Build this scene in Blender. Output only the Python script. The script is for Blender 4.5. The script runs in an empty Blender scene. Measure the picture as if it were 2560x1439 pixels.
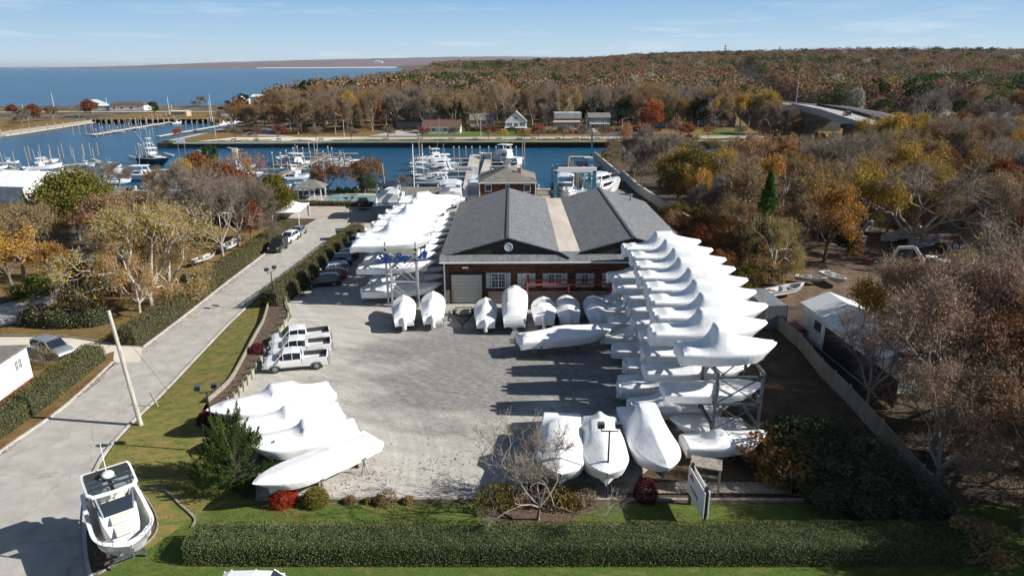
import bpy, math, random
import numpy as np
from mathutils import Vector, Matrix, Quaternion
R = math.radians
SC = bpy.context.scene
COL = SC.collection
# ---------------------------------------------------------------- camera
CAMH = 27.0
FPX = 1710.0
cam = bpy.data.cameras.new('camera'); camo = bpy.data.objects.new('camera', cam)
COL.objects.link(camo); SC.camera = camo
cam.sensor_width = 36.0; cam.lens = 36.0 * FPX / 2560.0
cam.clip_start = 0.5; cam.clip_end = 60000
CROT = Matrix.Rotation(R(90 - 18.06), 3, 'X') @ Matrix.Rotation(R(-0.2), 3, 'Z')
camo.matrix_world = Matrix.Translation((0, 0, CAMH)) @ CROT.to_4x4()
# ---------------------------------------------------------------- world, sun
EL = R(32); AZ = R(98)
SUNV = Vector((math.cos(EL) * math.sin(AZ), math.cos(EL) * math.cos(AZ), math.sin(EL)))
W = bpy.data.worlds.new('World'); SC.world = W; W.use_nodes = True
wn = W.node_tree.nodes; wl = W.node_tree.links
wn.clear()
sky = wn.new('ShaderNodeTexSky'); sky.sky_type = 'NISHITA'; sky.sun_disc = False
sky.sun_elevation = EL; sky.sun_rotation = AZ; sky.air_density = 1.0; sky.dust_density = 0.6; sky.ozone_density = 1.6
bg = wn.new('ShaderNodeBackground'); bg.inputs[1].default_value = 0.052
wo = wn.new('ShaderNodeOutputWorld')
wtc = wn.new('ShaderNodeTexCoord'); wmap = wn.new('ShaderNodeMapping'); wmap.inputs['Scale'].default_value = (3.2, 3.2, 30)
wno = wn.new('ShaderNodeTexNoise'); wno.inputs['Scale'].default_value = 2.2; wno.inputs['Detail'].default_value = 8; wno.inputs['Roughness'].default_value = 0.62
wra = wn.new('ShaderNodeValToRGB'); wra.color_ramp.elements[0].position = 0.53; wra.color_ramp.elements[1].position = 0.80
wsx = wn.new('ShaderNodeSeparateXYZ'); wmr = wn.new('ShaderNodeMapRange')
wmr.inputs[1].default_value = 0.0; wmr.inputs[2].default_value = 0.16; wmr.inputs[3].default_value = 0.55; wmr.inputs[4].default_value = 0.0
wmu = wn.new('ShaderNodeMath'); wmu.operation = 'MULTIPLY'
wmx = wn.new('ShaderNodeMix'); wmx.data_type = 'RGBA'; wmx.inputs[7].default_value = (12.0, 12.4, 12.8, 1)
wl.new(wtc.outputs['Generated'], wmap.inputs['Vector']); wl.new(wmap.outputs[0], wno.inputs['Vector'])
wl.new(wno.outputs[0], wra.inputs[0]); wl.new(wtc.outputs['Generated'], wsx.inputs[0]); wl.new(wsx.outputs[2], wmr.inputs[0])
wl.new(wra.outputs[0], wmu.inputs[0]); wl.new(wmr.outputs[0], wmu.inputs[1])
wl.new(wmu.outputs[0], wmx.inputs[0])
wgr = wn.new('ShaderNodeValToRGB'); ge = wgr.color_ramp.elements; ge[0].position = 0.0; ge[0].color = (.60, .735, .83, 1); ge[1].position = .11; ge[1].color = (.19, .43, .76, 1)
q_ = wgr.color_ramp.elements.new(.035); q_.color = (.45, .645, .82, 1)
wsc = wn.new('ShaderNodeVectorMath'); wsc.operation = 'SCALE'; wsc.inputs[3].default_value = 12.6
wmf = wn.new('ShaderNodeMapRange'); wmf.inputs[1].default_value = .10; wmf.inputs[2].default_value = .22; wmf.inputs[3].default_value = 1.0; wmf.inputs[4].default_value = .0
wm3 = wn.new('ShaderNodeMix'); wm3.data_type = 'RGBA'
wl.new(wsx.outputs[2], wgr.inputs[0]); wl.new(wgr.outputs[0], wsc.inputs[0]); wl.new(wsx.outputs[2], wmf.inputs[0]); wl.new(wmf.outputs[0], wm3.inputs[0]); wl.new(sky.outputs[0], wm3.inputs[6]); wl.new(wsc.outputs[0], wm3.inputs[7])
wl.new(wm3.outputs[2], wmx.inputs[6]); wl.new(wmx.outputs[2], bg.inputs[0]); wl.new(bg.outputs[0], wo.inputs[0])
sl = bpy.data.lights.new('sun', 'SUN'); sl.energy = 5.0; sl.angle = R(0.53); sl.color = (1.0, 0.955, 0.88)
slo = bpy.data.objects.new('sun', sl); COL.objects.link(slo)
slo.rotation_euler = SUNV.to_track_quat('Z', 'Y').to_euler(); slo.location = (60, -20, 60)
SC.view_settings.view_transform = 'Standard'; SC.view_settings.look = 'None'
SC.view_settings.exposure = 0.62; SC.view_settings.gamma = 1.0
SC.cycles.max_bounces = 5; SC.cycles.diffuse_bounces = 2; SC.cycles.glossy_bounces = 2
SC.cycles.transmission_bounces = 3; SC.cycles.transparent_max_bounces = 6
SC.cycles.use_denoising = True
# ---------------------------------------------------------------- pixel helpers (photo pixels, 2560 wide -> points on a plane z)
def G(px, py, z=0.0):
    d = CROT @ Vector(((px - 1280) / FPX, -(py - 719.5) / FPX, -1))
    t = (z - CAMH) / d.z
    return Vector((d.x * t, d.y * t, z))
def GX(px, py, Y):
    d = CROT @ Vector(((px - 1280) / FPX, -(py - 719.5) / FPX, -1))
    t = Y / d.y
    return Vector((d.x * t, Y, CAMH + d.z * t))
def PXY(p):
    q = CROT.transposed() @ (Vector(p) - Vector((0, 0, CAMH)))
    return (1280 + FPX * q.x / -q.z, 719.5 - FPX * q.y / -q.z)
# ---------------------------------------------------------------- object helpers
def tag(o, label=None, cat=None, group=None, kind=None):
    if label: o['label'] = label
    if cat: o['category'] = cat
    if group: o['group'] = group
    if kind: o['kind'] = kind
    return o
def empty(name, loc=(0, 0, 0), rz=0.0, label=None, cat=None, group=None):
    o = bpy.data.objects.new(name, None); COL.objects.link(o)
    o.location = loc; o.rotation_euler = (0, 0, rz); o.empty_display_size = 0.3
    return tag(o, label, cat, group)
def link(name, me, parent=None):
    o = bpy.data.objects.new(name, me); COL.objects.link(o)
    if parent is not None: o.parent = parent
    return o
def copy_tree(o, parent=None, kids=None):
    c = o.copy(); COL.objects.link(c)
    if parent is not None: c.parent = parent
    for ch in list(o.children): copy_tree(ch, c)
    return c
def dup(src, loc, rz=0.0, sc=None, label=None, group=None):
    c = copy_tree(src); c.location = loc; c.rotation_euler = (0, 0, rz)
    if sc is not None: c.scale = (sc, sc, sc) if not hasattr(sc, '__len__') else sc
    if label: c['label'] = label
    if group: c['group'] = group
    return c
class MB:
    """collects boxes, tubes, lofts into one mesh"""
    def __init__(s): s.v = []; s.f = []; s.m = []; s.mats = []
    def _mi(s, m):
        if m is None: return 0
        if m not in s.mats: s.mats.append(m)
        return s.mats.index(m)
    def add(s, vs, fs, m=None, M=None):
        b = len(s.v)
        for p in vs: s.v.append(tuple(M @ Vector(p)) if M is not None else tuple(p))
        k = s._mi(m)
        for f in fs: s.f.append([b + i for i in f]); s.m.append(k)
        return s
    def box(s, c, d, rz=0.0, m=None, M=None):
        x, y, z = d[0] / 2, d[1] / 2, d[2] / 2
        ca, sa = math.cos(rz), math.sin(rz); vs = []
        for sx, sy, sz in ((-1,-1,-1),(1,-1,-1),(1,1,-1),(-1,1,-1),(-1,-1,1),(1,-1,1),(1,1,1),(-1,1,1)):
            a, b = sx * x, sy * y
            vs.append((c[0] + a * ca - b * sa, c[1] + a * sa + b * ca, c[2] + sz * z))
        return s.add(vs, [(0,3,2,1),(4,5,6,7),(0,1,5,4),(1,2,6,5),(2,3,7,6),(3,0,4,7)], m, M)
    def bar(s, p, q, w, h=None, m=None, M=None):
        """rectangular beam from p to q"""
        p = Vector(p); q = Vector(q); h = w if h is None else h
        d = (q - p).normalized(); u = d.cross(Vector((0, 0, 1)))
        if u.length < 1e-3: u = Vector((1, 0, 0))
        u.normalize(); v = u.cross(d).normalized(); vs = []
        for e in (p, q):
            for a, b in ((-1,-1),(1,-1),(1,1),(-1,1)): vs.append(e + u * a * w / 2 + v * b * h / 2)
        return s.add(vs, [(0,3,2,1),(4,5,6,7),(0,1,5,4),(1,2,6,5),(2,3,7,6),(3,0,4,7)], m, M)
    def tube(s, p, q, r, r2=None, n=8, m=None, M=None):
        p = Vector(p); q = Vector(q); r2 = r if r2 is None else r2
        d = (q - p).normalized(); u = d.cross(Vector((0, 0, 1)))
        if u.length < 1e-3: u = Vector((1, 0, 0))
        u.normalize(); v = u.cross(d); vs = []
        for e, rr in ((p, r), (q, r2)):
            for i in range(n):
                a = 2 * math.pi * i / n; vs.append(e + (u * math.cos(a) + v * math.sin(a)) * rr)
        fs = [(i, (i + 1) % n, n + (i + 1) % n, n + i) for i in range(n)] + [tuple(range(n))[::-1], tuple(range(n, 2 * n))]
        return s.add(vs, fs, m, M)
    def path(s, pts, r, n=6, m=None, M=None):
        for a, b in zip(pts, pts[1:]): s.tube(a, b, r, n=n, m=m, M=M)
        return s
    def loft(s, rings, caps=True, closed=True, m=None, M=None):
        n = len(rings[0]); vs = [p for r in rings for p in r]; fs = []
        for i in range(len(rings) - 1):
            for j in range(n if closed else n - 1):
                k = (j + 1) % n; fs.append((i * n + j, i * n + k, (i + 1) * n + k, (i + 1) * n + j))
        if caps: fs += [tuple(range(n))[::-1], tuple((len(rings) - 1) * n + j for j in range(n))]
        return s.add(vs, fs, m, M)
    def prism(s, pts, z0, z1, m=None, M=None):
        n = len(pts); vs = [(p[0], p[1], z0) for p in pts] + [(p[0], p[1], z1) for p in pts]
        return s.add(vs, [tuple(range(n))[::-1], tuple(range(n, 2 * n))] + [(i, (i + 1) % n, n + (i + 1) % n, n + i) for i in range(n)], m, M)
    def lathe(s, prof, n=12, c=(0, 0, 0), m=None, M=None):
        return s.loft([[(c[0] + r * math.cos(2 * math.pi * i / n), c[1] + r * math.sin(2 * math.pi * i / n), c[2] + z) for i in range(n)] for r, z in prof], m=m, M=M)
    def build(s, name, mat=None, parent=None, smooth=False, bevel=0.0, recalc=True):
        me = bpy.data.meshes.new(name); me.from_pydata(s.v, [], s.f)
        if mat is not None and not s.mats: me.materials.append(mat)
        for mm in s.mats: me.materials.append(mm)
        if s.mats: me.polygons.foreach_set('material_index', s.m)
        if recalc:
            import bmesh
            bm = bmesh.new(); bm.from_mesh(me); bmesh.ops.recalc_face_normals(bm, faces=bm.faces); bm.to_mesh(me); bm.free()
        if smooth: me.polygons.foreach_set('use_smooth', [True] * len(me.polygons))
        me.update()
        o = link(name, me, parent)
        if bevel > 0:
            b = o.modifiers.new('bevel', 'BEVEL'); b.width = bevel; b.segments = 2; b.limit_method = 'ANGLE'
        return o
def np_mesh(name, V, Fs, mats, idx=None, smooth=False):
    """V (n,3); Fs list of (k,m) int arrays, one material each"""
    me = bpy.data.meshes.new(name)
    me.vertices.add(len(V)); me.vertices.foreach_set('co', np.asarray(V, np.float32).ravel())
    loops = np.concatenate([f.ravel() for f in Fs]); me.loops.add(len(loops)); me.loops.foreach_set('vertex_index', loops.astype(np.int32))
    tot = np.concatenate([np.full(len(f), f.shape[1]) for f in Fs]); start = np.concatenate([[0], np.cumsum(tot)[:-1]])
    me.polygons.add(len(tot)); me.polygons.foreach_set('loop_start', start.astype(np.int32))
    me.polygons.foreach_set('loop_total', tot.astype(np.int32))
    for m in mats: me.materials.append(m)
    if idx is not None: me.polygons.foreach_set('material_index', np.concatenate([np.full(len(f), i) for f, i in zip(Fs, idx)]).astype(np.int32))
    if smooth: me.polygons.foreach_set('use_smooth', np.ones(len(tot), bool))
    me.update(); me.validate(); return me
# ---------------------------------------------------------------- materials
MATS = {}
def new_mat(name):
    m = bpy.data.materials.new(name); m.use_nodes = True; m.node_tree.nodes.clear(); MATS[name] = m
    nt = m.node_tree; o = nt.nodes.new('ShaderNodeOutputMaterial'); return m, nt, o
def N(nt, t, **kw):
    n = nt.nodes.new(t)
    for k, v in kw.items():
        if isinstance(k, str) and k.startswith('i_'): n.inputs[int(k[2:]) if k[2:].isdigit() else k[2:]].default_value = v
        else: setattr(n, k, v)
    return n
def pmat(name, c1, c2=None, scale=2.0, rough=0.8, bump=0.0, bscale=None, metal=0.0, spec=0.5, detail=5, c3=None, stretch=None, lo=0.35, hi=0.65, coat=0.0, world=False, bdist=0.05):
    """principled with noise-mixed colours and optional bump"""
    m, nt, o = new_mat(name); L = nt.links
    b = N(nt, 'ShaderNodeBsdfPrincipled'); b.inputs['Roughness'].default_value = rough; b.inputs['Metallic'].default_value = metal
    b.inputs['Specular IOR Level'].default_value = spec; b.inputs['Coat Weight'].default_value = coat
    L.new(b.outputs[0], o.inputs[0]); c1 = (*c1, 1) if len(c1) == 3 else c1
    if c2 is None and bump == 0: b.inputs['Base Color'].default_value = c1; return m
    tc = N(nt, 'ShaderNodeTexCoord'); src = tc.outputs['Object']
    if world: src = N(nt, 'ShaderNodeNewGeometry').outputs['Position']
    if stretch:
        mp = N(nt, 'ShaderNodeMapping'); mp.inputs['Scale'].default_value = stretch; L.new(src, mp.inputs[0]); src = mp.outputs[0]
    if c2 is not None:
        n = N(nt, 'ShaderNodeTexNoise'); n.inputs['Scale'].default_value = scale; n.inputs['Detail'].default_value = detail; n.inputs['Roughness'].default_value = 0.6
        L.new(src, n.inputs['Vector']); r = N(nt, 'ShaderNodeValToRGB'); L.new(n.outputs[0], r.inputs[0])
        e = r.color_ramp.elements; e[0].position = lo; e[1].position = hi; e[0].color = c1; e[1].color = (*c2, 1)
        if c3 is not None:
            q = r.color_ramp.elements.new((lo + hi) / 2); q.color = (*c3, 1)
        L.new(r.outputs[0], b.inputs['Base Color'])
    else: b.inputs['Base Color'].default_value = c1
    if bump > 0:
        n2 = N(nt, 'ShaderNodeTexNoise'); n2.inputs['Scale'].default_value = bscale or scale * 4; n2.inputs['Detail'].default_value = 4
        L.new(src, n2.inputs['Vector']); bp = N(nt, 'ShaderNodeBump'); bp.inputs['Strength'].default_value = bump; bp.inputs['Distance'].default_value = bdist
        L.new(n2.outputs[0], bp.inputs['Height']); L.new(bp.outputs[0], b.inputs['Normal'])
    return m
def leafmat(name, cols, trans=0.25, var=0.25, isl=0.5):
    """foliage: colour varies per leaf and per plant"""
    m, nt, o = new_mat(name); L = nt.links
    g = N(nt, 'ShaderNodeNewGeometry'); oi = N(nt, 'ShaderNodeObjectInfo')
    r = N(nt, 'ShaderNodeValToRGB'); e = r.color_ramp.elements
    e[0].position = 0; e[0].color = (*cols[0], 1); e[1].position = 1; e[1].color = (*cols[-1], 1)
    for i, c in enumerate(cols[1:-1]): q = r.color_ramp.elements.new((i + 1) / (len(cols) - 1)); q.color = (*c, 1)
    tc = N(nt, 'ShaderNodeTexCoord'); n = N(nt, 'ShaderNodeTexNoise'); n.inputs['Scale'].default_value = 0.45; n.inputs['Detail'].default_value = 2
    L.new(tc.outputs['Object'], n.inputs['Vector'])
    ma = N(nt, 'ShaderNodeMath', operation='MULTIPLY_ADD'); ma.inputs[1].default_value = isl; L.new(g.outputs['Random Per Island'], ma.inputs[0])
    mb_ = N(nt, 'ShaderNodeMath', operation='MULTIPLY'); mb_.inputs[1].default_value = 1.05 - isl; L.new(n.outputs[0], mb_.inputs[0]); L.new(mb_.outputs[0], ma.inputs[2])
    L.new(ma.outputs[0], r.inputs[0])
    hs = N(nt, 'ShaderNodeHueSaturation'); L.new(r.outputs[0], hs.inputs['Color'])
    mr = N(nt, 'ShaderNodeMapRange'); mr.inputs[3].default_value = 1 - var; mr.inputs[4].default_value = 1 + var; L.new(oi.outputs['Random'], mr.inputs[0]); L.new(mr.outputs[0], hs.inputs['Value'])
    m2 = N(nt, 'ShaderNodeMath', operation='MULTIPLY'); m2.inputs[1].default_value = 7.31; L.new(oi.outputs['Random'], m2.inputs[0])
    m3 = N(nt, 'ShaderNodeMath', operation='FRACT'); L.new(m2.outputs[0], m3.inputs[0])
    mr2 = N(nt, 'ShaderNodeMapRange'); mr2.inputs[3].default_value = 0.482; mr2.inputs[4].default_value = 0.518; L.new(m3.outputs[0], mr2.inputs[0]); L.new(mr2.outputs[0], hs.inputs['Hue'])
    d = N(nt, 'ShaderNodeBsdfDiffuse'); L.new(hs.outputs[0], d.inputs[0])
    t = N(nt, 'ShaderNodeBsdfTranslucent'); L.new(hs.outputs[0], t.inputs[0])
    mx = N(nt, 'ShaderNodeMixShader'); mx.inputs[0].default_value = trans; L.new(d.outputs[0], mx.inputs[1]); L.new(t.outputs[0], mx.inputs[2])
    L.new(mx.outputs[0], o.inputs[0]); return m
M_bark = pmat('bark_grey', (0.17, 0.145, 0.12), (0.30, 0.265, 0.225), 1.5, 0.9)
M_barkd = pmat('bark_brown', (0.10, 0.08, 0.065), (0.20, 0.165, 0.135), 1.5, 0.9)
M_barkw = pmat('bark_pale', (0.30, 0.28, 0.23), (0.55, 0.52, 0.45), 1.2, 0.85)
M_twig = pmat('twig_grey', (0.135, 0.11, 0.085), (0.24, 0.20, 0.16), 0.7, 0.9)
L_rust = leafmat('leaf_rust', [(0.13, 0.055, 0.025), (0.24, 0.10, 0.04), (0.32, 0.15, 0.06)])
L_pink = leafmat('leaf_dry_brown', [(0.19, 0.115, 0.065), (0.34, 0.225, 0.14), (0.50, 0.36, 0.24)])
L_gold = leafmat('leaf_gold', [(0.24, 0.13, 0.025), (0.42, 0.25, 0.04), (0.50, 0.33, 0.07)])
L_orange = leafmat('leaf_orange', [(0.28, 0.10, 0.03), (0.42, 0.17, 0.05), (0.50, 0.25, 0.09)])
L_red = leafmat('leaf_red', [(0.16, 0.03, 0.02), (0.27, 0.06, 0.035), (0.33, 0.11, 0.05)])
L_olive = leafmat('leaf_olive', [(0.07, 0.085, 0.02), (0.14, 0.13, 0.03), (0.26, 0.18, 0.04)])
L_green = leafmat('leaf_green', [(0.02, 0.045, 0.012), (0.05, 0.085, 0.02), (0.09, 0.13, 0.03)])
L_bright = leafmat('leaf_bright_green', [(0.04, 0.10, 0.015), (0.09, 0.17, 0.03), (0.13, 0.22, 0.05)])
L_dark = leafmat('leaf_dark_green', [(0.012, 0.022, 0.010), (0.025, 0.042, 0.016), (0.045, 0.062, 0.024)])
L_silver = leafmat('leaf_silver', [(0.26, 0.26, 0.20), (0.38, 0.38, 0.31), (0.50, 0.50, 0.43)])
L_grey = leafmat('twig_haze', [(0.12, 0.085, 0.055), (0.19, 0.14, 0.095), (0.27, 0.21, 0.15)])
L_thick = leafmat('leaf_thicket', [(0.035, 0.045, 0.025), (0.085, 0.10, 0.055), (0.20, 0.21, 0.13)])
L_tan = leafmat('leaf_tan', [(0.17, 0.11, 0.05), (0.27, 0.18, 0.08), (0.36, 0.26, 0.12)])
# ---------------------------------------------------------------- tree meshes
def tubes_np(P0, P1, R0, R1, n):
    P0 = np.asarray(P0, float); P1 = np.asarray(P1, float); R0 = np.asarray(R0)[:, None]; R1 = np.asarray(R1)[:, None]
    d = P1 - P0; d /= np.linalg.norm(d, axis=1, keepdims=True) + 1e-9
    a = np.where(np.abs(d[:, 2:3]) > 0.95, np.array([[1., 0, 0]]), np.array([[0, 0, 1.]]))
    u = np.cross(d, a); u /= np.linalg.norm(u, axis=1, keepdims=True) + 1e-9; v = np.cross(d, u)
    V = np.zeros((len(P0), 2 * n, 3)); F = np.zeros((len(P0), n, 4), int)
    for i in range(n):
        c, s = math.cos(2 * math.pi * i / n), math.sin(2 * math.pi * i / n)
        V[:, i] = P0 + (u * c + v * s) * R0; V[:, n + i] = P1 + (u * c + v * s) * R1
        F[:, i] = np.array([i, (i + 1) % n, n + (i + 1) % n, n + i])
    F += (np.arange(len(P0)) * 2 * n)[:, None, None]
    return V.reshape(-1, 3), F.reshape(-1, 4)
def leaves_np(P, size, rs, aspect=0.7, up=0.0, dirs=None, jitter=0.35):
    """one diamond-ish quad per point, random facing"""
    n = len(P); a = rs.normal(size=(n, 3)) if dirs is None else dirs + rs.normal(size=(n, 3)) * 0.35
    a /= np.linalg.norm(a, axis=1, keepdims=True) + 1e-9
    b = rs.normal(size=(n, 3)); b[:, 2] *= 1 - up * 0.7; b -= (b * a).sum(1, keepdims=True) * a
    b /= np.linalg.norm(b, axis=1, keepdims=True) + 1e-9
    s = size * (1 + jitter * rs.uniform(-1, 1, (n, 1)))
    V = np.stack([P - a * s * .5, P + b * s * aspect * .5, P + a * s * .5, P - b * s * aspect * .5], 1).reshape(-1, 3)
    return V, np.arange(4 * n).reshape(-1, 4)
def skeleton(rs, H, rsc=1.0, forks=4, depth=5, th=0.25, spread=0.75, kmin=2, kmax=3, lean=0.0, lfrac=0.28, shrink=0.76, upw=0.25, wob=0.22):
    S = []; tips = []
    r0 = H * 0.024 * rsc; p = np.zeros(3); d = np.array([lean, rs.normal() * .05, 1.0]); d /= np.linalg.norm(d)
    L = H * th; nseg = 3
    for i in range(nseg):
        q = p + d * L / nseg; S.append((p, q, r0 * (1.25 - .12 * i if i == 0 else 1 - .1 * i), r0 * (1 - .1 * (i + 1)), 0)); p = q; d = d + rs.normal(size=3) * .05; d /= np.linalg.norm(d)
    cur = []; r = r0 * 0.7
    for k in range(forks):
        az = 2 * math.pi * (k + rs.uniform(-.3, .3)) / forks; tilt = spread * rs.uniform(.65, 1.1)
        if k == forks - 1 and forks > 3: tilt *= 0.25
        cur.append((p, np.array([math.sin(tilt) * math.cos(az), math.sin(tilt) * math.sin(az), math.cos(tilt)]), r * rs.uniform(.75, 1), H * lfrac * rs.uniform(.8, 1.1), 1))
    while cur:
        nxt = []
        for p, d, r, L, lv in cur:
            ns = 2 if lv < depth else 1; q = p; dd = d
            for i in range(ns):
                e = q + dd * L / ns; S.append((q, e, r * (1 - .15 * i), r * (1 - .15 * (i + 1)), lv))
                if lv >= depth - 1: tips.append((e, dd, L))
                q = e; dd = dd + rs.normal(size=3) * wob; dd[2] += upw * .3; dd /= np.linalg.norm(dd)
            if lv < depth:
                for k in range(rs.integers(kmin, kmax + 1)):
                    nd = dd + rs.normal(size=3) * .55; nd[2] += upw * .5; nd /= np.linalg.norm(nd)
                    nxt.append((q, nd, r * .62 * rs.uniform(.8, 1.1), L * shrink * rs.uniform(.75, 1.1), lv + 1))
        cur = nxt
    return S, tips
def tree_meshes(key, seed, H, Rc, leaf=None, bark=None, nleaf=12, lsize=0.3, twigs=4, twl=0.9, sig=0.45, tw_r=0.018, leafshape=0.7, keep=1.0, **kw):
    rs = np.random.default_rng(seed); S, tips = skeleton(rs, H, **kw)
    P0 = np.array([s[0] for s in S]); P1 = np.array([s[1] for s in S]); ra = np.array([s[2] for s in S]); rb = np.array([s[3] for s in S]); lv = np.array([s[4] for s in S])
    T = np.array([t[0] for t in tips]); D = np.array([t[1] for t in tips])
    sz = H / (np.percentile(T[:, 2], 99) + .3); rr = np.percentile(np.hypot(T[:, 0], T[:, 1]), 94); sx = Rc / rr
    k = np.array([sx, sx, sz]); P0 = P0 * k; P1 = P1 * k; T = T * k
    # twigs
    if twigs:
        n = len(T) * twigs; t0 = np.repeat(T, twigs, 0); td = np.repeat(D, twigs, 0) + rs.normal(size=(n, 3)) * .7; td[:, 2] += .15
        td /= np.linalg.norm(td, axis=1, keepdims=True); ln = twl * rs.uniform(.5, 1.2, (n, 1)); t1 = t0 + td * ln
    big = lv <= 1; mid = (lv == 2) | (lv == 3); sm = lv > 3
    VV = []; FF = []; off = 0
    for msk, ns in ((big, 7), (mid, 5), (sm, 3)):
        if msk.any():
            v, f = tubes_np(P0[msk], P1[msk], np.maximum(ra[msk], .012), np.maximum(rb[msk], .012), ns); VV.append(v); FF.append(f + off); off += len(v)
    wood = np_mesh(key + '_trunk', np.concatenate(VV), [np.concatenate(FF)], [bark or M_bark], smooth=True)
    CV = []; CF = []; CI = []; off = 0
    if twigs:
        v, f = tubes_np(t0, t1, np.full(n, tw_r), np.full(n, tw_r * .5), 3); CV.append(v); CF.append(f); CI.append(0); off = len(v)
    if leaf is not None and nleaf:
        base = T if keep >= 1 else T[rs.random(len(T)) < keep]
        P = np.repeat(base, nleaf, 0) + rs.normal(size=(len(base) * nleaf, 3)) * sig
        if twigs and keep >= 1:
            m = rs.random(n) < .8; P = np.concatenate([P, (t0 + (t1 - t0) * rs.uniform(.4, 1.05, (n, 1)))[m]])
        v, f = leaves_np(P, lsize, rs, leafshape); CV.append(v); CF.append(f + off); CI.append(1)
    crown = np_mesh(key + '_crown', np.concatenate(CV), CF, [M_twig if bark is not M_barkw else bark, leaf or M_twig], CI)
    return wood, crown
def blob_tree_meshes(key, seed, H, Rc, leaf, bark=None, nclump=40, per=60, lsize=0.5, base=0.35, flat=0.6, csig=0.16, pine=False):
    """dense crown: leaf clumps filling an uneven ellipsoid shell"""
    rs = np.random.default_rng(seed)
    th = rs.uniform(0, 2 * math.pi, nclump); zz = rs.uniform(-.75, 1, nclump); rr = np.sqrt(1 - np.clip(zz, -1, 1) ** 2 * .95) * rs.uniform(.45, .95, nclump)
    zc = H * (base + (1 - base) * .5); hz = H * (1 - base) * .5
    C = np.stack([Rc * rr * np.cos(th), Rc * rr * np.sin(th), zc + hz * zz * rs.uniform(.75, .95, nclump)], 1)
    cs = Rc * rs.uniform(.18, .36, nclump)
    q = rs.normal(size=(nclump, per, 3)); q /= np.linalg.norm(q, axis=2, keepdims=True); q *= rs.uniform(.55, 1.05, (nclump, per, 1))
    q[:, :, 2] *= flat
    P = (C[:, None] + q * cs[:, None, None]).reshape(-1, 3)
    v, f = leaves_np(P, lsize, rs, .75)
    segs = [(np.zeros(3), np.array([0, 0, H * .45]), H * .022, H * .016)]
    for c in C[::2]:
        b = np.array([0, 0, H * rs.uniform(.25, .5)]); segs.append((b, b + (c - b) * .9, H * .008, H * .003))
    w, wf = tubes_np([s[0] for s in segs], [s[1] for s in segs], [s[2] for s in segs], [s[3] for s in segs], 5)
    return np_mesh(key + '_trunk', w, [wf], [bark or M_barkd]), np_mesh(key + '_crown', v, [f], [leaf])
def conifer_meshes(key, seed, H, Rb, leaf, n=2500, lsize=0.3, layers=14):
    rs = np.random.default_rng(seed); t = rs.uniform(0.03, 1, n) ** .8; lay = np.floor(t * layers) / layers
    r = Rb * (1 - t) ** .85 * (.72 + .4 * (t - lay) * layers * .6) * rs.uniform(.5, 1, n) ** .4; a = rs.uniform(0, 2 * math.pi, n)
    r *= 1 + .18 * np.sin(a * 5 + lay * 40)
    P = np.stack([r * np.cos(a), r * np.sin(a), H * t - .12 * r], 1)
    dirs = np.stack([np.cos(a), np.sin(a), np.full(n, .25)], 1)
    v, f = leaves_np(P, lsize, rs, .55, dirs=dirs)
    w, wf = tubes_np([np.zeros(3)], [np.array([0, 0, H * .92])], [H * .02], [.02], 6)
    return np_mesh(key + '_trunk', w, [wf], [M_barkd]), np_mesh(key + '_crown', v, [f], [leaf])
def plume_meshes(key, seed, H, Rb, leaf, nb=120, per=300, lsize=0.11):
    """juniper: many pointed plumes reaching up and out from a cone shaped bush"""
    rs = np.random.default_rng(seed); Ps = []; Ds = []; segs = []
    for i in range(nb):
        az = rs.uniform(0, 2 * math.pi); t = rs.uniform(0, 1) ** 1.25 * .74; r = Rb * (1 - t / .82) ** .75 * rs.uniform(.45, .95); o = np.array([r * math.cos(az), r * math.sin(az), t * H + .15])
        k = .25 + .55 * r / Rb; d = np.array([math.cos(az) * k, math.sin(az) * k, 1.0]) + rs.normal(size=3) * .1; d /= np.linalg.norm(d); L = rs.uniform(1.0, 1.9) * (H / 5.2)
        s = rs.uniform(-.15, 1, per); w = np.clip((1 - np.clip(s, 0, 1)) ** .8 * .30, .02, 1)
        Ps.append(o + s[:, None] * d * L + rs.normal(size=(per, 3)) * w[:, None] * .75); Ds.append(np.tile(d, (per, 1))); segs.append((np.array([0, 0, t * H * .5]), o + d * L * .7, .04, .012))
    P = np.concatenate(Ps); P[:, 2] = np.maximum(P[:, 2], .05); v, f = leaves_np(P, lsize, rs, .45, dirs=np.concatenate(Ds))
    w, wf = tubes_np([s[0] for s in segs], [s[1] for s in segs], [s[2] for s in segs], [s[3] for s in segs], 4)
    return np_mesh(key + '_trunk', w, [wf], [M_barkd]), np_mesh(key + '_crown', v, [f], [leaf])
L_jun = leafmat('leaf_juniper', [(.015, .035, .008), (.05, .085, .018), (.11, .155, .04)], .1, .05)
L_syc = leafmat('leaf_sycamore', [(.15, .085, .025), (.30, .19, .05), (.40, .25, .07)])
L_brown = leafmat('leaf_brown', [(.14, .075, .035), (.26, .15, .07), (.40, .25, .12)])
TREES = {}
def proto(kind, *ms): TREES.setdefault(kind, []).append(ms)
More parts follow.
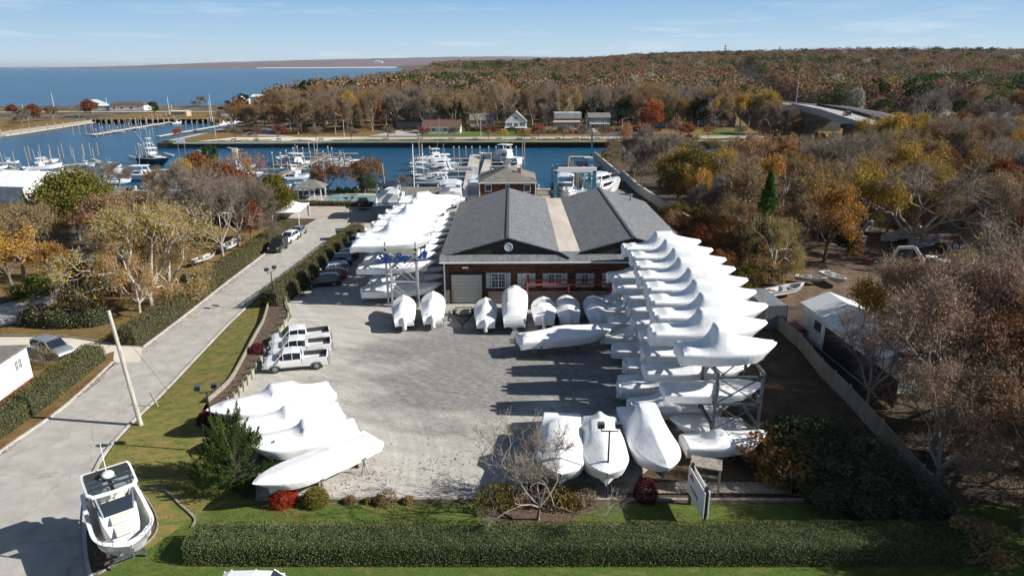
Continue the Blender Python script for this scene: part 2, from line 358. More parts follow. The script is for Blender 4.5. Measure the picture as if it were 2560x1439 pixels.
# near kinds, full detail
for s in range(2):
    proto('oak_pink', *tree_meshes('oak_dry', 10 + s, 13, 6.6, L_pink, M_bark, nleaf=15, lsize=.17, twigs=5, twl=1.1, sig=.38, depth=5, forks=5, th=.18, spread=.8, kmin=2, kmax=4, tw_r=.014))
    proto('oak_rusty', *tree_meshes('oak_rusty', 20 + s, 13, 6.0, L_brown, M_bark, nleaf=30, lsize=.20, twigs=4, sig=.45, tw_r=.014, depth=5, forks=5, th=.2, spread=.75, kmin=2, kmax=3))
for s in range(4):
    proto('bare', *tree_meshes('bare_tree', 30 + s, 13, 6.5, L_grey, M_bark, nleaf=4, lsize=.20, twigs=7, twl=1.25, sig=.5, depth=5 + (s % 2), forks=5, th=.2 + .04 * s, spread=.85, kmin=2, kmax=3, tw_r=.022, leafshape=.3))
for s in range(2):
    proto('orange', *tree_meshes('maple_orange', 40 + s, 12, 5.5, L_orange, M_bark, nleaf=10, lsize=.3, twigs=5, sig=.45, depth=5, forks=5, th=.2, spread=.7, kmin=2, kmax=3, keep=.6))
    proto('gold', *tree_meshes('maple_gold', 50 + s, 12, 5.0, L_gold, M_barkd, nleaf=14, lsize=.28, twigs=3, sig=.5, depth=5, forks=5, th=.2, spread=.7, kmin=2, kmax=3))
    proto('tan', *tree_meshes('oak_tan', 55 + s, 12, 5.5, L_tan, M_bark, nleaf=10, lsize=.28, twigs=6, sig=.5, depth=5, forks=5, th=.2, spread=.75, kmin=2, kmax=3))
    proto('sycamore', *tree_meshes('sycamore', 60 + s, 13, 7.8, L_syc, M_barkw, nleaf=11, lsize=.23, twigs=3, twl=1.0, sig=.55, depth=6, forks=5, th=.14, spread=.95, kmin=2, kmax=3, tw_r=.012, upw=.15))
    proto('green', *blob_tree_meshes('pine', 70 + s, 12, 4.6, L_green, nclump=46, per=110, lsize=.45, base=.35, flat=.5))
    proto('dark', *blob_tree_meshes('evergreen', 75 + s, 11, 4.4, L_dark, nclump=46, per=110, lsize=.42, base=.2, flat=.7))
proto('olive', *blob_tree_meshes('maple_olive', 80, 12, 6.6, L_olive, nclump=120, per=150, lsize=.34, base=.18, flat=.8))
proto('cedar', *conifer_meshes('cedar', 85, 12, 2.6, L_bright, n=4200, lsize=.42))
proto('spruce', *conifer_meshes('spruce', 86, 12, 3.0, L_dark, n=3200, lsize=.42))
proto('arbor', *conifer_meshes('arborvitae', 87, 3.2, .75, L_dark, n=900, lsize=.16, layers=20))
proto('juniper', *plume_meshes('juniper', 88, 5.2, 3.0, L_jun))
proto('thicket', *blob_tree_meshes('thicket', 108, 3.0, 2.3, L_thick, nclump=70, per=190, lsize=.12, base=.0, flat=.9))
proto('under', *blob_tree_meshes('understory', 109, 3.5, 2.3, L_tan, nclump=30, per=70, lsize=.2, base=.0, flat=.9))
proto('under', *blob_tree_meshes('understory', 110, 3.5, 2.3, L_olive, nclump=30, per=70, lsize=.2, base=.0, flat=.9))
proto('under', *blob_tree_meshes('understory', 111, 3.5, 2.3, L_rust, nclump=30, per=60, lsize=.2, base=.0, flat=.9))
proto('nearbare', *tree_meshes('ornamental_bare', 92, 6.2, 3.7, None, M_bark, rsc=.62, nleaf=0, twigs=4, twl=.5, depth=5, forks=6, th=.14, spread=.95, kmin=2, kmax=3, tw_r=.011, upw=.4, lfrac=.26, wob=.3))
proto('quayred', *tree_meshes('zelkova', 95, 6, 3.4, L_rust, M_barkd, nleaf=6, lsize=.22, twigs=5, twl=.6, sig=.28, depth=5, forks=6, th=.22, spread=.75, kmin=2, kmax=3, upw=.4))
proto('young', *tree_meshes('young_tree', 96, 5, 2.3, L_red, M_barkd, nleaf=5, lsize=.24, twigs=4, twl=.5, sig=.25, depth=4, forks=5, th=.25, spread=.6, kmin=2, kmax=3, upw=.4))
proto('young', *tree_meshes('young_tree', 97, 5, 2.2, L_grey, M_barkd, nleaf=4, lsize=.2, twigs=5, twl=.6, sig=.25, depth=4, forks=5, th=.25, spread=.6, kmin=2, kmax=3, upw=.4))
for s in range(2):
    proto('silver', *blob_tree_meshes('poplar', 98 + s, 13, 4.5, L_silver, nclump=50, per=60, lsize=.5, base=.15, flat=.9))
    proto('shrubdark', *blob_tree_meshes('shrub', 101 + s, 2.6, 2.0, L_green, nclump=40, per=90, lsize=.17, base=.0, flat=.9))
proto('redmound', *blob_tree_meshes('maple_red', 105, 10, 5.2, L_red, nclump=60, per=110, lsize=.4, base=.2, flat=.7))
proto('rustmound', *blob_tree_meshes('maple_rust', 106, 10, 5.2, L_rust, nclump=70, per=110, lsize=.4, base=.2, flat=.7))
TNAME = dict(oak_pink='oak_tree', oak_rusty='oak_tree', bare='bare_tree', orange='maple_tree', gold='maple_tree', tan='oak_tree', sycamore='sycamore_tree', green='pine_tree', dark='evergreen_tree',
    olive='maple_tree', cedar='cedar_tree', spruce='spruce_tree', arbor='arborvitae', juniper='juniper_bush', nearbare='bare_tree', quayred='zelkova_tree', young='young_tree', silver='poplar_tree',
    shrubdark='shrub', thicket='shrub', under='undergrowth', redmound='maple_tree', rustmound='maple_tree')
THEIGHT = dict(oak_pink=13, oak_rusty=13, bare=13, orange=12, gold=12, tan=12, sycamore=13, green=12, dark=11, olive=12, cedar=12, spruce=12, arbor=3.2, juniper=5.2, nearbare=6.2, quayred=6, young=5, silver=13, shrubdark=2.6, thicket=3.0, under=3.5, redmound=10, rustmound=10)
TDESC = dict(oak_pink='dry brown leaved oak', oak_rusty='rusty brown oak', bare='bare grey tree', orange='sparse orange leaved tree', gold='golden yellow leaved tree', tan='thin tan leaved tree',
    sycamore='sycamore with pale bark', green='round green pine', dark='dark evergreen', olive='dense olive and gold maple', cedar='bright green cedar', spruce='dark pointed spruce', silver='silvery pale tree', redmound='dark red maple', rustmound='round rust coloured tree', under='low brownish undergrowth clump')
trng = random.Random(5)
NTREE = [0]
def tree(kind, loc, H=None, W=None, label=None, group=None, rz=None, v=None, cat='tree', name=None):
    ms = TREES[kind]; w, c = ms[(v if v is not None else trng.randrange(len(ms))) % len(ms)]
    s = (H or THEIGHT[kind]) / THEIGHT[kind]; sw = s * (W or 1.0)
    NTREE[0] += 1
    root = empty(name or TNAME[kind], loc, trng.uniform(0, 6.28) if rz is None else rz, label, cat, group); root.scale = (sw, sw, s)
    link('trunk', w, root); link('crown', c, root)
    return root
# ---------------------------------------------------------------- setting materials
def water_mat():
    m, nt, o = new_mat('water'); L = nt.links
    b = N(nt, 'ShaderNodeBsdfPrincipled'); b.inputs['Roughness'].default_value = 0.25; b.inputs['IOR'].default_value = 1.33; b.inputs['Specular IOR Level'].default_value = .28
    p = N(nt, 'ShaderNodeNewGeometry'); mp = N(nt, 'ShaderNodeMapping'); mp.inputs['Scale'].default_value = (0.5, 1.0, 1)
    L.new(p.outputs['Position'], mp.inputs[0])
    n = N(nt, 'ShaderNodeTexNoise'); n.inputs['Scale'].default_value = 0.55; n.inputs['Detail'].default_value = 7; n.inputs['Roughness'].default_value = .65
    L.new(mp.outputs[0], n.inputs['Vector'])
    bp = N(nt, 'ShaderNodeBump'); bp.inputs['Strength'].default_value = 0.55; bp.inputs['Distance'].default_value = 0.5
    L.new(n.outputs[0], bp.inputs['Height']); L.new(bp.outputs[0], b.inputs['Normal'])
    n2 = N(nt, 'ShaderNodeTexNoise'); n2.inputs['Scale'].default_value = 0.012; n2.inputs['Detail'].default_value = 8; n2.inputs['Roughness'].default_value = .6
    L.new(mp.outputs[0], n2.inputs['Vector'])
    r = N(nt, 'ShaderNodeValToRGB'); e = r.color_ramp.elements
    e[0].position = .35; e[0].color = (0.010, 0.062, 0.125, 1); e[1].position = .7; e[1].color = (0.018, 0.10, 0.20, 1)
    L.new(n2.outputs[0], r.inputs[0]); L.new(r.outputs[0], b.inputs['Base Color']); L.new(b.outputs[0], o.inputs[0]); return m
M_water = water_mat()
def yard_mat():
    m, nt, o = new_mat('yard_gravel'); L = nt.links
    b = N(nt, 'ShaderNodeBsdfPrincipled'); b.inputs['Roughness'].default_value = 0.95; b.inputs['Specular IOR Level'].default_value = .2
    g = N(nt, 'ShaderNodeNewGeometry'); P = g.outputs['Position']
    def noise(s, d=6, st=None, r=.6):
        n = N(nt, 'ShaderNodeTexNoise'); n.inputs['Scale'].default_value = s; n.inputs['Detail'].default_value = d; n.inputs['Roughness'].default_value = r
        v = P
        if st: mp = N(nt, 'ShaderNodeMapping'); mp.inputs['Scale'].default_value = st; mp.inputs['Rotation'].default_value = (0, 0, .5); L.new(P, mp.inputs[0]); v = mp.outputs[0]
        L.new(v, n.inputs['Vector']); return n.outputs[0]
    def ramp(src, a, bb, c1, c2):
        r = N(nt, 'ShaderNodeValToRGB'); e = r.color_ramp.elements; e[0].position = a; e[1].position = bb; e[0].color = (*c1, 1); e[1].color = (*c2, 1); L.new(src, r.inputs[0]); return r.outputs[0]
    def mix(f, a, bb, t='MIX'):
        x = N(nt, 'ShaderNodeMix', data_type='RGBA', blend_type=t)
        for s, v in ((0, f), (6, a), (7, bb)):
            if isinstance(v, (int, float)): x.inputs[s].default_value = v
            elif isinstance(v, tuple): x.inputs[s].default_value = (*v, 1)
            else: L.new(v, x.inputs[s])
        return x.outputs[2]
    grav = ramp(noise(4.5, 6, r=.85), .33, .68, (.345, .325, .295), (.56, .535, .49))
    beige = ramp(noise(.35, 8, (1, 3, 1)), .3, .7, (.36, .30, .25), (.50, .44, .38))
    dark = ramp(noise(1.6, 10, (1, 2.2, 1), .75), .36, .68, (.12, .118, .118), (.345, .335, .318))
    sx = N(nt, 'ShaderNodeSeparateXYZ'); L.new(P, sx.inputs[0])
    # millings patch: an ellipse of darker, packed surface in the middle of the yard
    def M_(op, a, bb=None, c=None):
        x = N(nt, 'ShaderNodeMath', operation=op)
        for i, v in enumerate((a, bb, c)):
            if v is None: continue
            if isinstance(v, (int, float)): x.inputs[i].default_value = v
            else: L.new(v, x.inputs[i])
        return x.outputs[0]
    ex = M_('MULTIPLY_ADD', sx.outputs[0], 1 / 17, 0.0); ey = M_('MULTIPLY_ADD', sx.outputs[1], 1 / 16, -61 / 16)
    dd = M_('SQRT', M_('ADD', M_('MULTIPLY', ex, ex), M_('MULTIPLY', ey, ey)))
    wob = M_('MULTIPLY_ADD', noise(.11, 6, (1, 1.7, 1)), 1.9, -.95); dd = M_('ADD', dd, wob)
    f1 = N(nt, 'ShaderNodeMapRange', interpolation_type='SMOOTHSTEP'); f1.inputs[1].default_value = .55; f1.inputs[2].default_value = 1.15; f1.inputs[3].default_value = 1; f1.inputs[4].default_value = 0; L.new(dd, f1.inputs[0])
    c = mix(M_('MULTIPLY', f1.outputs[0], .92), grav, dark)
    f2 = N(nt, 'ShaderNodeMapRange', interpolation_type='SMOOTHSTEP'); f2.inputs[1].default_value = 92; f2.inputs[2].default_value = 104
    L.new(M_('ADD', sx.outputs[1], M_('MULTIPLY', noise(.2, 3), 10)), f2.inputs[0]); c = mix(f2.outputs[0], c, beige)
    st = ramp(noise(.16, 9, (.6, 2.6, 1), .68), .52, .74, (0, 0, 0), (1, 1, 1)); c = mix(M_('MULTIPLY', st, .35), c, (.13, .125, .12))
    lv = ramp(noise(1.1, 9, r=.75), .64, .70, (0, 0, 0), (1, 1, 1)); c = mix(M_('MULTIPLY', lv, .55), c, (.17, .12, .08))
    # tyre arcs swept round the yard, worn lighter and darker
    for (cx_, cy_, fr, am) in ((-26, 40, 1.5, .15), (8, 96, 1.1, .13)):
        ax_ = M_('ADD', sx.outputs[0], -cx_); ay_ = M_('ADD', sx.outputs[1], -cy_); rd = M_('SQRT', M_('ADD', M_('MULTIPLY', ax_, ax_), M_('MULTIPLY', ay_, ay_))); an = M_('ARCTAN2', ay_, ax_)
        cb = N(nt, 'ShaderNodeCombineXYZ'); L.new(M_('MULTIPLY', rd, fr), cb.inputs[0]); L.new(M_('MULTIPLY', an, 2.2), cb.inputs[1])
        n = N(nt, 'ShaderNodeTexNoise'); n.inputs['Scale'].default_value = 1; n.inputs['Detail'].default_value = 7; n.inputs['Roughness'].default_value = .72; L.new(cb.outputs[0], n.inputs['Vector'])
        tr_ = ramp(n.outputs[0], .35, .68, (1 - am, 1 - am, 1 - am), (1 + am * .9, 1 + am * .9, 1 + am * .85)); c = mix(1.0, c, tr_, 'MULTIPLY')
    L.new(c, b.inputs['Base Color'])
    bp = N(nt, 'ShaderNodeBump'); bp.inputs['Strength'].default_value = .6; bp.inputs['Distance'].default_value = .05; L.new(noise(7, 5, r=.8), bp.inputs['Height']); L.new(bp.outputs[0], b.inputs['Normal'])
    L.new(b.outputs[0], o.inputs[0]); return m
M_yard = yard_mat()
def grass_mat(name, g1, g2, br, amount=.5, sc=.35, stripe=None):
    m, nt, o = new_mat(name); L = nt.links
    b = N(nt, 'ShaderNodeBsdfPrincipled'); b.inputs['Roughness'].default_value = 0.95; b.inputs['Specular IOR Level'].default_value = .1
    g = N(nt, 'ShaderNodeNewGeometry')
    def noise(s, d, st=None, rz=0):
        n = N(nt, 'ShaderNodeTexNoise'); n.inputs['Scale'].default_value = s; n.inputs['Detail'].default_value = d; n.inputs['Roughness'].default_value = .7; v = g.outputs['Position']
        if st: mp = N(nt, 'ShaderNodeMapping'); mp.inputs['Scale'].default_value = st; mp.inputs['Rotation'].default_value = (0, 0, rz); L.new(v, mp.inputs[0]); v = mp.outputs[0]
        L.new(v, n.inputs['Vector']); return n.outputs[0]
    r1 = N(nt, 'ShaderNodeValToRGB'); e = r1.color_ramp.elements; e[0].position = .3; e[1].position = .7; e[0].color = (*g1, 1); e[1].color = (*g2, 1); L.new(noise(8, 6), r1.inputs[0])
    r2 = N(nt, 'ShaderNodeValToRGB'); e = r2.color_ramp.elements; e[0].position = .58 - amount * .3; e[1].position = .76 - amount * .25; L.new(noise(sc, 9, (1, 2.2, 1), R(-38) if stripe is None else stripe), r2.inputs[0])
    mf = N(nt, 'ShaderNodeMath', operation='MULTIPLY'); mf.inputs[1].default_value = .68; L.new(r2.outputs[0], mf.inputs[0])
    x = N(nt, 'ShaderNodeMix', data_type='RGBA'); x.inputs[7].default_value = (*br, 1); L.new(mf.outputs[0], x.inputs[0]); L.new(r1.outputs[0], x.inputs[6])
    L.new(x.outputs[2], b.inputs['Base Color']); bp = N(nt, 'ShaderNodeBump'); bp.inputs['Strength'].default_value = .7; bp.inputs['Distance'].default_value = .08
    L.new(noise(14, 4), bp.inputs['Height']); L.new(bp.outputs[0], b.inputs['Normal']); L.new(b.outputs[0], o.inputs[0]); return m
M_lawn = grass_mat('lawn_patchy', (.06, .10, .018), (.15, .20, .045), (.34, .215, .095), .62, .75)
M_lawng = grass_mat('lawn_green', (.045, .080, .014), (.115, .165, .036), (.22, .18, .07), .3, .7)
M_leafy = grass_mat('leafy_ground', (.09, .075, .03), (.15, .12, .045), (.26, .15, .065), .75, .5)
M_floor = pmat('woodland_floor', (.03, .022, .014), (.105, .065, .035), .5, .95, .6, 4, c3=(.055, .04, .022), world=True)
M_junk = pmat('dirt_ground', (.06, .045, .035), (.22, .13, .085), .25, .95, .5, 3, world=True, detail=9)
M_asph = pmat('asphalt_old', (.31, .29, .265), (.44, .42, .385), .7, .92, .3, 9, c3=(.375, .355, .325), world=True, detail=12, lo=.3, hi=.7, bdist=.02)
def add_cracks(m, sc, wd, dk):
    nt = m.node_tree; L = nt.links; b = [n for n in nt.nodes if n.type == 'BSDF_PRINCIPLED'][0]; src = b.inputs['Base Color'].links[0].from_socket
    g = N(nt, 'ShaderNodeNewGeometry'); no = N(nt, 'ShaderNodeTexNoise'); no.inputs['Scale'].default_value = .6; no.inputs['Detail'].default_value = 5; L.new(g.outputs['Position'], no.inputs['Vector'])
    va = N(nt, 'ShaderNodeVectorMath', operation='MULTIPLY_ADD'); va.inputs[1].default_value = (3, 3, 0); L.new(no.outputs['Color'], va.inputs[0]); L.new(g.outputs['Position'], va.inputs[2])
    v = N(nt, 'ShaderNodeTexVoronoi', feature='DISTANCE_TO_EDGE'); v.inputs['Scale'].default_value = sc; L.new(va.outputs[0], v.inputs['Vector'])
    r = N(nt, 'ShaderNodeValToRGB'); e = r.color_ramp.elements; e[0].position = 0; e[0].color = (dk, dk, dk, 1); e[1].position = wd; e[1].color = (1, 1, 1, 1); L.new(v.outputs['Distance'], r.inputs[0])
    v2 = N(nt, 'ShaderNodeTexVoronoi'); v2.inputs['Scale'].default_value = sc * .8; L.new(va.outputs[0], v2.inputs['Vector']); sp = N(nt, 'ShaderNodeSeparateColor'); L.new(v2.outputs['Color'], sp.inputs[0]); mr = N(nt, 'ShaderNodeMapRange'); mr.inputs[3].default_value = .965; mr.inputs[4].default_value = 1.03; L.new(sp.outputs[0], mr.inputs[0])
    x = N(nt, 'ShaderNodeMix', data_type='RGBA', blend_type='MULTIPLY'); x.inputs[0].default_value = 1; L.new(src, x.inputs[6]); L.new(r.outputs[0], x.inputs[7])
    y = N(nt, 'ShaderNodeVectorMath', operation='SCALE'); L.new(x.outputs[2], y.inputs[0]); L.new(mr.outputs[0], y.inputs[3]); L.new(y.outputs[0], b.inputs['Base Color'])
add_cracks(M_asph, .16, .012, .72)
M_asphd = pmat('asphalt_dark', (.05, .05, .055), (.09, .09, .095), .5, .9, world=True)
M_conc = pmat('concrete', (.34, .32, .29), (.50, .47, .43), 1.2, .9, .2, 20, world=True)
M_sand = pmat('sand', (.50, .44, .36), (.66, .60, .51), .08, .95, world=True)
M_mulch = pmat('mulch', (.045, .03, .022), (.14, .095, .065), 3.5, .95, .8, 12, world=True)
M_canopy = pmat('far_woodland', (.055, .04, .03), (.19, .11, .07), .035, .95, 1.0, .12, c3=(.10, .085, .045), world=True, detail=10, bdist=6)
M_timber = pmat('grey_timber', (.16, .14, .11), (.34, .31, .26), 3, .9, .3, 14, stretch=(1, 1, 4))
M_timberg = pmat('green_timber', (.19, .20, .14), (.36, .36, .27), 3, .9, .3, 14)
M_steelwall = pmat('bulkhead_dark', (.015, .017, .02), (.05, .055, .06), 1.5, .8, world=True)
M_white = pmat('white_paint', (.78, .78, .77), rough=.45)
M_cream = pmat('cream_boards', (.52, .49, .42), (.60, .57, .50), 2, .7)
# ---------------------------------------------------------------- structure builders
def sheet(name, pts, z, mat, sub=0, kind='structure', zf=None, label=None, cat=None):
    """flat sheet on polygon pts (world xy)"""
    import bmesh
    bm = bmesh.new(); vs = [bm.verts.new((p[0], p[1], z)) for p in pts]; f = bm.faces.new(vs); f.normal_update()
    if f.normal.z < 0: f.normal_flip()
    bmesh.ops.triangulate(bm, faces=bm.faces)
    if sub: 
        for _ in range(sub): bmesh.ops.subdivide_edges(bm, edges=bm.edges, cuts=1, use_grid_fill=True)
    if zf:
        for v in bm.verts: v.co.z = zf(v.co.x, v.co.y)
    me = bpy.data.meshes.new(name); bm.to_mesh(me); bm.free(); me.materials.append(mat)
    return tag(link(name, me), label, cat, kind=kind)
def pxs(*pts, z=0.0): return [G(x, y, z) for x, y in pts]
def slab(name, pts, z0, z1, mat, side):
    import bmesh
    b = bmesh.new(); lo = [b.verts.new((p[0], p[1], z0)) for p in pts]; hi = [b.verts.new((p[0], p[1], z1)) for p in pts]
    n = len(pts); b.faces.new(hi).material_index = 0
    for i in range(n): b.faces.new((lo[i], lo[(i + 1) % n], hi[(i + 1) % n], hi[i])).material_index = 1
    bmesh.ops.recalc_face_normals(b, faces=b.faces); b.faces.ensure_lookup_table()
    if b.faces[0].normal.z < 0: bmesh.ops.reverse_faces(b, faces=b.faces)
    bmesh.ops.triangulate(b, faces=[f for f in b.faces if len(f.verts) > 4])
    me = bpy.data.meshes.new(name); b.to_mesh(me); b.free(); me.materials.append(mat); me.materials.append(side)
    return tag(link(name, me), kind='structure')
WZ = -2.0
# water, one sheet to the horizon
me = bpy.data.meshes.new('water'); me.from_pydata([(-30000, 100, WZ), (30000, 100, WZ), (30000, 45000, WZ), (-30000, 45000, WZ)], [], [(0, 1, 2, 3)]); me.materials.append(M_water)
tag(link('water', me), kind='structure')
QY = 155.0    # near quay line
pe = G(1487, 392); pf = G(1548, 447)
slab('ground', [(-900, -60), (900, -60), (900, 226), (pe.x + 1.5, 226), (pe.x + 1.5, pe.y), (pf.x + 1.2, pf.y), (G(1552, 476).x, QY), (G(1452, 476).x, QY), (G(1452, 476).x, QY - 11), (G(1385, 476).x, QY - 11), (G(1385, 476).x, QY), (-900, QY)], -6, 0, M_floor, M_steelwall)
slab('far_bank', [(-131, 257), (900, 257), (900, 372), (-131, 372)], -6, 0, M_leafy, M_steelwall)
slab('marina_bank', [(-900, 300), (-222, 298), (-222, 372), (-900, 372)], -6, 0, M_leafy, M_timber)
def sstep(a, b, x): t = np.clip((x - a) / (b - a), 0, 1); return t * t * (3 - 2 * t)
def th(x, y):
    x = np.asarray(x, float); y = np.asarray(y, float)
    h = 11.5 * sstep(420, 1500, y) + 9 * sstep(1500, 5000, y) + 9 * sstep(380, 900, y) * sstep(60, 520, x) + 8 * sstep(500, 1100, y) * sstep(-50, 300, x)
    h = h + 2.0 * np.sin(x * .011 + 1) * np.sin(y * .007) * sstep(400, 900, y)
    cx = coast(y); h = h * sstep(0, 160, x - cx)
    return h
def coast(y):
    y = np.asarray(y, float)
    return np.where(y < 505, -900.0, np.interp(y, [505, 512, 1006, 2200, 4500, 9000], [-215, -175, -253, -350, -560, -1500]))
ys = np.concatenate([np.linspace(372, 505, 12), np.linspace(512, 1500, 60), np.geomspace(1560, 9000, 40)]); ns = 90
s = np.linspace(0, 1, ns) ** 1.15
X = coast(ys)[:, None] + s[None] * (np.maximum(900, ys * 1.15)[:, None] - coast(ys)[:, None]); Y = np.repeat(ys[:, None], ns, 1)
Z = th(X, Y) + np.where(Y > 1700, 11, 0) * np.clip((Y - 1700) / 400, 0, 1) * sstep(5, 60, X - coast(Y))
Z[:, 0] = -3; Z[0, :] = 0; Z[-1, :] = -3; Z[(Y < 506) & (s[None] == 0)] = -3
V = np.stack([X, Y, Z], 2).reshape(-1, 3); I = np.arange(len(ys) * ns).reshape(len(ys), ns)
F = np.stack([I[:-1, :-1], I[:-1, 1:], I[1:, 1:], I[1:, :-1]], 2).reshape(-1, 4)
tag(link('terrain', np_mesh('terrain', V, [F], [M_canopy], smooth=True)), kind='structure')
# far hills across the bay
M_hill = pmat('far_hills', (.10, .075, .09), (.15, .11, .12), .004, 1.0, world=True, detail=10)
def hills(name, Yd, prof, z0, depth, mat, jag=4, seed=1, base_y=None):
    rs = np.random.default_rng(seed); xs = np.linspace(prof[0][0], prof[-1][0], 500); tops = np.interp(xs, [p[0] for p in prof], [p[1] for p in prof])
    V = []; n = len(xs)
    nz = np.convolve(rs.normal(size=n + 8), np.ones(5) / 5, 'same')[:n]
    for k, (dy, hf) in enumerate(((0, 0), (depth * .08, .35), (depth * .4, .8), (depth, 1.0), (depth * 1.6, 0.0))):
        for i, (x, t) in enumerate(zip(xs, tops)):
            p = GX(x, t, Yd + depth); hz = max(p.z, z0 + .5) + (nz[i] * jag if hf else 0)
            V.append((p.x * (Yd + dy) / (Yd + depth) if False else p.x, Yd + dy, z0 + (hz - z0) * hf))
    I = np.arange(5 * n).reshape(5, n); F = np.stack([I[:-1, :-1], I[:-1, 1:], I[1:, 1:], I[1:, :-1]], 2).reshape(-1, 4)
    return tag(link(name, np_mesh(name, np.array(V), [F], [mat])), kind='structure')
hills('far_hills', 8200, [(225, 172), (300, 167), (400, 163.5), (560, 156), (700, 152), (850, 148), (1000, 145), (1150, 142), (1270, 141), (1400, 143), (1600, 146), (2700, 150)], WZ, 1500, M_hill)
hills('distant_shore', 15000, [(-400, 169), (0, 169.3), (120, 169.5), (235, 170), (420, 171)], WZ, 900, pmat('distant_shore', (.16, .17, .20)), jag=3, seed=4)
tag(link('beach_strip', np_mesh('beach_strip', np.array([(GX(640, 168, 8150).x, 8150, WZ + .5), (GX(1100, 168, 8150).x, 8150, WZ + .5), (GX(1100, 168, 8150).x, 8190, 9.), (GX(640, 168, 8150).x, 8190, 5.)]), [np.array([[0, 1, 2, 3]])], [M_sand])), kind='structure')
# ---------------------------------------------------------------- yard, road, lawns (sheets stacked 4 mm and more apart)
kerb_r = [(240, 1470), (222, 1425), (213, 1370), (212, 1290), (222, 1225), (247, 1160), (285, 1105), (345, 1042), (405, 985), (500, 885), (580, 802), (648, 740)]
road_l = [(-160, 1265), (0, 1130), (130, 1040), (205, 978), (285, 912), (293, 880), (270, 862), (300, 862), (357, 866), (470, 781), (565, 706), (670, 627), (742, 577), (790, 548)]
rp = pxs(*kerb_r) + pxs((690, 706), (760, 655), (850, 592), (905, 560), (860, 538)) + pxs(*road_l[::-1]) + [Vector((-40, 20, 0)), Vector((-14, 22, 0))]
sheet('road', rp, .008, M_asph)
sheet('driveway', pxs((-200, 842), (110, 842), (180, 845), (265, 858), (300, 865), (357, 869), (350, 905), (283, 905), (285, 878), (200, 905), (-300, 905)), .014, M_sand)
sheet('driveway', pxs((-100, 720), (-100, 840), (70, 800), (150, 745), (190, 690), (150, 688), (60, 745), (0, 762)), .010, M_conc)
sheet('yard', pxs((640, 1249), (1300, 1249), (1560, 1249), (1600, 1190), (1690, 1120), (1790, 1060), (1830, 990), (1850, 900), (1870, 830), (1860, 770), (1790, 700), (1735, 620), (1640, 530)) + [Vector((G(1560, 480).x, QY - 1, 0)), Vector((G(1453, 480).x, QY - 1, 0)), Vector((G(1453, 480).x, QY - 12, 0)), Vector((G(1384, 480).x, QY - 12, 0)), Vector((G(1384, 480).x, QY - 1, 0)), Vector((G(1010, 480).x, QY - 1, 0))]
      + pxs((960, 513), (900, 516), (742, 516), (700, 545), (800, 547), (900, 560), (852, 592), (775, 655), (712, 720), (712, 765), (730, 790), (690, 850), (640, 925), (600, 985), (560, 1030), (590, 1130), (640, 1200)), .020, M_yard)
def hslope(x, y):
    # lawn rises from the kerb to the top of the retaining tier
    a = G(648, 742); b = G(345, 1045); c = G(622, 905)
    n = Vector((b.y - a.y, a.x - b.x)).normalized(); dd = abs((x - a.x) * n.x + (y - a.y) * n.y); dc = abs((c.x - a.x) * n.x + (c.y - a.y) * n.y)
    f = max(0, min(1, dd / dc)); g = max(0, min(1, (y - G(500, 1100).y) / 8))
    return .03 + .62 * f * g
lawn = pxs(*[(k[0] + 6, k[1]) for k in kerb_r]) + pxs((672, 772), (660, 813), (640, 850), (608, 911), (575, 968), (520, 1015), (505, 1035), (520, 1150), (575, 1225), (640, 1256), (1200, 1258), (2100, 1262), (2400, 1290), (2700, 1330), (2700, 1500), (250, 1500))
sheet('lawn', lawn, .03, M_lawn, sub=3, zf=hslope)
sheet('front_lawn', pxs((490, 1290), (560, 1262), (640, 1259), (2700, 1264), (2900, 1700), (380, 1700), (240, 1442), (385, 1365)), .045, M_lawng)
# kerb of granite blocks along the right side of the road
def ribbon(name, pts, w, z0, z1, mat, kind='structure', label=None, cat=None, parent=None):
    mb = MB()
    for a, b in zip(pts, pts[1:]):
        a = Vector((a[0], a[1], 0)); b = Vector((b[0], b[1], 0)); d = (b - a).normalized(); n = Vector((-d.y, d.x, 0)) * w / 2; e = d * .02
        mb.add([a - n - e, a + n - e, b + n + e, b - n + e] and [(p.x, p.y, z) for z in (z0, z1) for p in (a - n, a + n, b + n, b - n)], [(0,3,2,1),(4,5,6,7),(0,1,5,4),(1,2,6,5),(2,3,7,6),(3,0,4,7)])
    return tag(mb.build(name, mat, parent), label, cat, kind=kind)
def smooth_line(pts, k=4):
    """Catmull-Rom through world points"""
    P = [Vector((p[0], p[1], 0)) for p in pts]; P = [P[0] * 2 - P[1]] + P + [P[-1] * 2 - P[-2]]; out = []
    for i in range(1, len(P) - 2):
        for j in range(k):
            t = j / k; a, b, c, d = P[i-1], P[i], P[i+1], P[i+2]
            out.append(.5 * ((2*b) + (c - a)*t + (2*a - 5*b + 4*c - d)*t*t + (3*b - a - 3*c + d)*t**3))
    return out + [P[-2]]
ribbon('kerb', smooth_line(pxs(*kerb_r)), .22, -.1, .13, M_conc)
ribbon('kerb', smooth_line(pxs((-160, 1265), (0, 1130), (130, 1040), (205, 978), (283, 905))), .2, -.1, .12, M_conc)
ribbon('kerb', smooth_line(pxs((357, 869), (470, 783), (565, 708), (670, 629), (742, 579))), .2, -.1, .12, M_conc)
ribbon('kerb', smooth_line(pxs((-100, 838), (110, 841), (180, 844), (265, 857), (300, 864))), .15, -.1, .12, M_timber)
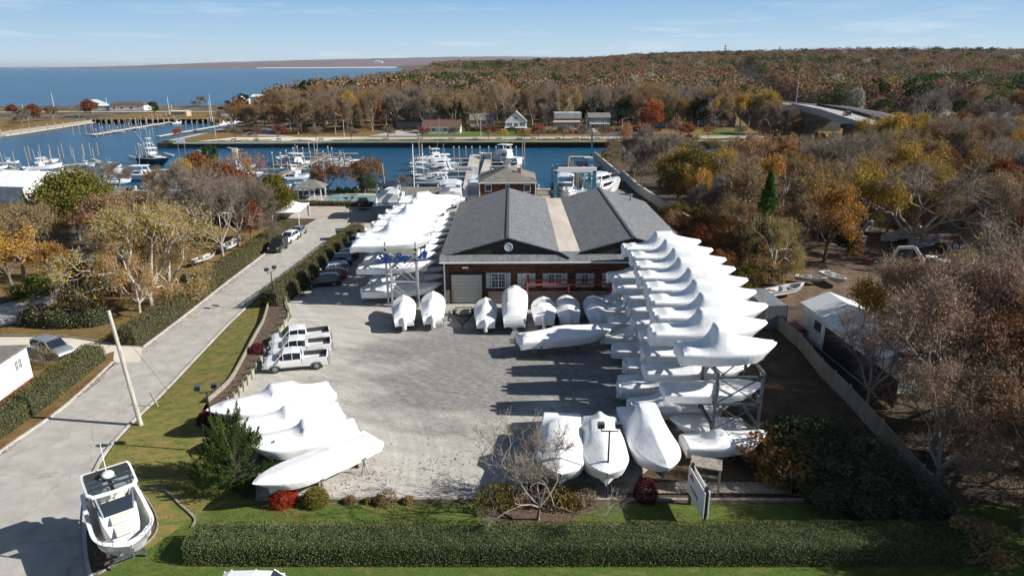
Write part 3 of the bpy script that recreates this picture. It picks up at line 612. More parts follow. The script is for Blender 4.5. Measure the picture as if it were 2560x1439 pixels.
# leafy lawns left of the road
sheet('side_lawn', pxs((-400, 838), (110, 838), (180, 841), (265, 854), (310, 860), (745, 575), (600, 560), (300, 640), (190, 690), (150, 745), (70, 802), (-100, 845)), .006, M_leafy)
sheet('side_lawn', pxs((-400, 720), (60, 743), (150, 686), (200, 640), (-100, 600), (-400, 620)), .005, M_leafy)
sheet('side_lawn', pxs((-400, 905), (200, 905), (283, 880), (283, 908), (130, 1036), (0, 1126), (-400, 1300)), .004, M_leafy)
# mulch bed under the display boat
bed = smooth_line(pxs((216, 1425), (216, 1290), (260, 1225), (330, 1215), (372, 1255), (395, 1310), (372, 1355), (300, 1400), (245, 1436), (216, 1425)), 5)
sheet('mulch_bed', bed[:-1], .06, M_mulch)
ribbon('bed_edging', bed[4:], .08, 0, .12, M_timber, label='dark edging around the mulch bed below the display boat', cat='edging', kind=None)
sheet('mulch_bed', smooth_line(pxs((1190, 1262), (1500, 1258), (1440, 1290), (1400, 1316), (1260, 1316), (1225, 1290), (1190, 1262)), 4)[:-1], .06, M_mulch)
sheet('mulch_bed', pxs((600, 1235), (640, 1256), (1000, 1258), (2010, 1262), (2010, 1248), (640, 1246)), .055, M_mulch)
# path edging on the lawn, low timber
ribbon('path_edging', smooth_line(pxs((348, 1222), (412, 1228), (450, 1262), (487, 1297), (480, 1320))), .12, 0, .14, M_timber, label='low timber edging winding across the lawn beside the display boat', cat='edging', kind=None)
# timber deck and edging along the front of the yard
ribbon('yard_edging', pxs((640, 1251), (1200, 1251), (2010, 1254)), .25, 0, .22, M_timber, label='low timber edging between the gravel yard and the front lawn', cat='edging', kind=None)
dk = MB()
for i in range(44):
    a = G(1475 + i * 11.6, 1232, .12); b = G(1475 + i * 11.6, 1205, .12); dk.bar(a, b, .285, .05)
tag(dk.build('boardwalk', M_timber), 'grey wooden boardwalk planks under the bows of the front boats', 'boardwalk')
# retaining tiers between lawn and yard
in_line = smooth_line(pxs((672, 772), (660, 813), (640, 850), (608, 911), (575, 968), (520, 1018)), 3)
out_line = smooth_line(pxs((716, 722), (714, 770), (722, 796), (690, 850), (655, 905), (622, 955), (590, 1000), (545, 1040)), 3)
bedp = out_line + in_line[::-1]
mb = MB(); mb.prism([(p.x, p.y) for p in bedp], -.05, .42); tag(mb.build('planting_bed', M_mulch), kind='structure')
w = empty('retaining_wall', out_line[0], 0, 'timber retaining wall with posts along the parked white pickups', 'retaining wall')
mb = MB()
for a, b in zip(out_line, out_line[1:]): mb.bar((a - w.location) + Vector((0, 0, .27)), (b - w.location) + Vector((0, 0, .27)), .1, .55)
mb.build('planking', M_timberg, w)
L0 = 0
for a, b in zip(out_line, out_line[1:]):
    n = max(1, int((b - a).length / 1.25))
    for i in range(n):
        p = a.lerp(b, (i + .5) / n) - w.location
        p2 = MB().box((p.x + .14, p.y - .05, .5), (.16, .16, 1.05)).build('post', M_timberg, w)
mb = MB()
for a, b in zip(in_line, in_line[1:]): mb.bar(a + Vector((0, 0, .45)), b + Vector((0, 0, .45)), .12, .8)
tag(mb.build('timber_wall', M_timber), 'low timber wall holding up the lawn above the leaf filled bed', 'retaining wall')
# ---------------------------------------------------------------- hedges
def hedge_mat(name, c1, c2, c3): return leafmat(name, [c1, c2, c3], .15, .1)
L_hfront = hedge_mat('privet_green', (.05, .08, .024), (.12, .16, .055), (.27, .30, .15))
L_hside = hedge_mat('privet_brown', (.09, .06, .035), (.18, .13, .07), (.15, .17, .055))
L_hgreen = hedge_mat('privet_side_green', (.05, .07, .02), (.11, .125, .04), (.17, .15, .07))
M_hcore = pmat('hedge_core', (.012, .018, .008), (.03, .038, .015), 6, .95)
def hedge(line, w, h, leaf, dens, ls, label, seed=1, rnd=.35, taper=.1, mixleaf=None, name='hedge', wob=.025):
    """clipped hedge along a world polyline; leaves cover a rounded section"""
    rs = np.random.default_rng(seed); P = [Vector((p[0], p[1], 0)) for p in line]; root = empty(name, P[0], 0, label, 'hedge'); o = P[0]
    prof = [(-w/2, 0), (-w/2 + taper * .5, h * .5), (-w/2 + taper, h - rnd), (-w/2 + taper + rnd * .4, h - rnd * .25), (-w * .2, h), (w * .2, h), (w/2 - taper - rnd * .4, h - rnd * .25), (w/2 - taper, h - rnd), (w/2 - taper * .5, h * .5), (w/2, 0)]
    fr = []; tot = 0
    for i, p in enumerate(P):
        a = P[max(0, i - 1)]; b = P[min(len(P) - 1, i + 1)]; d = (b - a).normalized(); fr.append((p - o, Vector((-d.y, d.x, 0)), d))
    core = MB(); core.loft([[(c + n * x * .88 + Vector((0, 0, z * .86))) for x, z in prof] for c, n, d in fr], closed=False, caps=False)
    for k, sgn in ((0, 1), (-1, -1)):
        c, n, d = fr[k]; core.add([c + n * x * .88 - d * sgn * .02 + Vector((0, 0, z * .86)) for x, z in prof], [tuple(range(len(prof)))])
    core.build('branches', M_hcore, root)
    pts = []
    pa = np.array(prof); sl_ = np.hypot(*(pa[1:] - pa[:-1]).T); cum = np.concatenate([[0], np.cumsum(sl_)]); per = cum[-1]
    def surf(c, n, m):
        t = rs.uniform(0, per, m); x = np.interp(t, cum, pa[:, 0]); z = np.interp(t, cum, pa[:, 1]); return x, z
    for (c0, n0, d0), (c1, n1, d1) in zip(fr, fr[1:]):
        Ls = (c1 - c0).length; m = int(Ls * per * dens); x, z = surf(c0, n0, m); u = rs.uniform(0, 1, m)[:, None]
        C = np.array(c0)[None] * (1 - u) + np.array(c1)[None] * u; Nn = np.array(n0)[None] * (1 - u) + np.array(n1)[None] * u
        q = C + Nn * x[:, None]; q[:, 2] += z; pts.append(q)
    for k, sgn in ((0, -1), (-1, 1)):
        c, n, d = fr[k]; m = int(w * h * dens); x = rs.uniform(-w/2, w/2, m); z = rs.uniform(0, 1, m) * h; bul = .12 * (1 - (2 * x / w) ** 2)
        ok = np.abs(x) < w/2 - taper * z / h - np.maximum(0, z - (h - rnd)) * .6; q = np.array(c)[None] + np.array(n)[None] * x[:, None] + np.array(d)[None] * (sgn * (bul + .05))[:, None]; q[:, 2] += z; pts.append(q[ok])
    Q = np.concatenate(pts); lo = wob * (np.sin(Q[:, 0] * 1.7 + 1) + np.sin(Q[:, 1] * 2.3) + np.sin(Q[:, 0] * 4.1 + Q[:, 1] * 3.3)); Q[:, 2] += lo * (Q[:, 2] / h); Q += rs.normal(size=Q.shape) * (.018 if dens > 300 else .035)
    Q[:, 2] = np.maximum(Q[:, 2], .02)
    v, f = leaves_np(Q, ls, rs, .7); idx = None
    if mixleaf:
        mk = rs.random(len(f)) < .5; me = np_mesh('foliage', v, [f[mk], f[~mk]], [leaf, mixleaf], [0, 1])
    else: me = np_mesh('foliage', v, [f], [leaf])
    link('foliage', me, root); return root
hl = [G(455 + 1.5, 1416) + Vector((.2, 1.25, 0))] + [G(x, 1418) + Vector((0, 1.25, 0)) for x in (700, 1000, 1300, 1600, 1900, 2200, 2480)]
hedge(hl, 2.5, 1.45, L_hfront, 430, .068, 'long clipped green hedge across the front lawn at the bottom', 3, rnd=.25, wob=.035)
def off(line, d):
    out = []
    for i, p in enumerate(line):
        a = line[max(0, i - 1)]; b = line[min(len(line) - 1, i + 1)]; t = (b - a).normalized(); out.append(p + Vector((-t.y, t.x, 0)) * d)
    return out
la = smooth_line(pxs((345, 862), (470, 775), (565, 700), (670, 621), (738, 574)), 4)
hedge(off(la, 1.3), 2.4, 1.75, L_hside, 75, .15, 'long brownish hedge on the left side of the road, nearest end by the driveway', 4, mixleaf=L_hgreen)
lb = smooth_line(pxs((-170, 1240), (0, 1103), (125, 1015), (200, 955), (270, 898)), 4)
hedge(off(lb, 1.25), 2.3, 1.7, L_hside, 130, .12, 'brown and green hedge in front of the white trailer at the left edge', 5, mixleaf=L_hgreen)
lc = smooth_line(pxs((650, 772), (735, 708), (800, 655), (850, 612), (878, 590)), 4)
hedge(off(lc, -1.2), 2.4, 2.3, L_hgreen, 75, .15, 'tall hedge between the road and the row of parked cars', 6, mixleaf=L_hside)
ld = pxs((742, 512), (850, 514), (945, 515))
hedge(ld, 1.3, .9, L_hside, 50, .2, 'low bare brown hedge below the swimming pool fence', 7)
le = pxs((75, 806), (160, 812), (240, 808), (268, 800))
hedge(off(le, .0), 3.0, 1.75, L_dark, 80, .18, 'dark overgrown hedge in front of the shingled cottage', 8, rnd=.7, mixleaf=L_hside, wob=.18)
# ---------------------------------------------------------------- shrink-wrapped boats
def wrap_mat():
    m, nt, o = new_mat('shrink_wrap'); L = nt.links
    b = N(nt, 'ShaderNodeBsdfPrincipled'); b.inputs['Roughness'].default_value = 0.42; b.inputs['Specular IOR Level'].default_value = .45; b.inputs['Base Color'].default_value = (.83, .84, .85, 1)
    tc = N(nt, 'ShaderNodeTexCoord'); oi = N(nt, 'ShaderNodeObjectInfo'); add = N(nt, 'ShaderNodeVectorMath', operation='ADD')
    L.new(tc.outputs['Object'], add.inputs[0]); L.new(oi.outputs['Location'], add.inputs[1])
    mp_ = N(nt, 'ShaderNodeMapping'); mp_.inputs['Scale'].default_value = (.9, 2.6, 1.0); L.new(add.outputs[0], mp_.inputs[0])
    n = N(nt, 'ShaderNodeTexNoise'); n.inputs['Scale'].default_value = 1.3; n.inputs['Detail'].default_value = 6; n.inputs['Distortion'].default_value = 1.6; n.inputs['Roughness'].default_value = .55
    L.new(mp_.outputs[0], n.inputs['Vector']); bp = N(nt, 'ShaderNodeBump'); bp.inputs['Strength'].default_value = .24; bp.inputs['Distance'].default_value = .12
    L.new(n.outputs[0], bp.inputs['Height']); L.new(bp.outputs[0], b.inputs['Normal']); L.new(b.outputs[0], o.inputs[0])
    # welded seams across the film and a little grime
    sx = N(nt, 'ShaderNodeSeparateXYZ'); L.new(tc.outputs['Object'], sx.inputs[0]); f = N(nt, 'ShaderNodeMath', operation='PINGPONG'); f.inputs[1].default_value = 1.35; L.new(sx.outputs[0], f.inputs[0])
    g = N(nt, 'ShaderNodeMath', operation='LESS_THAN'); g.inputs[1].default_value = .035; L.new(f.outputs[0], g.inputs[0]); n3 = N(nt, 'ShaderNodeTexNoise'); n3.inputs['Scale'].default_value = .9; n3.inputs['Detail'].default_value = 8; n3.inputs['Roughness'].default_value = .7; L.new(add.outputs[0], n3.inputs['Vector'])
    r = N(nt, 'ShaderNodeValToRGB'); e = r.color_ramp.elements; e[0].position = .3; e[0].color = (.70, .71, .72, 1); e[1].position = .55; e[1].color = (.85, .855, .86, 1); L.new(n3.outputs[0], r.inputs[0])
    x = N(nt, 'ShaderNodeMix', data_type='RGBA'); x.inputs[7].default_value = (.58, .60, .62, 1); mu = N(nt, 'ShaderNodeMath', operation='MULTIPLY'); mu.inputs[1].default_value = .5; L.new(g.outputs[0], mu.inputs[0]); L.new(mu.outputs[0], x.inputs[0]); L.new(r.outputs[0], x.inputs[6]); L.new(x.outputs[2], b.inputs['Base Color']); return m
M_wrap = wrap_mat()
M_hullb = pmat('bottom_paint_dark', (.02, .022, .028), (.05, .05, .055), 2, .7)
M_hullblue = pmat('hull_navy', (.02, .035, .07), rough=.3, coat=.3)
M_hullw = pmat('gelcoat_white', (.74, .75, .76), rough=.25, coat=.4)
M_hullg = pmat('gelcoat_grey', (.45, .47, .49), rough=.3, coat=.3)
M_rack = pmat('rack_steel', (.06, .075, .085), (.12, .14, .155), 2, .55, metal=.3)
M_rackw = pmat('rack_galvanised', (.42, .43, .43), (.56, .57, .57), 2, .5, metal=.3)
M_redst = pmat('red_steel', (.22, .04, .03), (.30, .07, .05), 2, .6)
M_black = pmat('black_rubber', (.012, .012, .013), rough=.7)
M_steel = pmat('stainless', (.55, .56, .58), rough=.25, metal=.9)
M_glass = pmat('tinted_glass', (.012, .018, .026), rough=.06, spec=.8, coat=.3)
M_cush = pmat('cushion_cream', (.62, .60, .55), rough=.7)
M_canvas = pmat('canvas_blue', (.02, .06, .16), rough=.75)
M_canvasd = pmat('canvas_navy', (.008, .013, .03), rough=.8)
M_red = pmat('red_paint', (.42, .03, .03), rough=.5)
M_deck = pmat('deck_grey', (.38, .37, .35), rough=.7)
def hb_fn(u, full=0.62, tr=0.80):
    """half-beam factor along the length, 0 stern .. 1 bow"""
    if u < full: return tr + (1 - tr) * math.sin(u / full * math.pi / 2)
    t = (u - full) / (1 - full); return max(0.0, 1 - t ** 2.3) ** .8
def wrap_boat(name, L=9.0, B=2.8, hull=1.15, obst=(), rise=.45, motors=0, skirt=.85, full=.6, hullmat=None, nu=44, nv=21, seed=0, trail=0.0):
    """obst: (u0, u1, halfwidth m, z above gunwale at u0, at u1, crown) blocks the film is pulled over.
    origin: stern centre, keel bottom at z=0, bow at +x"""
    rs = np.random.default_rng(seed); u = np.linspace(0, 1, nu); v = np.linspace(-1, 1, nv)
    hb = np.array([hb_fn(x, full) for x in u]) * B / 2; hb = np.maximum(hb, .03); hb[-1] = .03
    sheer = hull + rise * np.clip((u - .25) / .75, 0, 1) ** 1.8
    Xg = np.repeat((u * L)[:, None], nv, 1); Yg = hb[:, None] * v[None]; Zb = np.repeat(sheer[:, None], nv, 1)
    ob = np.full((nu, nv), -9.0); ob = np.maximum(ob, Zb - .02 * 0 - 9)
    for (a, b, hw, z0, z1, cr) in obst:
        m = (u[:, None] >= a - .5 / nu) & (u[:, None] <= b + .5 / nu) & (np.abs(Yg) <= hw + .03)
        t = np.clip((u[:, None] - a) / max(b - a, 1e-3), 0, 1); zz = sheer[:, None] + z0 + (z1 - z0) * t - cr * (Yg / max(hw, .05)) ** 2
        ob = np.where(m, np.maximum(ob, zz), ob)
    Z = np.maximum(Zb, ob).copy(); dx = L / (nu - 1); dy = np.maximum(hb * 2 / (nv - 1), .02)[:, None]
    wx = 1 / dx ** 2; wy = 1 / dy ** 2; W4 = 2 * wx + 2 * wy[1:-1]
    for it in range(700):
        Zn = (wx * (Z[2:, 1:-1] + Z[:-2, 1:-1]) + wy[1:-1] * (Z[1:-1, 2:] + Z[1:-1, :-2])) / W4
        Z[1:-1, 1:-1] = np.maximum(Zn, ob[1:-1, 1:-1])
        Z[0, 1:-1] = np.maximum(Zb[0, 1:-1], Z[1, 1:-1] - .5)
    Z[:, 0] = sheer; Z[:, -1] = sheer; Z[-1] = sheer[-1]
    # sides: skirt rows from gunwale down, slightly drawn in and scalloped
    rows = []; ks = (0, .08, .3, .62, 1.0); sk = skirt * (1 + .06 * rs.normal(size=nu)); sk = np.convolve(np.pad(sk, 2, 'edge'), np.ones(5) / 5, 'valid')
    ring = []  # per station: points port bottom -> deck -> starboard bottom
    nk = len(ks) - 1; nr = nk * 2 + nv; V = np.zeros((nu, nr, 3))
    for i in range(nu):
        row = []
        for k in ks[:0:-1]: row.append((u[i] * L - .12 * L * k * u[i] ** 4, -hb[i] * (1.03 - .16 * k ** 1.5) , sheer[i] - sk[i] * k - .05))
        for j in range(nv): row.append((Xg[i, j], Yg[i, j], Z[i, j]))
        for k in ks[1:]: row.append((u[i] * L - .12 * L * k * u[i] ** 4, hb[i] * (1.03 - .16 * k ** 1.5), sheer[i] - sk[i] * k - .05))
        V[i] = row
    I = np.arange(nu * nr).reshape(nu, nr); F = np.stack([I[:-1, :-1], I[1:, :-1], I[1:, 1:], I[:-1, 1:]], 2).reshape(-1, 4)
    Vl = V.reshape(-1, 3); n0 = len(Vl)
    # transom film: rows dropping from the stern edge
    T = []; 
    for k in (.35, .75, 1.0):
        for j in range(nr):
            p = V[0, j]; zt = sheer[0] - sk[0] * k if nk <= j < nk + nv else p[2]
            T.append((p[0] - .10 * k - .12 * math.sin(k * 3.1), p[1] * (1 - .04 * k), min(p[2], zt)))
    T = np.array(T).reshape(3, nr, 3); J = n0 + np.arange(3 * nr).reshape(3, nr); J = np.concatenate([I[:1], J], 0)
    F2 = np.stack([J[1:, :-1], J[:-1, :-1], J[:-1, 1:], J[1:, 1:]], 2).reshape(-1, 4)
    me = np_mesh(name + '_wrap', np.concatenate([Vl, T.reshape(-1, 3)]), [np.concatenate([F, F2])], [M_wrap], smooth=True)
    # hull below the film
    hm = MB(); rings = []
    for i in range(0, nu, 3):
        x = u[i] * L - .10 * L * u[i] ** 4; h = hb[i] * .9; kz = .0 + .9 * max(0, u[i] - .6) ** 2 * 2.2; cz = hull * .42 + (sheer[i] - hull) * .8
        rings.append([(x, 0, kz), (x, -h * .86, cz), (x, -h * .97, sheer[i] - .3), (x, h * .97, sheer[i] - .3), (x, h * .86, cz)])
    hm.loft(rings)
    hull_o = hm.build('hull', hullmat or M_hullb, None, smooth=False); hmesh = hull_o.data; bpy.data.objects.remove(hull_o)
    mm = None
    if motors:
        q = MB(); ys_ = [0] if motors == 1 else ([-.36, .36] if motors == 2 else [-.62, 0, .62])
        for y in ys_:
            q.loft([[(.12 - dx_ - w_ * .9 - w_ * .9 * math.cos(t), y + w_ * math.sin(t), z_) for t in np.linspace(0, 2 * math.pi, 11)[:-1]] for w_, z_, dx_ in ((.05, hull + .22, .1), (.20, hull + .16, .05), (.27, hull - .1, 0), (.25, hull - .45, 0), (.19, hull - .85, .05), (.23, hull - 1.1, .05), (.17, hull - 1.25, .05))])
        q2 = q.build('motor_cover', M_wrap, None, smooth=True); mm = q2.data; bpy.data.objects.remove(q2)
    return (me, hmesh, mm, L, hull)
def stand_mesh():
    mb = MB(); 
    for a in (0, 2.1, 4.2): mb.tube((.3 * math.cos(a), .3 * math.sin(a), 0), (0, 0, .8), .022, n=5)
    mb.tube((0, 0, .5), (0, 0, .97), .03, n=6); mb.box((0, 0, .98), (.3, .3, .05)); o = mb.build('boat_stand', M_rack); me = o.data; bpy.data.objects.remove(o); return me
SM = stand_mesh(); o_ = MB().box((0, 0, .5), (.35, .5, 1)).build('keel_block', M_timber); KM = o_.data; bpy.data.objects.remove(o_)
def jack_stands(p, rz, L, B, hull, z):
    """four tripod stands and two keel blocks, heights to the hull"""
    ca, sa = math.cos(rz), math.sin(rz)
    def at(x, y): return (p[0] + x * ca - y * sa, p[1] + x * sa + y * ca, 0)
    for x in (.18 * L, .55 * L):
        for s in (-1, 1):
            o = link('boat_stand', SM); o.location = at(x, s * B * .40); o.scale = (1, 1, z + hull * .45); o.rotation_euler = (0, 0, rz)
            tag(o, 'tripod jack stand propping a wrapped boat in the yard', 'boat stand', 'jack stands under the wrapped boats')
    for x in (.15 * L, .5 * L):
        o = link('keel_block', KM); o.location = at(x, 0); o.rotation_euler = (0, 0, rz); o.scale = (1, 1, z + .04)
        tag(o, 'timber block under the keel of a wrapped boat', 'keel block', 'timber blocks under the wrapped boats')
DES = {}
def design(key, **kw): DES[key] = (wrap_boat(key, **kw), kw)
# a: T-top tall film with flat plateau forward of midships (upper rack type)
design('ttop', L=9.2, B=2.75, hull=1.25, obst=[(.10, .12, .7, .25, .25, .05), (.40, .60, .62, 1.55, 1.5, .06), (.60, .97, .05, 1.2, .25, 0)], motors=2, skirt=.95, seed=1)
design('ttop_low', L=8.6, B=2.6, hull=1.1, obst=[(.12, .16, .5, .35, .35, .05), (.38, .52, .5, 1.15, 1.1, .06), (.52, .97, .05, .9, .2, 0)], motors=1, skirt=.85, seed=2)
design('ridge', L=8.6, B=2.7, hull=1.15, obst=[(.05, .45, .08, .45, .85, 0), (.45, .96, .06, .85, .2, 0), (.36, .46, .55, .7, .72, .1)], motors=0, skirt=.85, seed=3)
design('tower', L=9.6, B=3.0, hull=1.35, obst=[(.34, .46, .65, 2.0, 1.95, .08), (.46, .95, .05, 1.3, .25, 0), (.08, .12, .8, .3, .3, .05)], motors=0, skirt=1.0, seed=4)
design('cuddy', L=8.4, B=2.7, hull=1.15, obst=[(.25, .40, .75, .75, .95, .15), (.45, .8, .55, .6, .35, .2), (.05, .2, .4, .3, .5, .1)], motors=1, skirt=.85, seed=5)
design('express', L=10.5, B=3.2, hull=1.45, obst=[(.30, .48, .95, 1.15, 1.25, .18), (.48, .85, .7, .75, .4, .25), (.02, .25, .2, .5, .8, .1)], motors=0, skirt=1.05, seed=6, full=.66)
design('flat', L=9.8, B=2.7, hull=1.15, obst=[(.30, .38, .5, .35, .4, .08), (.38, .95, .05, .4, .15, 0), (.0, .3, .05, .15, .35, 0)], motors=0, skirt=.8, seed=7)
design('console', L=7.2, B=2.5, hull=1.05, obst=[(.30, .42, .45, .95, 1.0, .12), (.42, .95, .05, .75, .2, 0), (.03, .06, .5, .2, .2, .05)], motors=1, skirt=.9, seed=8)
design('cabin_flat', L=8.0, B=2.9, hull=1.5, obst=[(.10, .55, .85, 1.2, 1.35, .12), (.55, .9, .5, 1.0, .35, .25)], motors=0, skirt=1.2, seed=9, full=.66)
design('bowrider', L=7.0, B=2.5, hull=1.0, obst=[(.40, .5, .7, .65, .7, .12), (.5, .93, .06, .5, .15, 0), (.05, .4, .06, .3, .6, 0)], motors=1, skirt=.85, seed=10)
design('small', L=6.2, B=2.2, hull=.9, obst=[(.34, .44, .4, .6, .65, .1), (.44, .93, .05, .5, .12, 0)], motors=0, skirt=.7, seed=11)
design('sport', L=10.4, B=3.1, hull=1.4, obst=[(.20, .30, .6, .5, .6, .1), (.38, .52, .9, 1.1, 1.05, .2), (.52, .92, .3, .75, .3, .2)], motors=0, skirt=1.1, seed=12, full=.66)
BN = [0]
def boat(des, p, rz, z=.55, sc=None, label=None, group=None, stands=True, hullm=None, pitch=0.0):
    (me, hm, mm, L, hull), kw = DES[des]; BN[0] += 1
    s = sc if sc is not None else (1, 1, 1)
    r = empty('wrapped_boat', (p[0], p[1], z), rz, label, 'boat', group); r.rotation_euler = (0, pitch, rz); r.scale = s
    link('shrink_wrap', me, r); h = link('hull', hm, r)
    if hullm is None and BN[0] % 3: hullm = (M_hullw, M_hullg)[BN[0] % 2]
    if hullm: h.material_slots[0].link = 'OBJECT'; h.material_slots[0].material = hullm
    if mm: link('motor_cover', mm, r)
    if stands:
        jack_stands(p, rz, L * s[0], kw['B'] * s[1], hull * s[2], z)
    return r
def boat_px(des, bow, stern, zg, z=.55, beam=None, dz=.35, **kw):
    """place so gunwale ends meet the photo's bow and stern"""
    d = DES[des]; L0 = d[0][3]; a = G(bow[0], bow[1], zg + dz); b = G(stern[0], stern[1], zg); a.z = b.z = 0
    L = (a - b).length; s = L / L0; sy = (beam / d[1]['B']) if beam else s ** .6
    sz = kw.pop('sz', 1.0)
    return boat(des, b, math.atan2(a.y - b.y, a.x - b.x), z=z, sc=(s, sy, sz), **kw)
# --- four big boats at the lower left of the yard
boat_px('express', (514, 1020), (826, 960), 2.3, beam=3.0, sz=.9, label='wrapped white cruiser nearest the white pickup trucks, farthest of the four at left', z=.8)
boat_px('sport', (572, 1062), (850, 1012), 2.2, beam=2.8, sz=.85, label='wrapped boat second from the pickups with a round bump on its cover', z=.8)
boat_px('express', (612, 1105), (890, 1056), 2.2, beam=2.9, sz=.85, label='wrapped boat behind the juniper bush, third from the pickups', z=.8)
boat_px('flat', (631, 1212), (932, 1088), 1.9, beam=2.8, label='long low wrapped boat pointing at the red bush, nearest of the four at left', z=.75)
# --- boats before the building, sterns to the camera
for d, bow, st, bm, z, lb, hm in (
    ('console', (1008, 738), (1010, 795), 2.6, .6, 'wrapped centre console directly below the rack sign, leftmost in front of the building', None),
    ('console', (1082, 728), (1082, 790), 2.7, .6, 'wrapped centre console left of the garage door, motor towards the yard', None),
    ('console', (1214, 742), (1214, 798), 2.5, .5, 'wrapped boat just right of the empty trailer, motor towards the yard', None),
    ('cabin_flat', (1287, 722), (1286, 800), 2.9, .6, 'tall broad wrapped boat between the narrow console boat and the red rack', None),
    ('bowrider', (1358, 738), (1361, 790), 2.7, .5, 'wrapped boat under the left end of the red steel rack', None),
    ('bowrider', (1415, 734), (1424, 786), 2.7, .5, 'wrapped boat under the middle of the red steel rack', None),
    ('bowrider', (1482, 734), (1500, 790), 2.7, .5, 'wrapped boat under the right end of the red steel rack', None)):
    boat_px(d, bow, st, 1.7, beam=bm, z=z, label=lb)
boat_px('ridge', (1545, 808), (1300, 838), 2.1, beam=2.9, label='wrapped boat lying crosswise in front of the boats at the red rack', z=.75, hullm=M_hullg)
# --- three boats at the lower right, bows to the camera
boat_px('sport', (1402, 1178), (1405, 1028), 2.3, beam=3.4, label='broad wrapped boat behind the bare white tree, left of three bows', z=.8, dz=.5)
boat_px('express', (1520, 1182), (1498, 1040), 2.2, beam=3.1, label='wrapped boat behind the twin floodlight pole, middle of three bows', z=.8, dz=.5)
boat_px('tower', (1672, 1162), (1585, 1010), 2.3, beam=3.3, label='tall wrapped boat with a high stern peak, right of three bows', z=.8, dz=.5, hullm=M_hullblue)
# --- right rack: three tiers, bows to the right
rackY = [43.6, 47.2, 50.8, 54.4, 58.0, 61.6, 65.2, 68.8, 72.4, 75.6]
ordn = ['first', 'second', 'third', 'fourth', 'fifth', 'sixth', 'seventh', 'eighth', 'ninth', 'tenth']
rrg = random.Random(9); NR = 9
for i in range(NR):
    y = rackY[i] + 1.8
    where = 'right rack, %s bay from the front' % ordn[i]
    # top tier
    dsg = 'tower' if i == 0 else 'ttop'; Lx = DES[dsg][0][3]
    bowx = [19.0, 19.6, 21.0, 21.3, 21.7, 21.7, 21.8, 21.5, 21.2][i]; ln = [7.0, 8.8, 9.3, 9.2, 9.2, 9.3, 9.0, 8.6, 8.6][i]
    if i != 1: boat(dsg, (bowx - ln, y), rrg.uniform(-.03, .03), z=6.45, sc=(ln / Lx, 1.0, .88 if i == 0 else 1.0), label='top wrapped boat on the ' + where, stands=False)
    else: boat('ttop', (bowx - ln, y), 0, z=6.45, sc=(ln / Lx, 1.0, 1.0), label='top wrapped boat on the ' + where, stands=False)
    d2 = ['flat', 'ridge', 'ttop_low', 'ridge', 'cuddy', 'ttop_low', 'cuddy', 'ttop_low', 'cuddy'][i]; L2 = DES[d2][0][3]; ln2 = [7.3, 8.2, 8.6, 8.4, 8.6, 8.4, 8.2, 8.6, 8.0][i]
    bx2 = [18.4, 18.6, 19.6, 19.8, 20.0, 20.0, 20.0, 19.8, 19.0][i]
    boat(d2, (bx2 - ln2, y), rrg.uniform(-.03, .03), z=3.45, sc=(ln2 / L2, .95, .85), label='middle wrapped boat on the ' + where, stands=False)
    if i >= 2:
        d3 = ['', '', 'ridge', 'cuddy', 'ttop_low', 'console', 'ridge', 'cuddy', 'console'][i]; L3 = DES[d3][0][3]; ln3 = 8.4
        boat(d3, (18.6 - ln3 - .5 * (i % 3), y), rrg.uniform(-.04, .04), z=.6, sc=(ln3 / L3, .95, .9), label='lowest wrapped boat under the ' + where, stands=False)
boat_px('small', (1672, 1058), (1862, 1062), 1.3, beam=2.3, z=.5, dz=.1, label='small wrapped boat, bow to the left, beside the front rack post')
boat_px('small', (1916, 1098), (1712, 1108), 1.3, beam=2.4, z=.5, dz=.1, label='low wrapped boat on the ground behind the front rack frame', sz=1.15)
boat('cuddy', (9.3, 48.2), .02, z=.6, sc=(1.0, 1, .95), label='wrapped boat on the ground left of the second bay of the right rack')
boat('ttop_low', (9.0, 51.6), .03, z=.6, sc=(1.0, 1, .95), label='wrapped boat on the ground left of the third bay of the right rack')
# rack frames
def rack_frame(name, x0, x1, y, H, levels, mat, arm=3.0, brace=True, label=None, group=None, dirn=1):
    r = empty(name, (x0, y, 0), 0, label, 'boat rack', group); w = x1 - x0
    for x in (0, w): MB().bar((x, 0, 0), (x, 0, H), .17, .22).build('post', mat, r)
    b = MB()
    for z in levels: b.bar((0, 0, z - .35), (w, 0, z - .35), .14, .18)
    if brace:
        zz = [0.3] + [z - .35 for z in levels]
        for a, c in zip(zz, zz[1:]): b.bar((0, .05, a), (w, .05, c), .07); b.bar((0, -.05, c), (w, -.05, a), .07)
    b.build('bracing', mat, r)
    for z in levels:
        for x in (0, w): 
            MB().bar((x, 0, z - .05), (x, dirn * arm, z - .05), .16, .22).bar((x, 0, z - .9), (x, dirn * .9, z - .12), .1, .12).build('arm', mat, r)
    return r
for i in range(NR + 1):
    rack_frame('boat_rack', 14.4, 17.6, rackY[min(i, 9)] , 6.5, (3.5, 6.5) if i else (2.3, 4.4, 6.5), M_rack, arm=3.2, label='dark steel boat rack frame, %s from the front of the right row' % ordn[i])
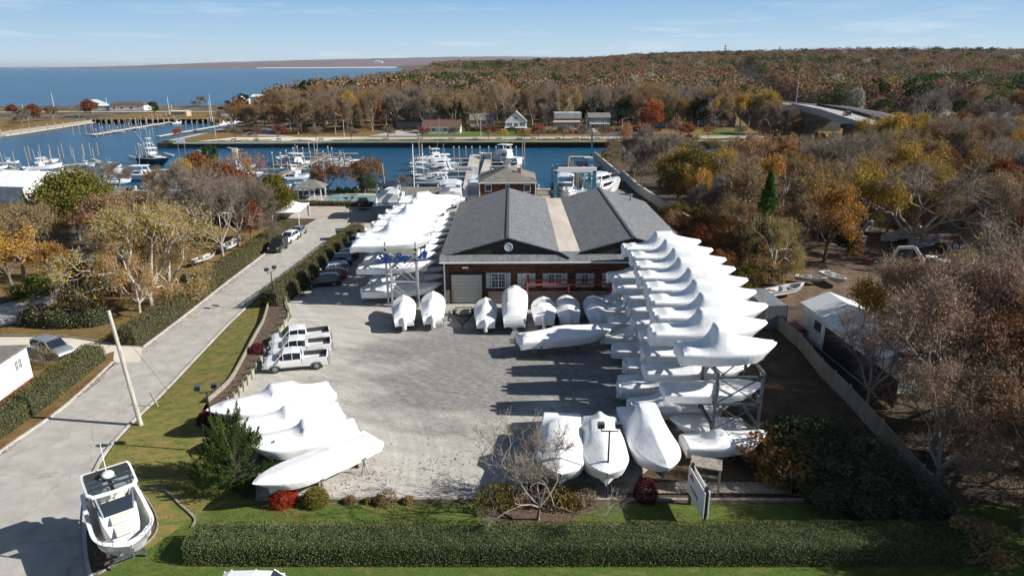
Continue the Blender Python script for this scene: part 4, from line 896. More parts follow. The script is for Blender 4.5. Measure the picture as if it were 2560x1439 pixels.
# --- left rack, bows to the right
lY = [75.6, 79.2, 82.8, 86.4, 90.0, 93.6, 97.2, 100.8, 104.2, 107.4]
for i in range(9):
    y = lY[i] + 1.8; where = 'left rack, %s bay from the sign' % ordn[i]
    ln = [9.6, 9.2, 9, 9, 9, 9, 9, 9.4, 9.4][i]; d1 = ['ridge', 'ttop', 'ttop_low', 'cuddy', 'ttop', 'ttop', 'ttop_low', 'express', 'express'][i]; L1 = DES[d1][0][3]
    x0 = [-18.6, -18.6, -18.4, -18.2, -18.0, -17.6, -17.2, -17.2, -17.0][i]
    boat(d1, (x0, y), R(8) + rrg.uniform(-.04, .04), z=6.2 if i < 8 else 5.2, sc=(ln / L1, 1.05, .95), label='top wrapped boat on the ' + where, stands=False)
    d2 = ['flat', 'ridge', 'ttop_low', 'cuddy'][i % 4]; L2 = DES[d2][0][3]
    boat(d2, (x0 + .5, y), R(5) + rrg.uniform(-.04, .04), z=3.5, sc=(9.0 / L2, 1.0, .9), label='middle wrapped boat on the ' + where, stands=False)
    d3 = ['cuddy', 'ridge', 'console', 'flat'][i % 4]; L3 = DES[d3][0][3]
    boat(d3, (x0 + .9 , y), R(5) + rrg.uniform(-.04, .04), z=.6, sc=(9.4 / L3, 1.0, .95), label='lowest wrapped boat under the ' + where, stands=False)
for i in range(10): rack_frame('boat_rack', -14.0, -10.9, lY[i], 6.6, (3.5, 6.6), M_rackw, arm=3.4, label='pale steel boat rack frame, %s behind the sign' % ordn[i])
# ---------------------------------------------------------------- building materials
def shingle_mat(name, c1, c2, sx=3.0, sz=6.0, rough=.9, bump=.35, axis='wall', mortar=(.02, .015, .01), ms=.03):
    m, nt, o = new_mat(name); L = nt.links
    b = N(nt, 'ShaderNodeBsdfPrincipled'); b.inputs['Roughness'].default_value = rough; b.inputs['Specular IOR Level'].default_value = .2
    tc = N(nt, 'ShaderNodeTexCoord'); sx_ = N(nt, 'ShaderNodeSeparateXYZ'); L.new(tc.outputs['Object'], sx_.inputs[0]); cb = N(nt, 'ShaderNodeCombineXYZ')
    if axis == 'wall':
        ad = N(nt, 'ShaderNodeMath', operation='ADD'); L.new(sx_.outputs[0], ad.inputs[0]); L.new(sx_.outputs[1], ad.inputs[1]); L.new(ad.outputs[0], cb.inputs[0]); L.new(sx_.outputs[2], cb.inputs[1])
    else: L.new(sx_.outputs[1], cb.inputs[0]); L.new(sx_.outputs[0], cb.inputs[1])
    t = N(nt, 'ShaderNodeTexBrick'); L.new(cb.outputs[0], t.inputs['Vector']); t.inputs['Color1'].default_value = (*c1, 1); t.inputs['Color2'].default_value = (*c2, 1); t.inputs['Mortar'].default_value = (*mortar, 1)
    t.inputs['Scale'].default_value = 1.0; t.inputs['Brick Width'].default_value = 1 / sx; t.inputs['Row Height'].default_value = 1 / sz; t.inputs['Mortar Size'].default_value = ms / sz; t.inputs['Bias'].default_value = -.1
    n = N(nt, 'ShaderNodeTexNoise'); n.inputs['Scale'].default_value = .8; n.inputs['Detail'].default_value = 6; L.new(tc.outputs['Object'], n.inputs[0])
    mr = N(nt, 'ShaderNodeMapRange'); mr.inputs[1].default_value = .3; mr.inputs[2].default_value = .7; mr.inputs[3].default_value = .7 if axis == 'wall' else .88; mr.inputs[4].default_value = 1.25 if axis == 'wall' else 1.1; L.new(n.outputs[0], mr.inputs[0])
    x = N(nt, 'ShaderNodeVectorMath', operation='SCALE'); L.new(t.outputs[0], x.inputs[0]); L.new(mr.outputs[0], x.inputs[3]); L.new(x.outputs[0], b.inputs['Base Color'])
    bp = N(nt, 'ShaderNodeBump'); bp.inputs['Strength'].default_value = bump; bp.inputs['Distance'].default_value = .03; L.new(t.outputs[1], bp.inputs['Height']); bp.invert = True; L.new(bp.outputs[0], b.inputs['Normal'])
    L.new(b.outputs[0], o.inputs[0]); return m
M_shw = shingle_mat('cedar_shingles_brown', (.075, .034, .018), (.16, .07, .035), 5.5, 5)
M_shdark = pmat('dark_clapboard', (.016, .013, .012), (.03, .024, .022), 2, .85)
M_roofg = shingle_mat('roof_shingles_grey', (.135, .14, .15), (.225, .23, .24), 3, 6, axis='roof', mortar=(.09, .095, .10), ms=.05, bump=.2)
M_rooft = shingle_mat('roof_shingles_taupe', (.16, .15, .135), (.22, .21, .19), 3, 6, axis='roof', mortar=(.10, .095, .085))
M_roofbr = shingle_mat('roof_shingles_brown', (.11, .065, .05), (.15, .09, .07), 3, 5, axis='roof', mortar=(.07, .045, .035))
M_roofm = pmat('roof_membrane', (.42, .37, .31), (.56, .50, .43), .5, .9, stretch=(1, .3, 1), detail=8)
M_ridge = pmat('ridge_cap', (.06, .063, .07), rough=.9)
M_stucco = pmat('foundation_tan', (.36, .27, .21), (.44, .34, .27), 2, .9)
M_rollup = pmat('rollup_door', (.50, .48, .42), (.55, .53, .47), 1, .6)
M_shut = pmat('shutter_pale_blue', (.38, .43, .46), rough=.7)
M_pane = pmat('window_pane', (.03, .045, .06), (.08, .11, .14), .8, .08, spec=.8)
M_shgrey = shingle_mat('shingles_weathered', (.26, .27, .27), (.38, .39, .39), 4, 5, mortar=(.14, .14, .14))
M_shblue = shingle_mat('siding_blue_grey', (.16, .20, .25), (.20, .245, .30), .1, 5, mortar=(.10, .13, .16))
M_sidew = shingle_mat('siding_white', (.64, .65, .65), (.70, .71, .71), .1, 5, mortar=(.42, .43, .44))
M_sidegr = pmat('siding_grey', (.36, .36, .37), (.42, .42, .43), 1, .8)
M_brick = shingle_mat('brick_red', (.20, .07, .045), (.28, .11, .07), 4, 12, mortar=(.3, .27, .24))
M_corr = pmat('corrugated_grey', (.22, .24, .26), (.30, .32, .34), 1, .5, metal=.3)
M_concw = pmat('concrete_wall', (.40, .37, .32), (.50, .47, .41), .6, .9)
def window(parent, x, y, z, w, h, ax='y', sgn=-1, frame=None, lights=2, mull=True, rot=0.0, name='window'):
    """window on a wall: frame and glazing bars, pane as a sub-part. centre (x,y,z)"""
    fr = MB(); t = .09; M = Matrix.Translation((x, y, z)) @ Matrix.Rotation(rot + (0 if ax == 'y' else math.pi / 2), 4, 'Z')
    fr.box((0, 0, h / 2), (w + 2 * t, .08, t), M=M).box((0, 0, -h / 2), (w + 2 * t, .10, t), M=M).box((-w / 2 - t / 2 + .002, 0, 0), (t, .076, h - .01), M=M).box((w / 2 + t / 2 - .002, 0, 0), (t, .076, h - .01), M=M)
    for i in range(1, lights): fr.box((-w / 2 + w * i / lights, 0, 0), (.09, .07, h - .01), M=M)
    if mull:
        for i in range(lights):
            fr.box((-w / 2 + w * (i + .5) / lights, 0, 0), (.03, .05, h - .02), M=M)
        fr.box((0, 0, 0), (w - .01, .052, .05), M=M)
        for q in (-.25, .25): fr.box((0, 0, q * h), (w - .01, .048, .025), M=M)
    f = fr.build(name, frame or M_white, parent); MB().box((0, 0, 0), (w, .02, h), M=M).build('pane', M_pane, f); return f
# ---------------------------------------------------------------- the boatyard building
BX0, BX1, BY0, BY1 = -8.0, 21.3, 77.0, 110.0
EZ, RZ_ = 5.7, 7.95; RX1, RX2 = -.5, 14.1; VX0, VX1 = 5.5, 7.95; VZ = 6.25
bl = empty('workshop_building', (BX0, BY0, 0), 0, 'big brown shingled workshop with twin grey gable roofs', 'building'); O = Vector((BX0, BY0, 0))
def rel(p): return Vector(p) - O
w = MB(); w.box(((BX1 - BX0) / 2, (BY1 - BY0) / 2, 2.85), (BX1 - BX0, BY1 - BY0, 5.7)); w.build('wall', M_shw, bl)
f = MB(); f.box(((BX1 - BX0) / 2 + 2.6, -.04, .75), (BX1 - BX0 - 5.2, .12, 1.5)); f.box((.55, -.04, .85), (1.1, .12, 1.7)); f.build('foundation', M_stucco, bl)
# gable infill (dark boards) front and back
for yy in (BY0 + .25, BY1 - .25):
    for pts in (((BX0, EZ - .05), (RX1, RZ_ - .1), (VX0 + .2, VZ - .1), (VX0 + .2, EZ - .05)), ((VX1 - .2, EZ - .05), (VX1 - .2, VZ - .1), (RX2, RZ_ - .1), (BX1, EZ - .05))):
        g = MB(); v = [rel((x, yy - .1, z)) for x, z in pts] + [rel((x, yy + .1, z)) for x, z in pts]; n = 4
        g.add(v, [(0,1,2,3), (7,6,5,4)] + [(i, (i + 1) % n, n + (i + 1) % n, n + i) for i in range(n)]); g.build('gable', M_shdark, bl)
def roof_plane(a, b, y0, y1, t=.12):
    d = Vector((b[0] - a[0], 0, b[1] - a[1])).normalized(); nn = Vector((-d.z, 0, d.x)); nn = nn if nn.z > 0 else -nn; v = []
    for y in (y0, y1):
        for p in (a, b):
            q = Vector((p[0], y, p[1])); v += [q - O, q + nn * t - O]
    return v, [(0,1,3,2), (4,6,7,5), (0,4,5,1), (2,3,7,6), (1,5,7,3), (0,2,6,4)]
FY = BY0 - .15
for i, (a, b) in enumerate((((BX0 - .35, EZ - .05), (RX1, RZ_)), ((RX1, RZ_), (VX0, VZ)), ((VX1, VZ), (RX2, RZ_)), ((RX2, RZ_), (BX1 + .35, EZ - .05)))):
    mb = MB(); v, fs = roof_plane(a, b, FY, BY1 + .3); mb.add(v, fs); mb.build('roof_slope', M_roofg, bl)
mb = MB(); v, fs = roof_plane((VX0 - .02, VZ + .02), (VX1 + .02, VZ + .02), FY + .1, BY1 + .3, .1); mb.add(v, fs); mb.build('flat_roof', M_roofm, bl)
# valley closing pieces in front of the membrane strip
mb = MB(); yv = FY - .0
v = [(VX0, FY + .12, VZ + .1), (VX1, FY + .12, VZ + .1), ((VX0 + VX1) / 2, FY - .9, EZ + .12), (VX0, FY + .12, VZ - .05), (VX1, FY + .12, VZ - .05)]
mb.add([rel(q) for q in v], [(0, 2, 1), (0, 3, 2), (1, 2, 4), (3, 4, 2)]); mb.build('roof_valley', M_roofg, bl)
mb = MB()
for x in (RX1, RX2): mb.bar(rel((x, FY - .02, RZ_ + .13)), rel((x, BY1 + .32, RZ_ + .13)), .32, .07)
mb.build('ridge_cap', M_ridge, bl)
# pent roof over the front wall
mb = MB(); v = [(BX0 - .35, FY + .2, EZ + .28), (BX1 + .35, FY + .2, EZ + .28), (BX1 + .35, FY - 1.25, EZ - .22), (BX0 - .35, FY - 1.25, EZ - .22)]
v = [rel(q) for q in v]; v += [q - Vector((0, 0, .12)) for q in v]; mb.add(v, [(0,3,2,1), (4,5,6,7), (0,1,5,4), (1,2,6,5), (2,3,7,6), (3,0,4,7)]); mb.build('pent_roof', M_roofg, bl)
MB().bar(rel((BX0 - .35, FY - 1.3, EZ - .30)), rel((BX1 + .35, FY - 1.3, EZ - .30)), .12, .14).build('gutter', M_white, bl)
MB().bar(rel((BX0 - .42, FY, EZ - .08)), rel((BX0 - .42, BY1 + .3, EZ - .08)), .12, .14).build('gutter', M_white, bl)
mb = MB()
for x in (BX0 + .06,): mb.bar(rel((x, BY0 - .07, 0)), rel((x, BY0 - .07, EZ - .3)), .16, .14)
mb.build('corner_board', M_white, bl)
for x in (RX1 + .1, RX2 + .1):
    mb = MB(); c = rel((x, BY0 - .02, RZ_ - 1.05)); mb.loft([[(c.x + r * math.cos(t), c.y + y, c.z + r * math.sin(t)) for t in np.linspace(0, 2 * math.pi, 25)[:-1]] for r, y in ((.52, .1), (.52, -.10), (.44, -.12), (.40, -.08), (.05, -.08))]); mb.build('round_vent', M_shut, bl)
# garage door, slats
dx0 = G(1131, 755).x; dx1 = G(1206, 755).x
d = MB(); nsl = 16; hh = 3.55
for i in range(nsl): d.box((((dx0 + dx1) / 2 - BX0), -.02 - (.03 if i % 2 else 0), hh * (i + .5) / nsl), (dx1 - dx0, .08, hh / nsl - .035))
d.build('garage_door', M_rollup, bl)
d = MB(); cx = (dx0 + dx1) / 2 - BX0; d.box((cx - (dx1 - dx0) / 2 - .12, -.06, hh / 2), (.2, .16, hh)).box((cx + (dx1 - dx0) / 2 + .12, -.06, hh / 2), (.2, .16, hh)).box((cx, -.06, hh + .12), (dx1 - dx0 + .5, .18, .22)); d.build('door_frame', M_shdark, bl)
d = MB(); d.box((cx - .1, -.2, hh + .95), (.7, .3, .22)); d.build('wall_lamp', M_white, bl)
for (xa, xb, li, hz) in ((1230, 1263, 2, 1.75), (1308, 1324, 1, 1.6), (1370, 1403, 2, 1.55), (1452, 1469, 1, 1.5), (1517, 1549, 2, 1.6)):
    c = G((xa + xb) / 2, 757).x; ww = (xb - xa) * .0477; zc = 2.75
    f = window(bl, c - BX0, -.05, zc + .1, ww, hz, lights=li)
    for sd in (-1, 1):
        s_ = MB().box((c - BX0 + sd * (ww / 2 + .42), -.045, zc + .1), (.5, .07, hz + .15)); s_.build('shutter', M_shut, bl)
MB().tube(rel((18.6, 106, 6.4)), rel((18.6, 106, 7.6)), .18, n=10).tube(rel((18.6, 106, 7.6)), rel((18.6, 106, 7.75)), .3, n=10).build('vent_pipe', M_corr, bl)
# red steel rack before the wall
rr = empty('red_rack', (G(1318, 765).x, 74.6, 0), 0, 'red steel frame rack standing before the workshop windows', 'rack'); x1 = G(1520, 765).x - rr.location.x; x2 = x1 * .5
for y in (0, 1.7):
    for x in (0, x2, x1): MB().bar((x, y, 0), (x, y, 3.0), .16, .16).build('post', M_redst, rr)
    MB().bar((-.1, y, 3.06), (x1 + .1, y, 3.06), .18, .16).build('beam', M_redst, rr)
for x in (0, x2, x1): MB().bar((x, .1, 2.9), (x, 1.6, 2.9), .12, .12).build('crossbar', M_redst, rr)
# ---------------------------------------------------------------- generic houses
def house(label, loc, w, d, h, rh, rz, wall, roof, ridge='x', wins=(), name='house', hip=0.0, door=None, chim=None, ov=.35, trim=None, extra=None):
    """gabled/hipped house centred on its front-left..; origin at front centre, depth goes +y. wins: (x, z, w, h, lights)"""
    r = empty(name, loc, rz, label, 'house' if name == 'house' else name.split('_')[-1])
    wl = MB(); wl.box((0, d / 2, h / 2), (w, d, h))
    if not hip:
        if ridge == 'x':
            for x in (-w / 2 + .1, w / 2 - .1): wl.add([(x - .1, .01, h), (x - .1, d - .01, h), (x - .1, d / 2, h + rh - .1), (x + .1, .01, h), (x + .1, d - .01, h), (x + .1, d / 2, h + rh - .1)], [(0,1,2), (5,4,3), (0,3,4,1), (1,4,5,2), (2,5,3,0)])
        else:
            for y in (.1, d - .1): wl.add([(-w / 2 + .01, y - .1, h), (w / 2 - .01, y - .1, h), (0, y - .1, h + rh - .1), (-w / 2 + .01, y + .1, h), (w / 2 - .01, y + .1, h), (0, y + .1, h + rh - .1)], [(0,1,2), (5,4,3), (0,3,4,1), (1,4,5,2), (2,5,3,0)])
    wl.build('wall', wall, r)
    t = .14; rf = MB(); W2 = w / 2 + ov; y0, y1 = -ov, d + ov
    if ridge == 'x': A = (-W2 + hip, d / 2); B = (W2 - hip, d / 2)
    else: A = (0, y0 + hip); B = (0, y1 - hip)
    ez = h - ov * rh / (d / 2 if ridge == 'x' else w / 2) if not hip else h - .05
    e = [(-W2, y0, ez), (W2, y0, ez), (W2, y1, ez), (-W2, y1, ez)]; top = [(A[0], A[1], h + rh), (B[0], B[1], h + rh)]
    vs = e + top; up = [(a, b, c + t) for a, b, c in vs]; vv = vs + up
    if ridge == 'x': fs = [(0,1,5,4), (2,3,4,5), (1,2,5), (3,0,4)]
    else: fs = [(0,1,4), (1,2,5,4), (2,3,5), (3,0,4,5)]
    if not hip: fs = [q for q in fs if len(q) == 4]
    F = [tuple(i + 6 for i in q) for q in fs] + [q[::-1] for q in fs] + [(a, b, b + 6, a + 6) for a, b in ((0, 1), (1, 2), (2, 3), (3, 0))]
    if not hip:
        F = F[:len(fs) * 2] + ([(0, 1, 7, 6), (2, 3, 9, 8), (1, 5, 11, 7), (5, 2, 8, 11), (3, 4, 10, 9), (4, 0, 6, 10)] if ridge == 'x' else [(1, 2, 8, 7), (3, 0, 6, 9), (0, 4, 10, 6), (4, 1, 7, 10), (2, 5, 11, 8), (5, 3, 9, 11)])
    rf.add(vv, F); ro = rf.build('roof', roof, r)
    if chim: MB().box((chim[0], chim[1], h + rh * .5 + chim[2] / 2), (.7, .7, chim[2] + rh)).build('chimney', M_brick, ro)
    for q in wins: window(r, q[0], -.04, q[1], q[2], q[3], lights=q[4] if len(q) > 4 else 1, mull=False)
    if door: MB().box((door[0], -.04, 1.05), (1.0, .1, 2.1)).build('door', M_white, r)
    if trim is not None: MB().bar((-W2, y0 - .03, ez + .02), (W2, y0 - .03, ez + .02), .08, .18).build('eave_trim', trim, r)
    return r
def at(px, py, z=0): p = G(px, py, z); return (p.x, p.y, z)
# office with cupola
of = house('two storey brown shingled office with grey hip roof and cupola', (G(1270, 497).x, 128, 0), 10.4, 11, 6.0, 2.2, 0, M_shw, M_rooft, 'y', [(-3.6, 5.0, 1.1, 1.2, 1), (0, 5.1, .5, 1.0, 1), (3.7, 4.9, 1.1, 1.3, 1)], name='office_building', hip=3.6, chim=(2.2, 2.4, .2), trim=M_white)
for x in (-5.25, 5.25): MB().bar((x, -.05, 0), (x, -.05, 5.8), .16).build('corner_board', M_white, of)
cu = MB(); cu.box((0, 6, 8.5), (1.2, 1.2, 1.3)); c = cu.build('cupola', M_white, of); MB().loft([[(sx * s, 6 + sy * s, z) for sx, sy in ((-1,-1),(1,-1),(1,1),(-1,1))] for s, z in ((.85, 9.1), (.05, 9.8))]).build('cupola_roof', M_rooft, c)
dkk = MB(); dkk.box((8.6, 5.6, 3.0), (6.4, 5.2, .15)); 
for x in (5.6, 8.6, 11.6): dkk.bar((x, 3.1, 0), (x, 3.1, 4.0), .14); dkk.bar((x, 8.1, 0), (x, 8.1, 4.0), .14)
dkk.bar((5.4, 3.1, 3.95), (11.7, 3.1, 3.95), .1).bar((5.4, 8.1, 3.95), (11.7, 8.1, 3.95), .1).bar((11.7, 3.1, 3.95), (11.7, 8.1, 3.95), .1)
for i in range(22): dkk.bar((5.6 + i * .28, 3.1, 3.0), (5.6 + i * .28, 3.1, 3.9), .04)
dkk.build('deck', M_timber, of)
house('low dark shed with long grey lean-to roof behind the left rack', (G(1102, 470).x, 131, 0), 12.5, 5.0, 2.9, 1.3, 0, M_shdark, M_rooft, 'x', name='long_shed', ov=.4)
# pool gazebo
gz = empty('pool_pavilion', at(775, 500), 0, 'small white pavilion with grey hip roof at the left end of the pool', 'pavilion'); 
for x in (-2.4, 0, 2.4):
    for y in (0, 3.6): MB().bar((x, y, 0), (x, y, 2.6), .2).build('post', M_white, gz)
MB().loft([[(-3.1, -.7, 2.6), (3.1, -.7, 2.6), (3.1, 4.3, 2.6), (-3.1, 4.3, 2.6)], [(-.8, 1.7, 4.0), (.8, 1.7, 4.0), (.8, 1.9, 4.0), (-.8, 1.9, 4.0)]]).build('roof', M_rooft, gz)
# pool
sheet('pool_terrace', pxs((742, 508), (770, 484), (955, 484), (968, 508)), .05, M_conc)
pl = MB(); a = [G(*q, .08) for q in ((806, 505), (822, 487), (948, 488), (942, 504))]; pl.add([(p.x, p.y, .085) for p in a], [(0, 1, 2, 3)]); tag(pl.build('pool_cover', pmat('pool_cover', (.16, .24, .25), (.22, .31, .31), .6, .6)), 'pale teal covered swimming pool by the waterfront', 'pool')
# left side: white storage shed, grey roofed shed
r = house('large white membrane storage shed at the left edge', at(8, 505), 11, 14, 3.2, 2.2, R(-10), M_sidew, M_wrap, 'x', name='storage_shed', ov=.1)
house('open grey roofed boat shed with timber walls behind the olive maple', (G(350, 495).x, 130, 0), 8, 9, 3.0, 1.1, R(10), M_timber, M_rooft, 'x', name='boat_shed', trim=M_white)
ct = house('dark shingled cottage with white framed windows under the sycamore', at(226, 742), 7.6, 6.5, 2.6, 2.0, R(-3), M_shw, M_rooft, 'y', [(-2.6, 1.5, .9, 1.3, 1), (0.2, 1.5, .9, 1.3, 1), (2.9, 1.5, .8, 1.3, 1)], name='cottage', hip=.0)
# white trailer bottom left
tr = empty('office_trailer', G(-20, 960), R(6), 'white flat roofed trailer house at the lower left edge', 'trailer')
p0 = G(85, 948); trz = math.atan2(G(0, 1010).y - p0.y, G(0, 1010).x - p0.x)
tr.location = p0; tr.rotation_euler = (0, 0, trz + math.pi)
MB().box((-6, 2.2, 1.75), (12, 4.4, 2.9)).build('wall', M_sidew, tr); MB().box((-6, 2.2, .2), (11.9, 4.3, .4)).build('base', M_redst, tr); MB().box((-6, 2.2, 3.28), (12.3, 4.7, .14)).build('roof', M_rooft, tr)
window(tr, -1.6, -.03, 2.2, .9, .9); window(tr, -5.0, -.03, 2.2, .9, .9)
# right: long white roofed shed, container, trailer
q0 = G(1970, 870); 
def ground_rect(label, name, pts_px, h, wall, roof, rise=0): pass
ls = empty('long_shed', G(2003, 905), 0, 'long white roofed shed with blank white gable and small black window, beyond the fence', 'shed')
A = G(2003, 800); B = G(2215, 1010); dirv = (B - A); ang = math.atan2(dirv.y, dirv.x); ls.location = G(2010, 868); 
e1 = G(2000, 832); e2 = G(2185, 985); ang = math.atan2(e2.y - e1.y, e2.x - e1.x); Lr = (e2 - e1).length; ls.location = e1; ls.rotation_euler = (0, 0, ang)
# local x runs along the shed toward the camera, +y away from the yard side
MB().box((Lr / 2, 2.6, 1.7), (Lr, 5.2, 3.4)).add([(0.0, .01, 3.4), (0.0, 5.19, 3.4), (0.0, 2.6, 4.3), (.16, .01, 3.4), (.16, 5.19, 3.4), (.16, 2.6, 4.3)], [(0,1,2), (5,4,3), (0,3,4,1), (1,4,5,2), (2,5,3,0)]).build('wall', M_sidew, ls)
for sg in (0, 1):
    a, b = ((-.25, 3.36), (2.6, 4.45)) if sg == 0 else ((2.6, 4.45), (5.45, 3.36)); mb = MB()
    mb.add([(-.3, a[0], a[1]), (Lr + .3, a[0], a[1]), (Lr + .3, b[0], b[1]), (-.3, b[0], b[1]), (-.3, a[0], a[1] - .1), (Lr + .3, a[0], a[1] - .1), (Lr + .3, b[0], b[1] - .1), (-.3, b[0], b[1] - .1)], [(0,1,2,3), (7,6,5,4), (0,4,5,1), (1,5,6,2), (2,6,7,3), (3,7,4,0)]); mb.build('roof_slope', M_white, ls)
window(ls, 3.4, -.03, 2.1, 1.1, .8, mull=False, frame=M_black)
MB().box((11, -.04, 1.4), (12, .1, 2.4)).build('door', M_shdark, ls)
cn = empty('shipping_container', G(1962, 822), 0, 'grey corrugated shipping container beside the white shed', 'container'); cn.rotation_euler = (0, 0, ang + math.pi)
mb = MB(); cl, cw, chh = 6.1, 2.44, 2.6; ring = []
for k in range(48):
    x = cl * k / 48; mb.box((x + cl / 96, 0 - (.04 if k % 2 else 0), chh / 2), (cl / 48, .06, chh - .1)); mb.box((x + cl / 96, cw + (.04 if k % 2 else 0), chh / 2), (cl / 48, .06, chh - .1)); mb.box((x + cl / 96, cw / 2, chh - (.03 if k % 2 else 0)), (cl / 48, cw, .05))
for k in range(20): mb.box((0 - (.04 if k % 2 else 0), cw * (k + .5) / 20, chh / 2), (.06, cw / 20, chh - .1))
mb.build('corrugated_shell', M_corr, cn)
mb = MB()
for x in (0, cl): mb.box((x, 0, chh / 2), (.14, .14, chh)); mb.box((x, cw, chh / 2), (.14, .14, chh))
mb.box((0, cw / 2, chh + .0), (.12, cw, .12)); mb.build('frame', M_rack, cn)
bx = empty('red_crate', G(1985, 838), ang, 'rust red steel crate lying beside the grey container', 'crate'); MB().box((0, 0, .5), (2.0, 1.2, 1.0)).build('box', M_redst, bx); MB().box((0, 0, 1.04), (2.1, 1.3, .1)).build('lid', M_redst, bx)
tent = None
# shrink-wrapped white shed / tent left of the lot
tt = empty('white_tent', at(700, 552), R(4), 'white marquee tent with swept roof beside the sandy lot', 'tent')
tt.location = G(652, 566); mb = MB(); rings = []
for x in np.linspace(-7, 7, 17):
    u = abs(x) / 7; top = 5.0 - 2.2 * u ** 1.6; rr_ = []
    for v_ in np.linspace(-1, 1, 13): rr_.append((x * (1 + .06 * (1 - abs(v_))), v_ * 4.5 + 4, 2.5 + (top - 2.5) * (1 - abs(v_)) ** 1.35))
    rings.append(rr_)
mb.loft(rings, closed=False, caps=False); mb.build('canopy', M_wrap, tt, smooth=True, recalc=True)
for x in (-6.8, -2.3, 2.3, 6.8):
    for y in (-.4, 8.4): MB().tube((x, y, 0), (x, y, 2.55), .06).build('pole', M_white, tt)
mb = MB()
for x in np.linspace(-6.8, 6.8, 15)[:-1]: mb.box((x + .48, 8.45, 1.2), (.97, .04, 2.4))
mb.build('side_wall', M_wrap, tt)
# ---------------------------------------------------------------- houses across the water
def far(px, py): p = G(px, py); return (p.x, p.y, 0)
house('low white cottage with brown roof, leftmost house at the waterfront road', far(1104, 334), 15.5, 8, 2.7, 2.4, 0, M_sidew, M_roofbr, 'x', [(-6, 1.5, 1.3, 1.3, 2), (-3.2, 1.5, 1.3, 1.3, 1), (1.5, 1.5, 1.6, 1.4, 2), (4.5, 1.5, 1.0, 1.4, 1), (6.3, 1.5, 1.6, 1.4, 2)], trim=M_white)
hh1 = house('tall pale blue grey house behind the low white cottage', far(1073, 316), 10.5, 9, 6.4, 3.6, R(4), M_shblue, M_rooft, 'x', [(-3, 5.2, .9, 1.2), (2.2, 5.2, .9, 1.2), (0, 2.4, 3.2, 1.5, 4)], chim=(-2, 4, 1.6))
house('flat roofed garage left of the tall blue grey house', far(1024, 318), 11, 8, 2.4, 1.0, R(4), M_sidegr, M_rooft, 'x')
house('small grey cottage with white porch gable behind the dark hedge', far(1205, 316), 11, 8, 2.9, 2.6, 0, M_sidegr, M_rooft, 'x', [(-2, 1.7, 1.2, 1.3, 2), (1.0, 1.7, 1.2, 1.3, 2), (3.6, 1.7, 1.4, 1.6, 2)])
h3 = house('white cottage with steep pale gable and glazed front', far(1290, 322), 9.5, 9, 3.2, 4.2, 0, M_sidew, M_sidegr, 'y', [(-2.9, 1.8, 2.3, 1.7, 4), (0, 1.6, 1.7, 2.1, 2), (2.9, 1.8, 2.3, 1.7, 4), (0, 4.6, .9, .9)])
MB().box((0, -1.3, .6), (10.2, 2.4, .2)).build('terrace', M_white, h3)
h4 = house('pale green house with flat topped mansard roof', far(1420, 326), 12.5, 10, 3.4, 1.4, 0, M_shgrey, M_stucco, 'x', [(-3.8, 1.6, 1.3, 1.9, 2), (0, 1.6, 1.3, 1.9, 2), (3.6, 1.6, 1.5, 1.9, 2)], hip=1.2)
MB().box((0, 5.6, 6.0), (11.6, 8.0, 2.4)).build('upper_roof', pmat('roof_green_grey', (.34, .38, .36), (.44, .47, .45), .5, .8), h4)
h5 = house('two storey white and grey house with front balcony', far(1498, 326), 9, 8, 5.4, 1.6, 0, M_shblue, M_rooft, 'x', [(-2.4, 4.1, 1.6, 1.7, 2), (1.2, 4.1, 1.6, 1.7, 2), (-2.4, 1.5, 1.8, 1.5, 2), (1.2, 1.5, 1.8, 1.5, 2)])
MB().box((0, -1.0, 2.9), (8.6, 2.0, .2)).box((0, -1.95, 3.4), (8.6, .08, .1)).box((-4.1, -1.9, 1.5), (.2, .2, 2.9)).box((0, -1.9, 1.5), (.2, .2, 2.9)).box((4.1, -1.9, 1.5), (.2, .2, 2.9)).build('balcony', M_white, h5)
house('white bungalow with broad lilac grey gable, set back on the right', far(1552, 307), 12, 12, 3.6, 4.4, 0, M_sidew, M_sidegr, 'y', [(-3.6, 1.9, 2.6, 1.5, 4), (3.6, 1.9, 2.6, 1.5, 4)])
house('dim grey cottage half hidden by trees, second from the right', far(1662, 320), 10, 8, 3.2, 2.4, 0, M_shblue, M_rooft, 'x', [(0, 1.8, 1.6, 1.4, 2), (3.2, 1.8, 1.6, 1.4, 2)])
hb = house('blue cape house with red brown roof and three dormers', far(1790, 316), 17, 9, 3.4, 4.2, 0, M_shblue, M_roofbr, 'x', [(-6.6, 1.9, 2.4, 1.6, 3), (-3.0, 1.9, 2.4, 1.6, 3), (3.4, 1.9, 1.2, 1.5), (6.4, 1.9, 1.2, 1.5)], chim=(-3, 4.5, 1.3), door=(.9,))
for x in (-4.4, 1.6, 5.6):
    dm = MB().box((x, 1.5, 5.0), (1.2, 1.6, 1.3)); dm = dm.build('dormer', M_sidew, hb); MB().loft([[(x - .85, y, 5.6), (x + .85, y, 5.6), (x, y, 6.35)] for y in (.45, 2.9)]).build('dormer_roof', M_roofbr, dm); MB().box((x, .66, 5.0), (.7, .06, .9)).build('pane', M_pane, dm)
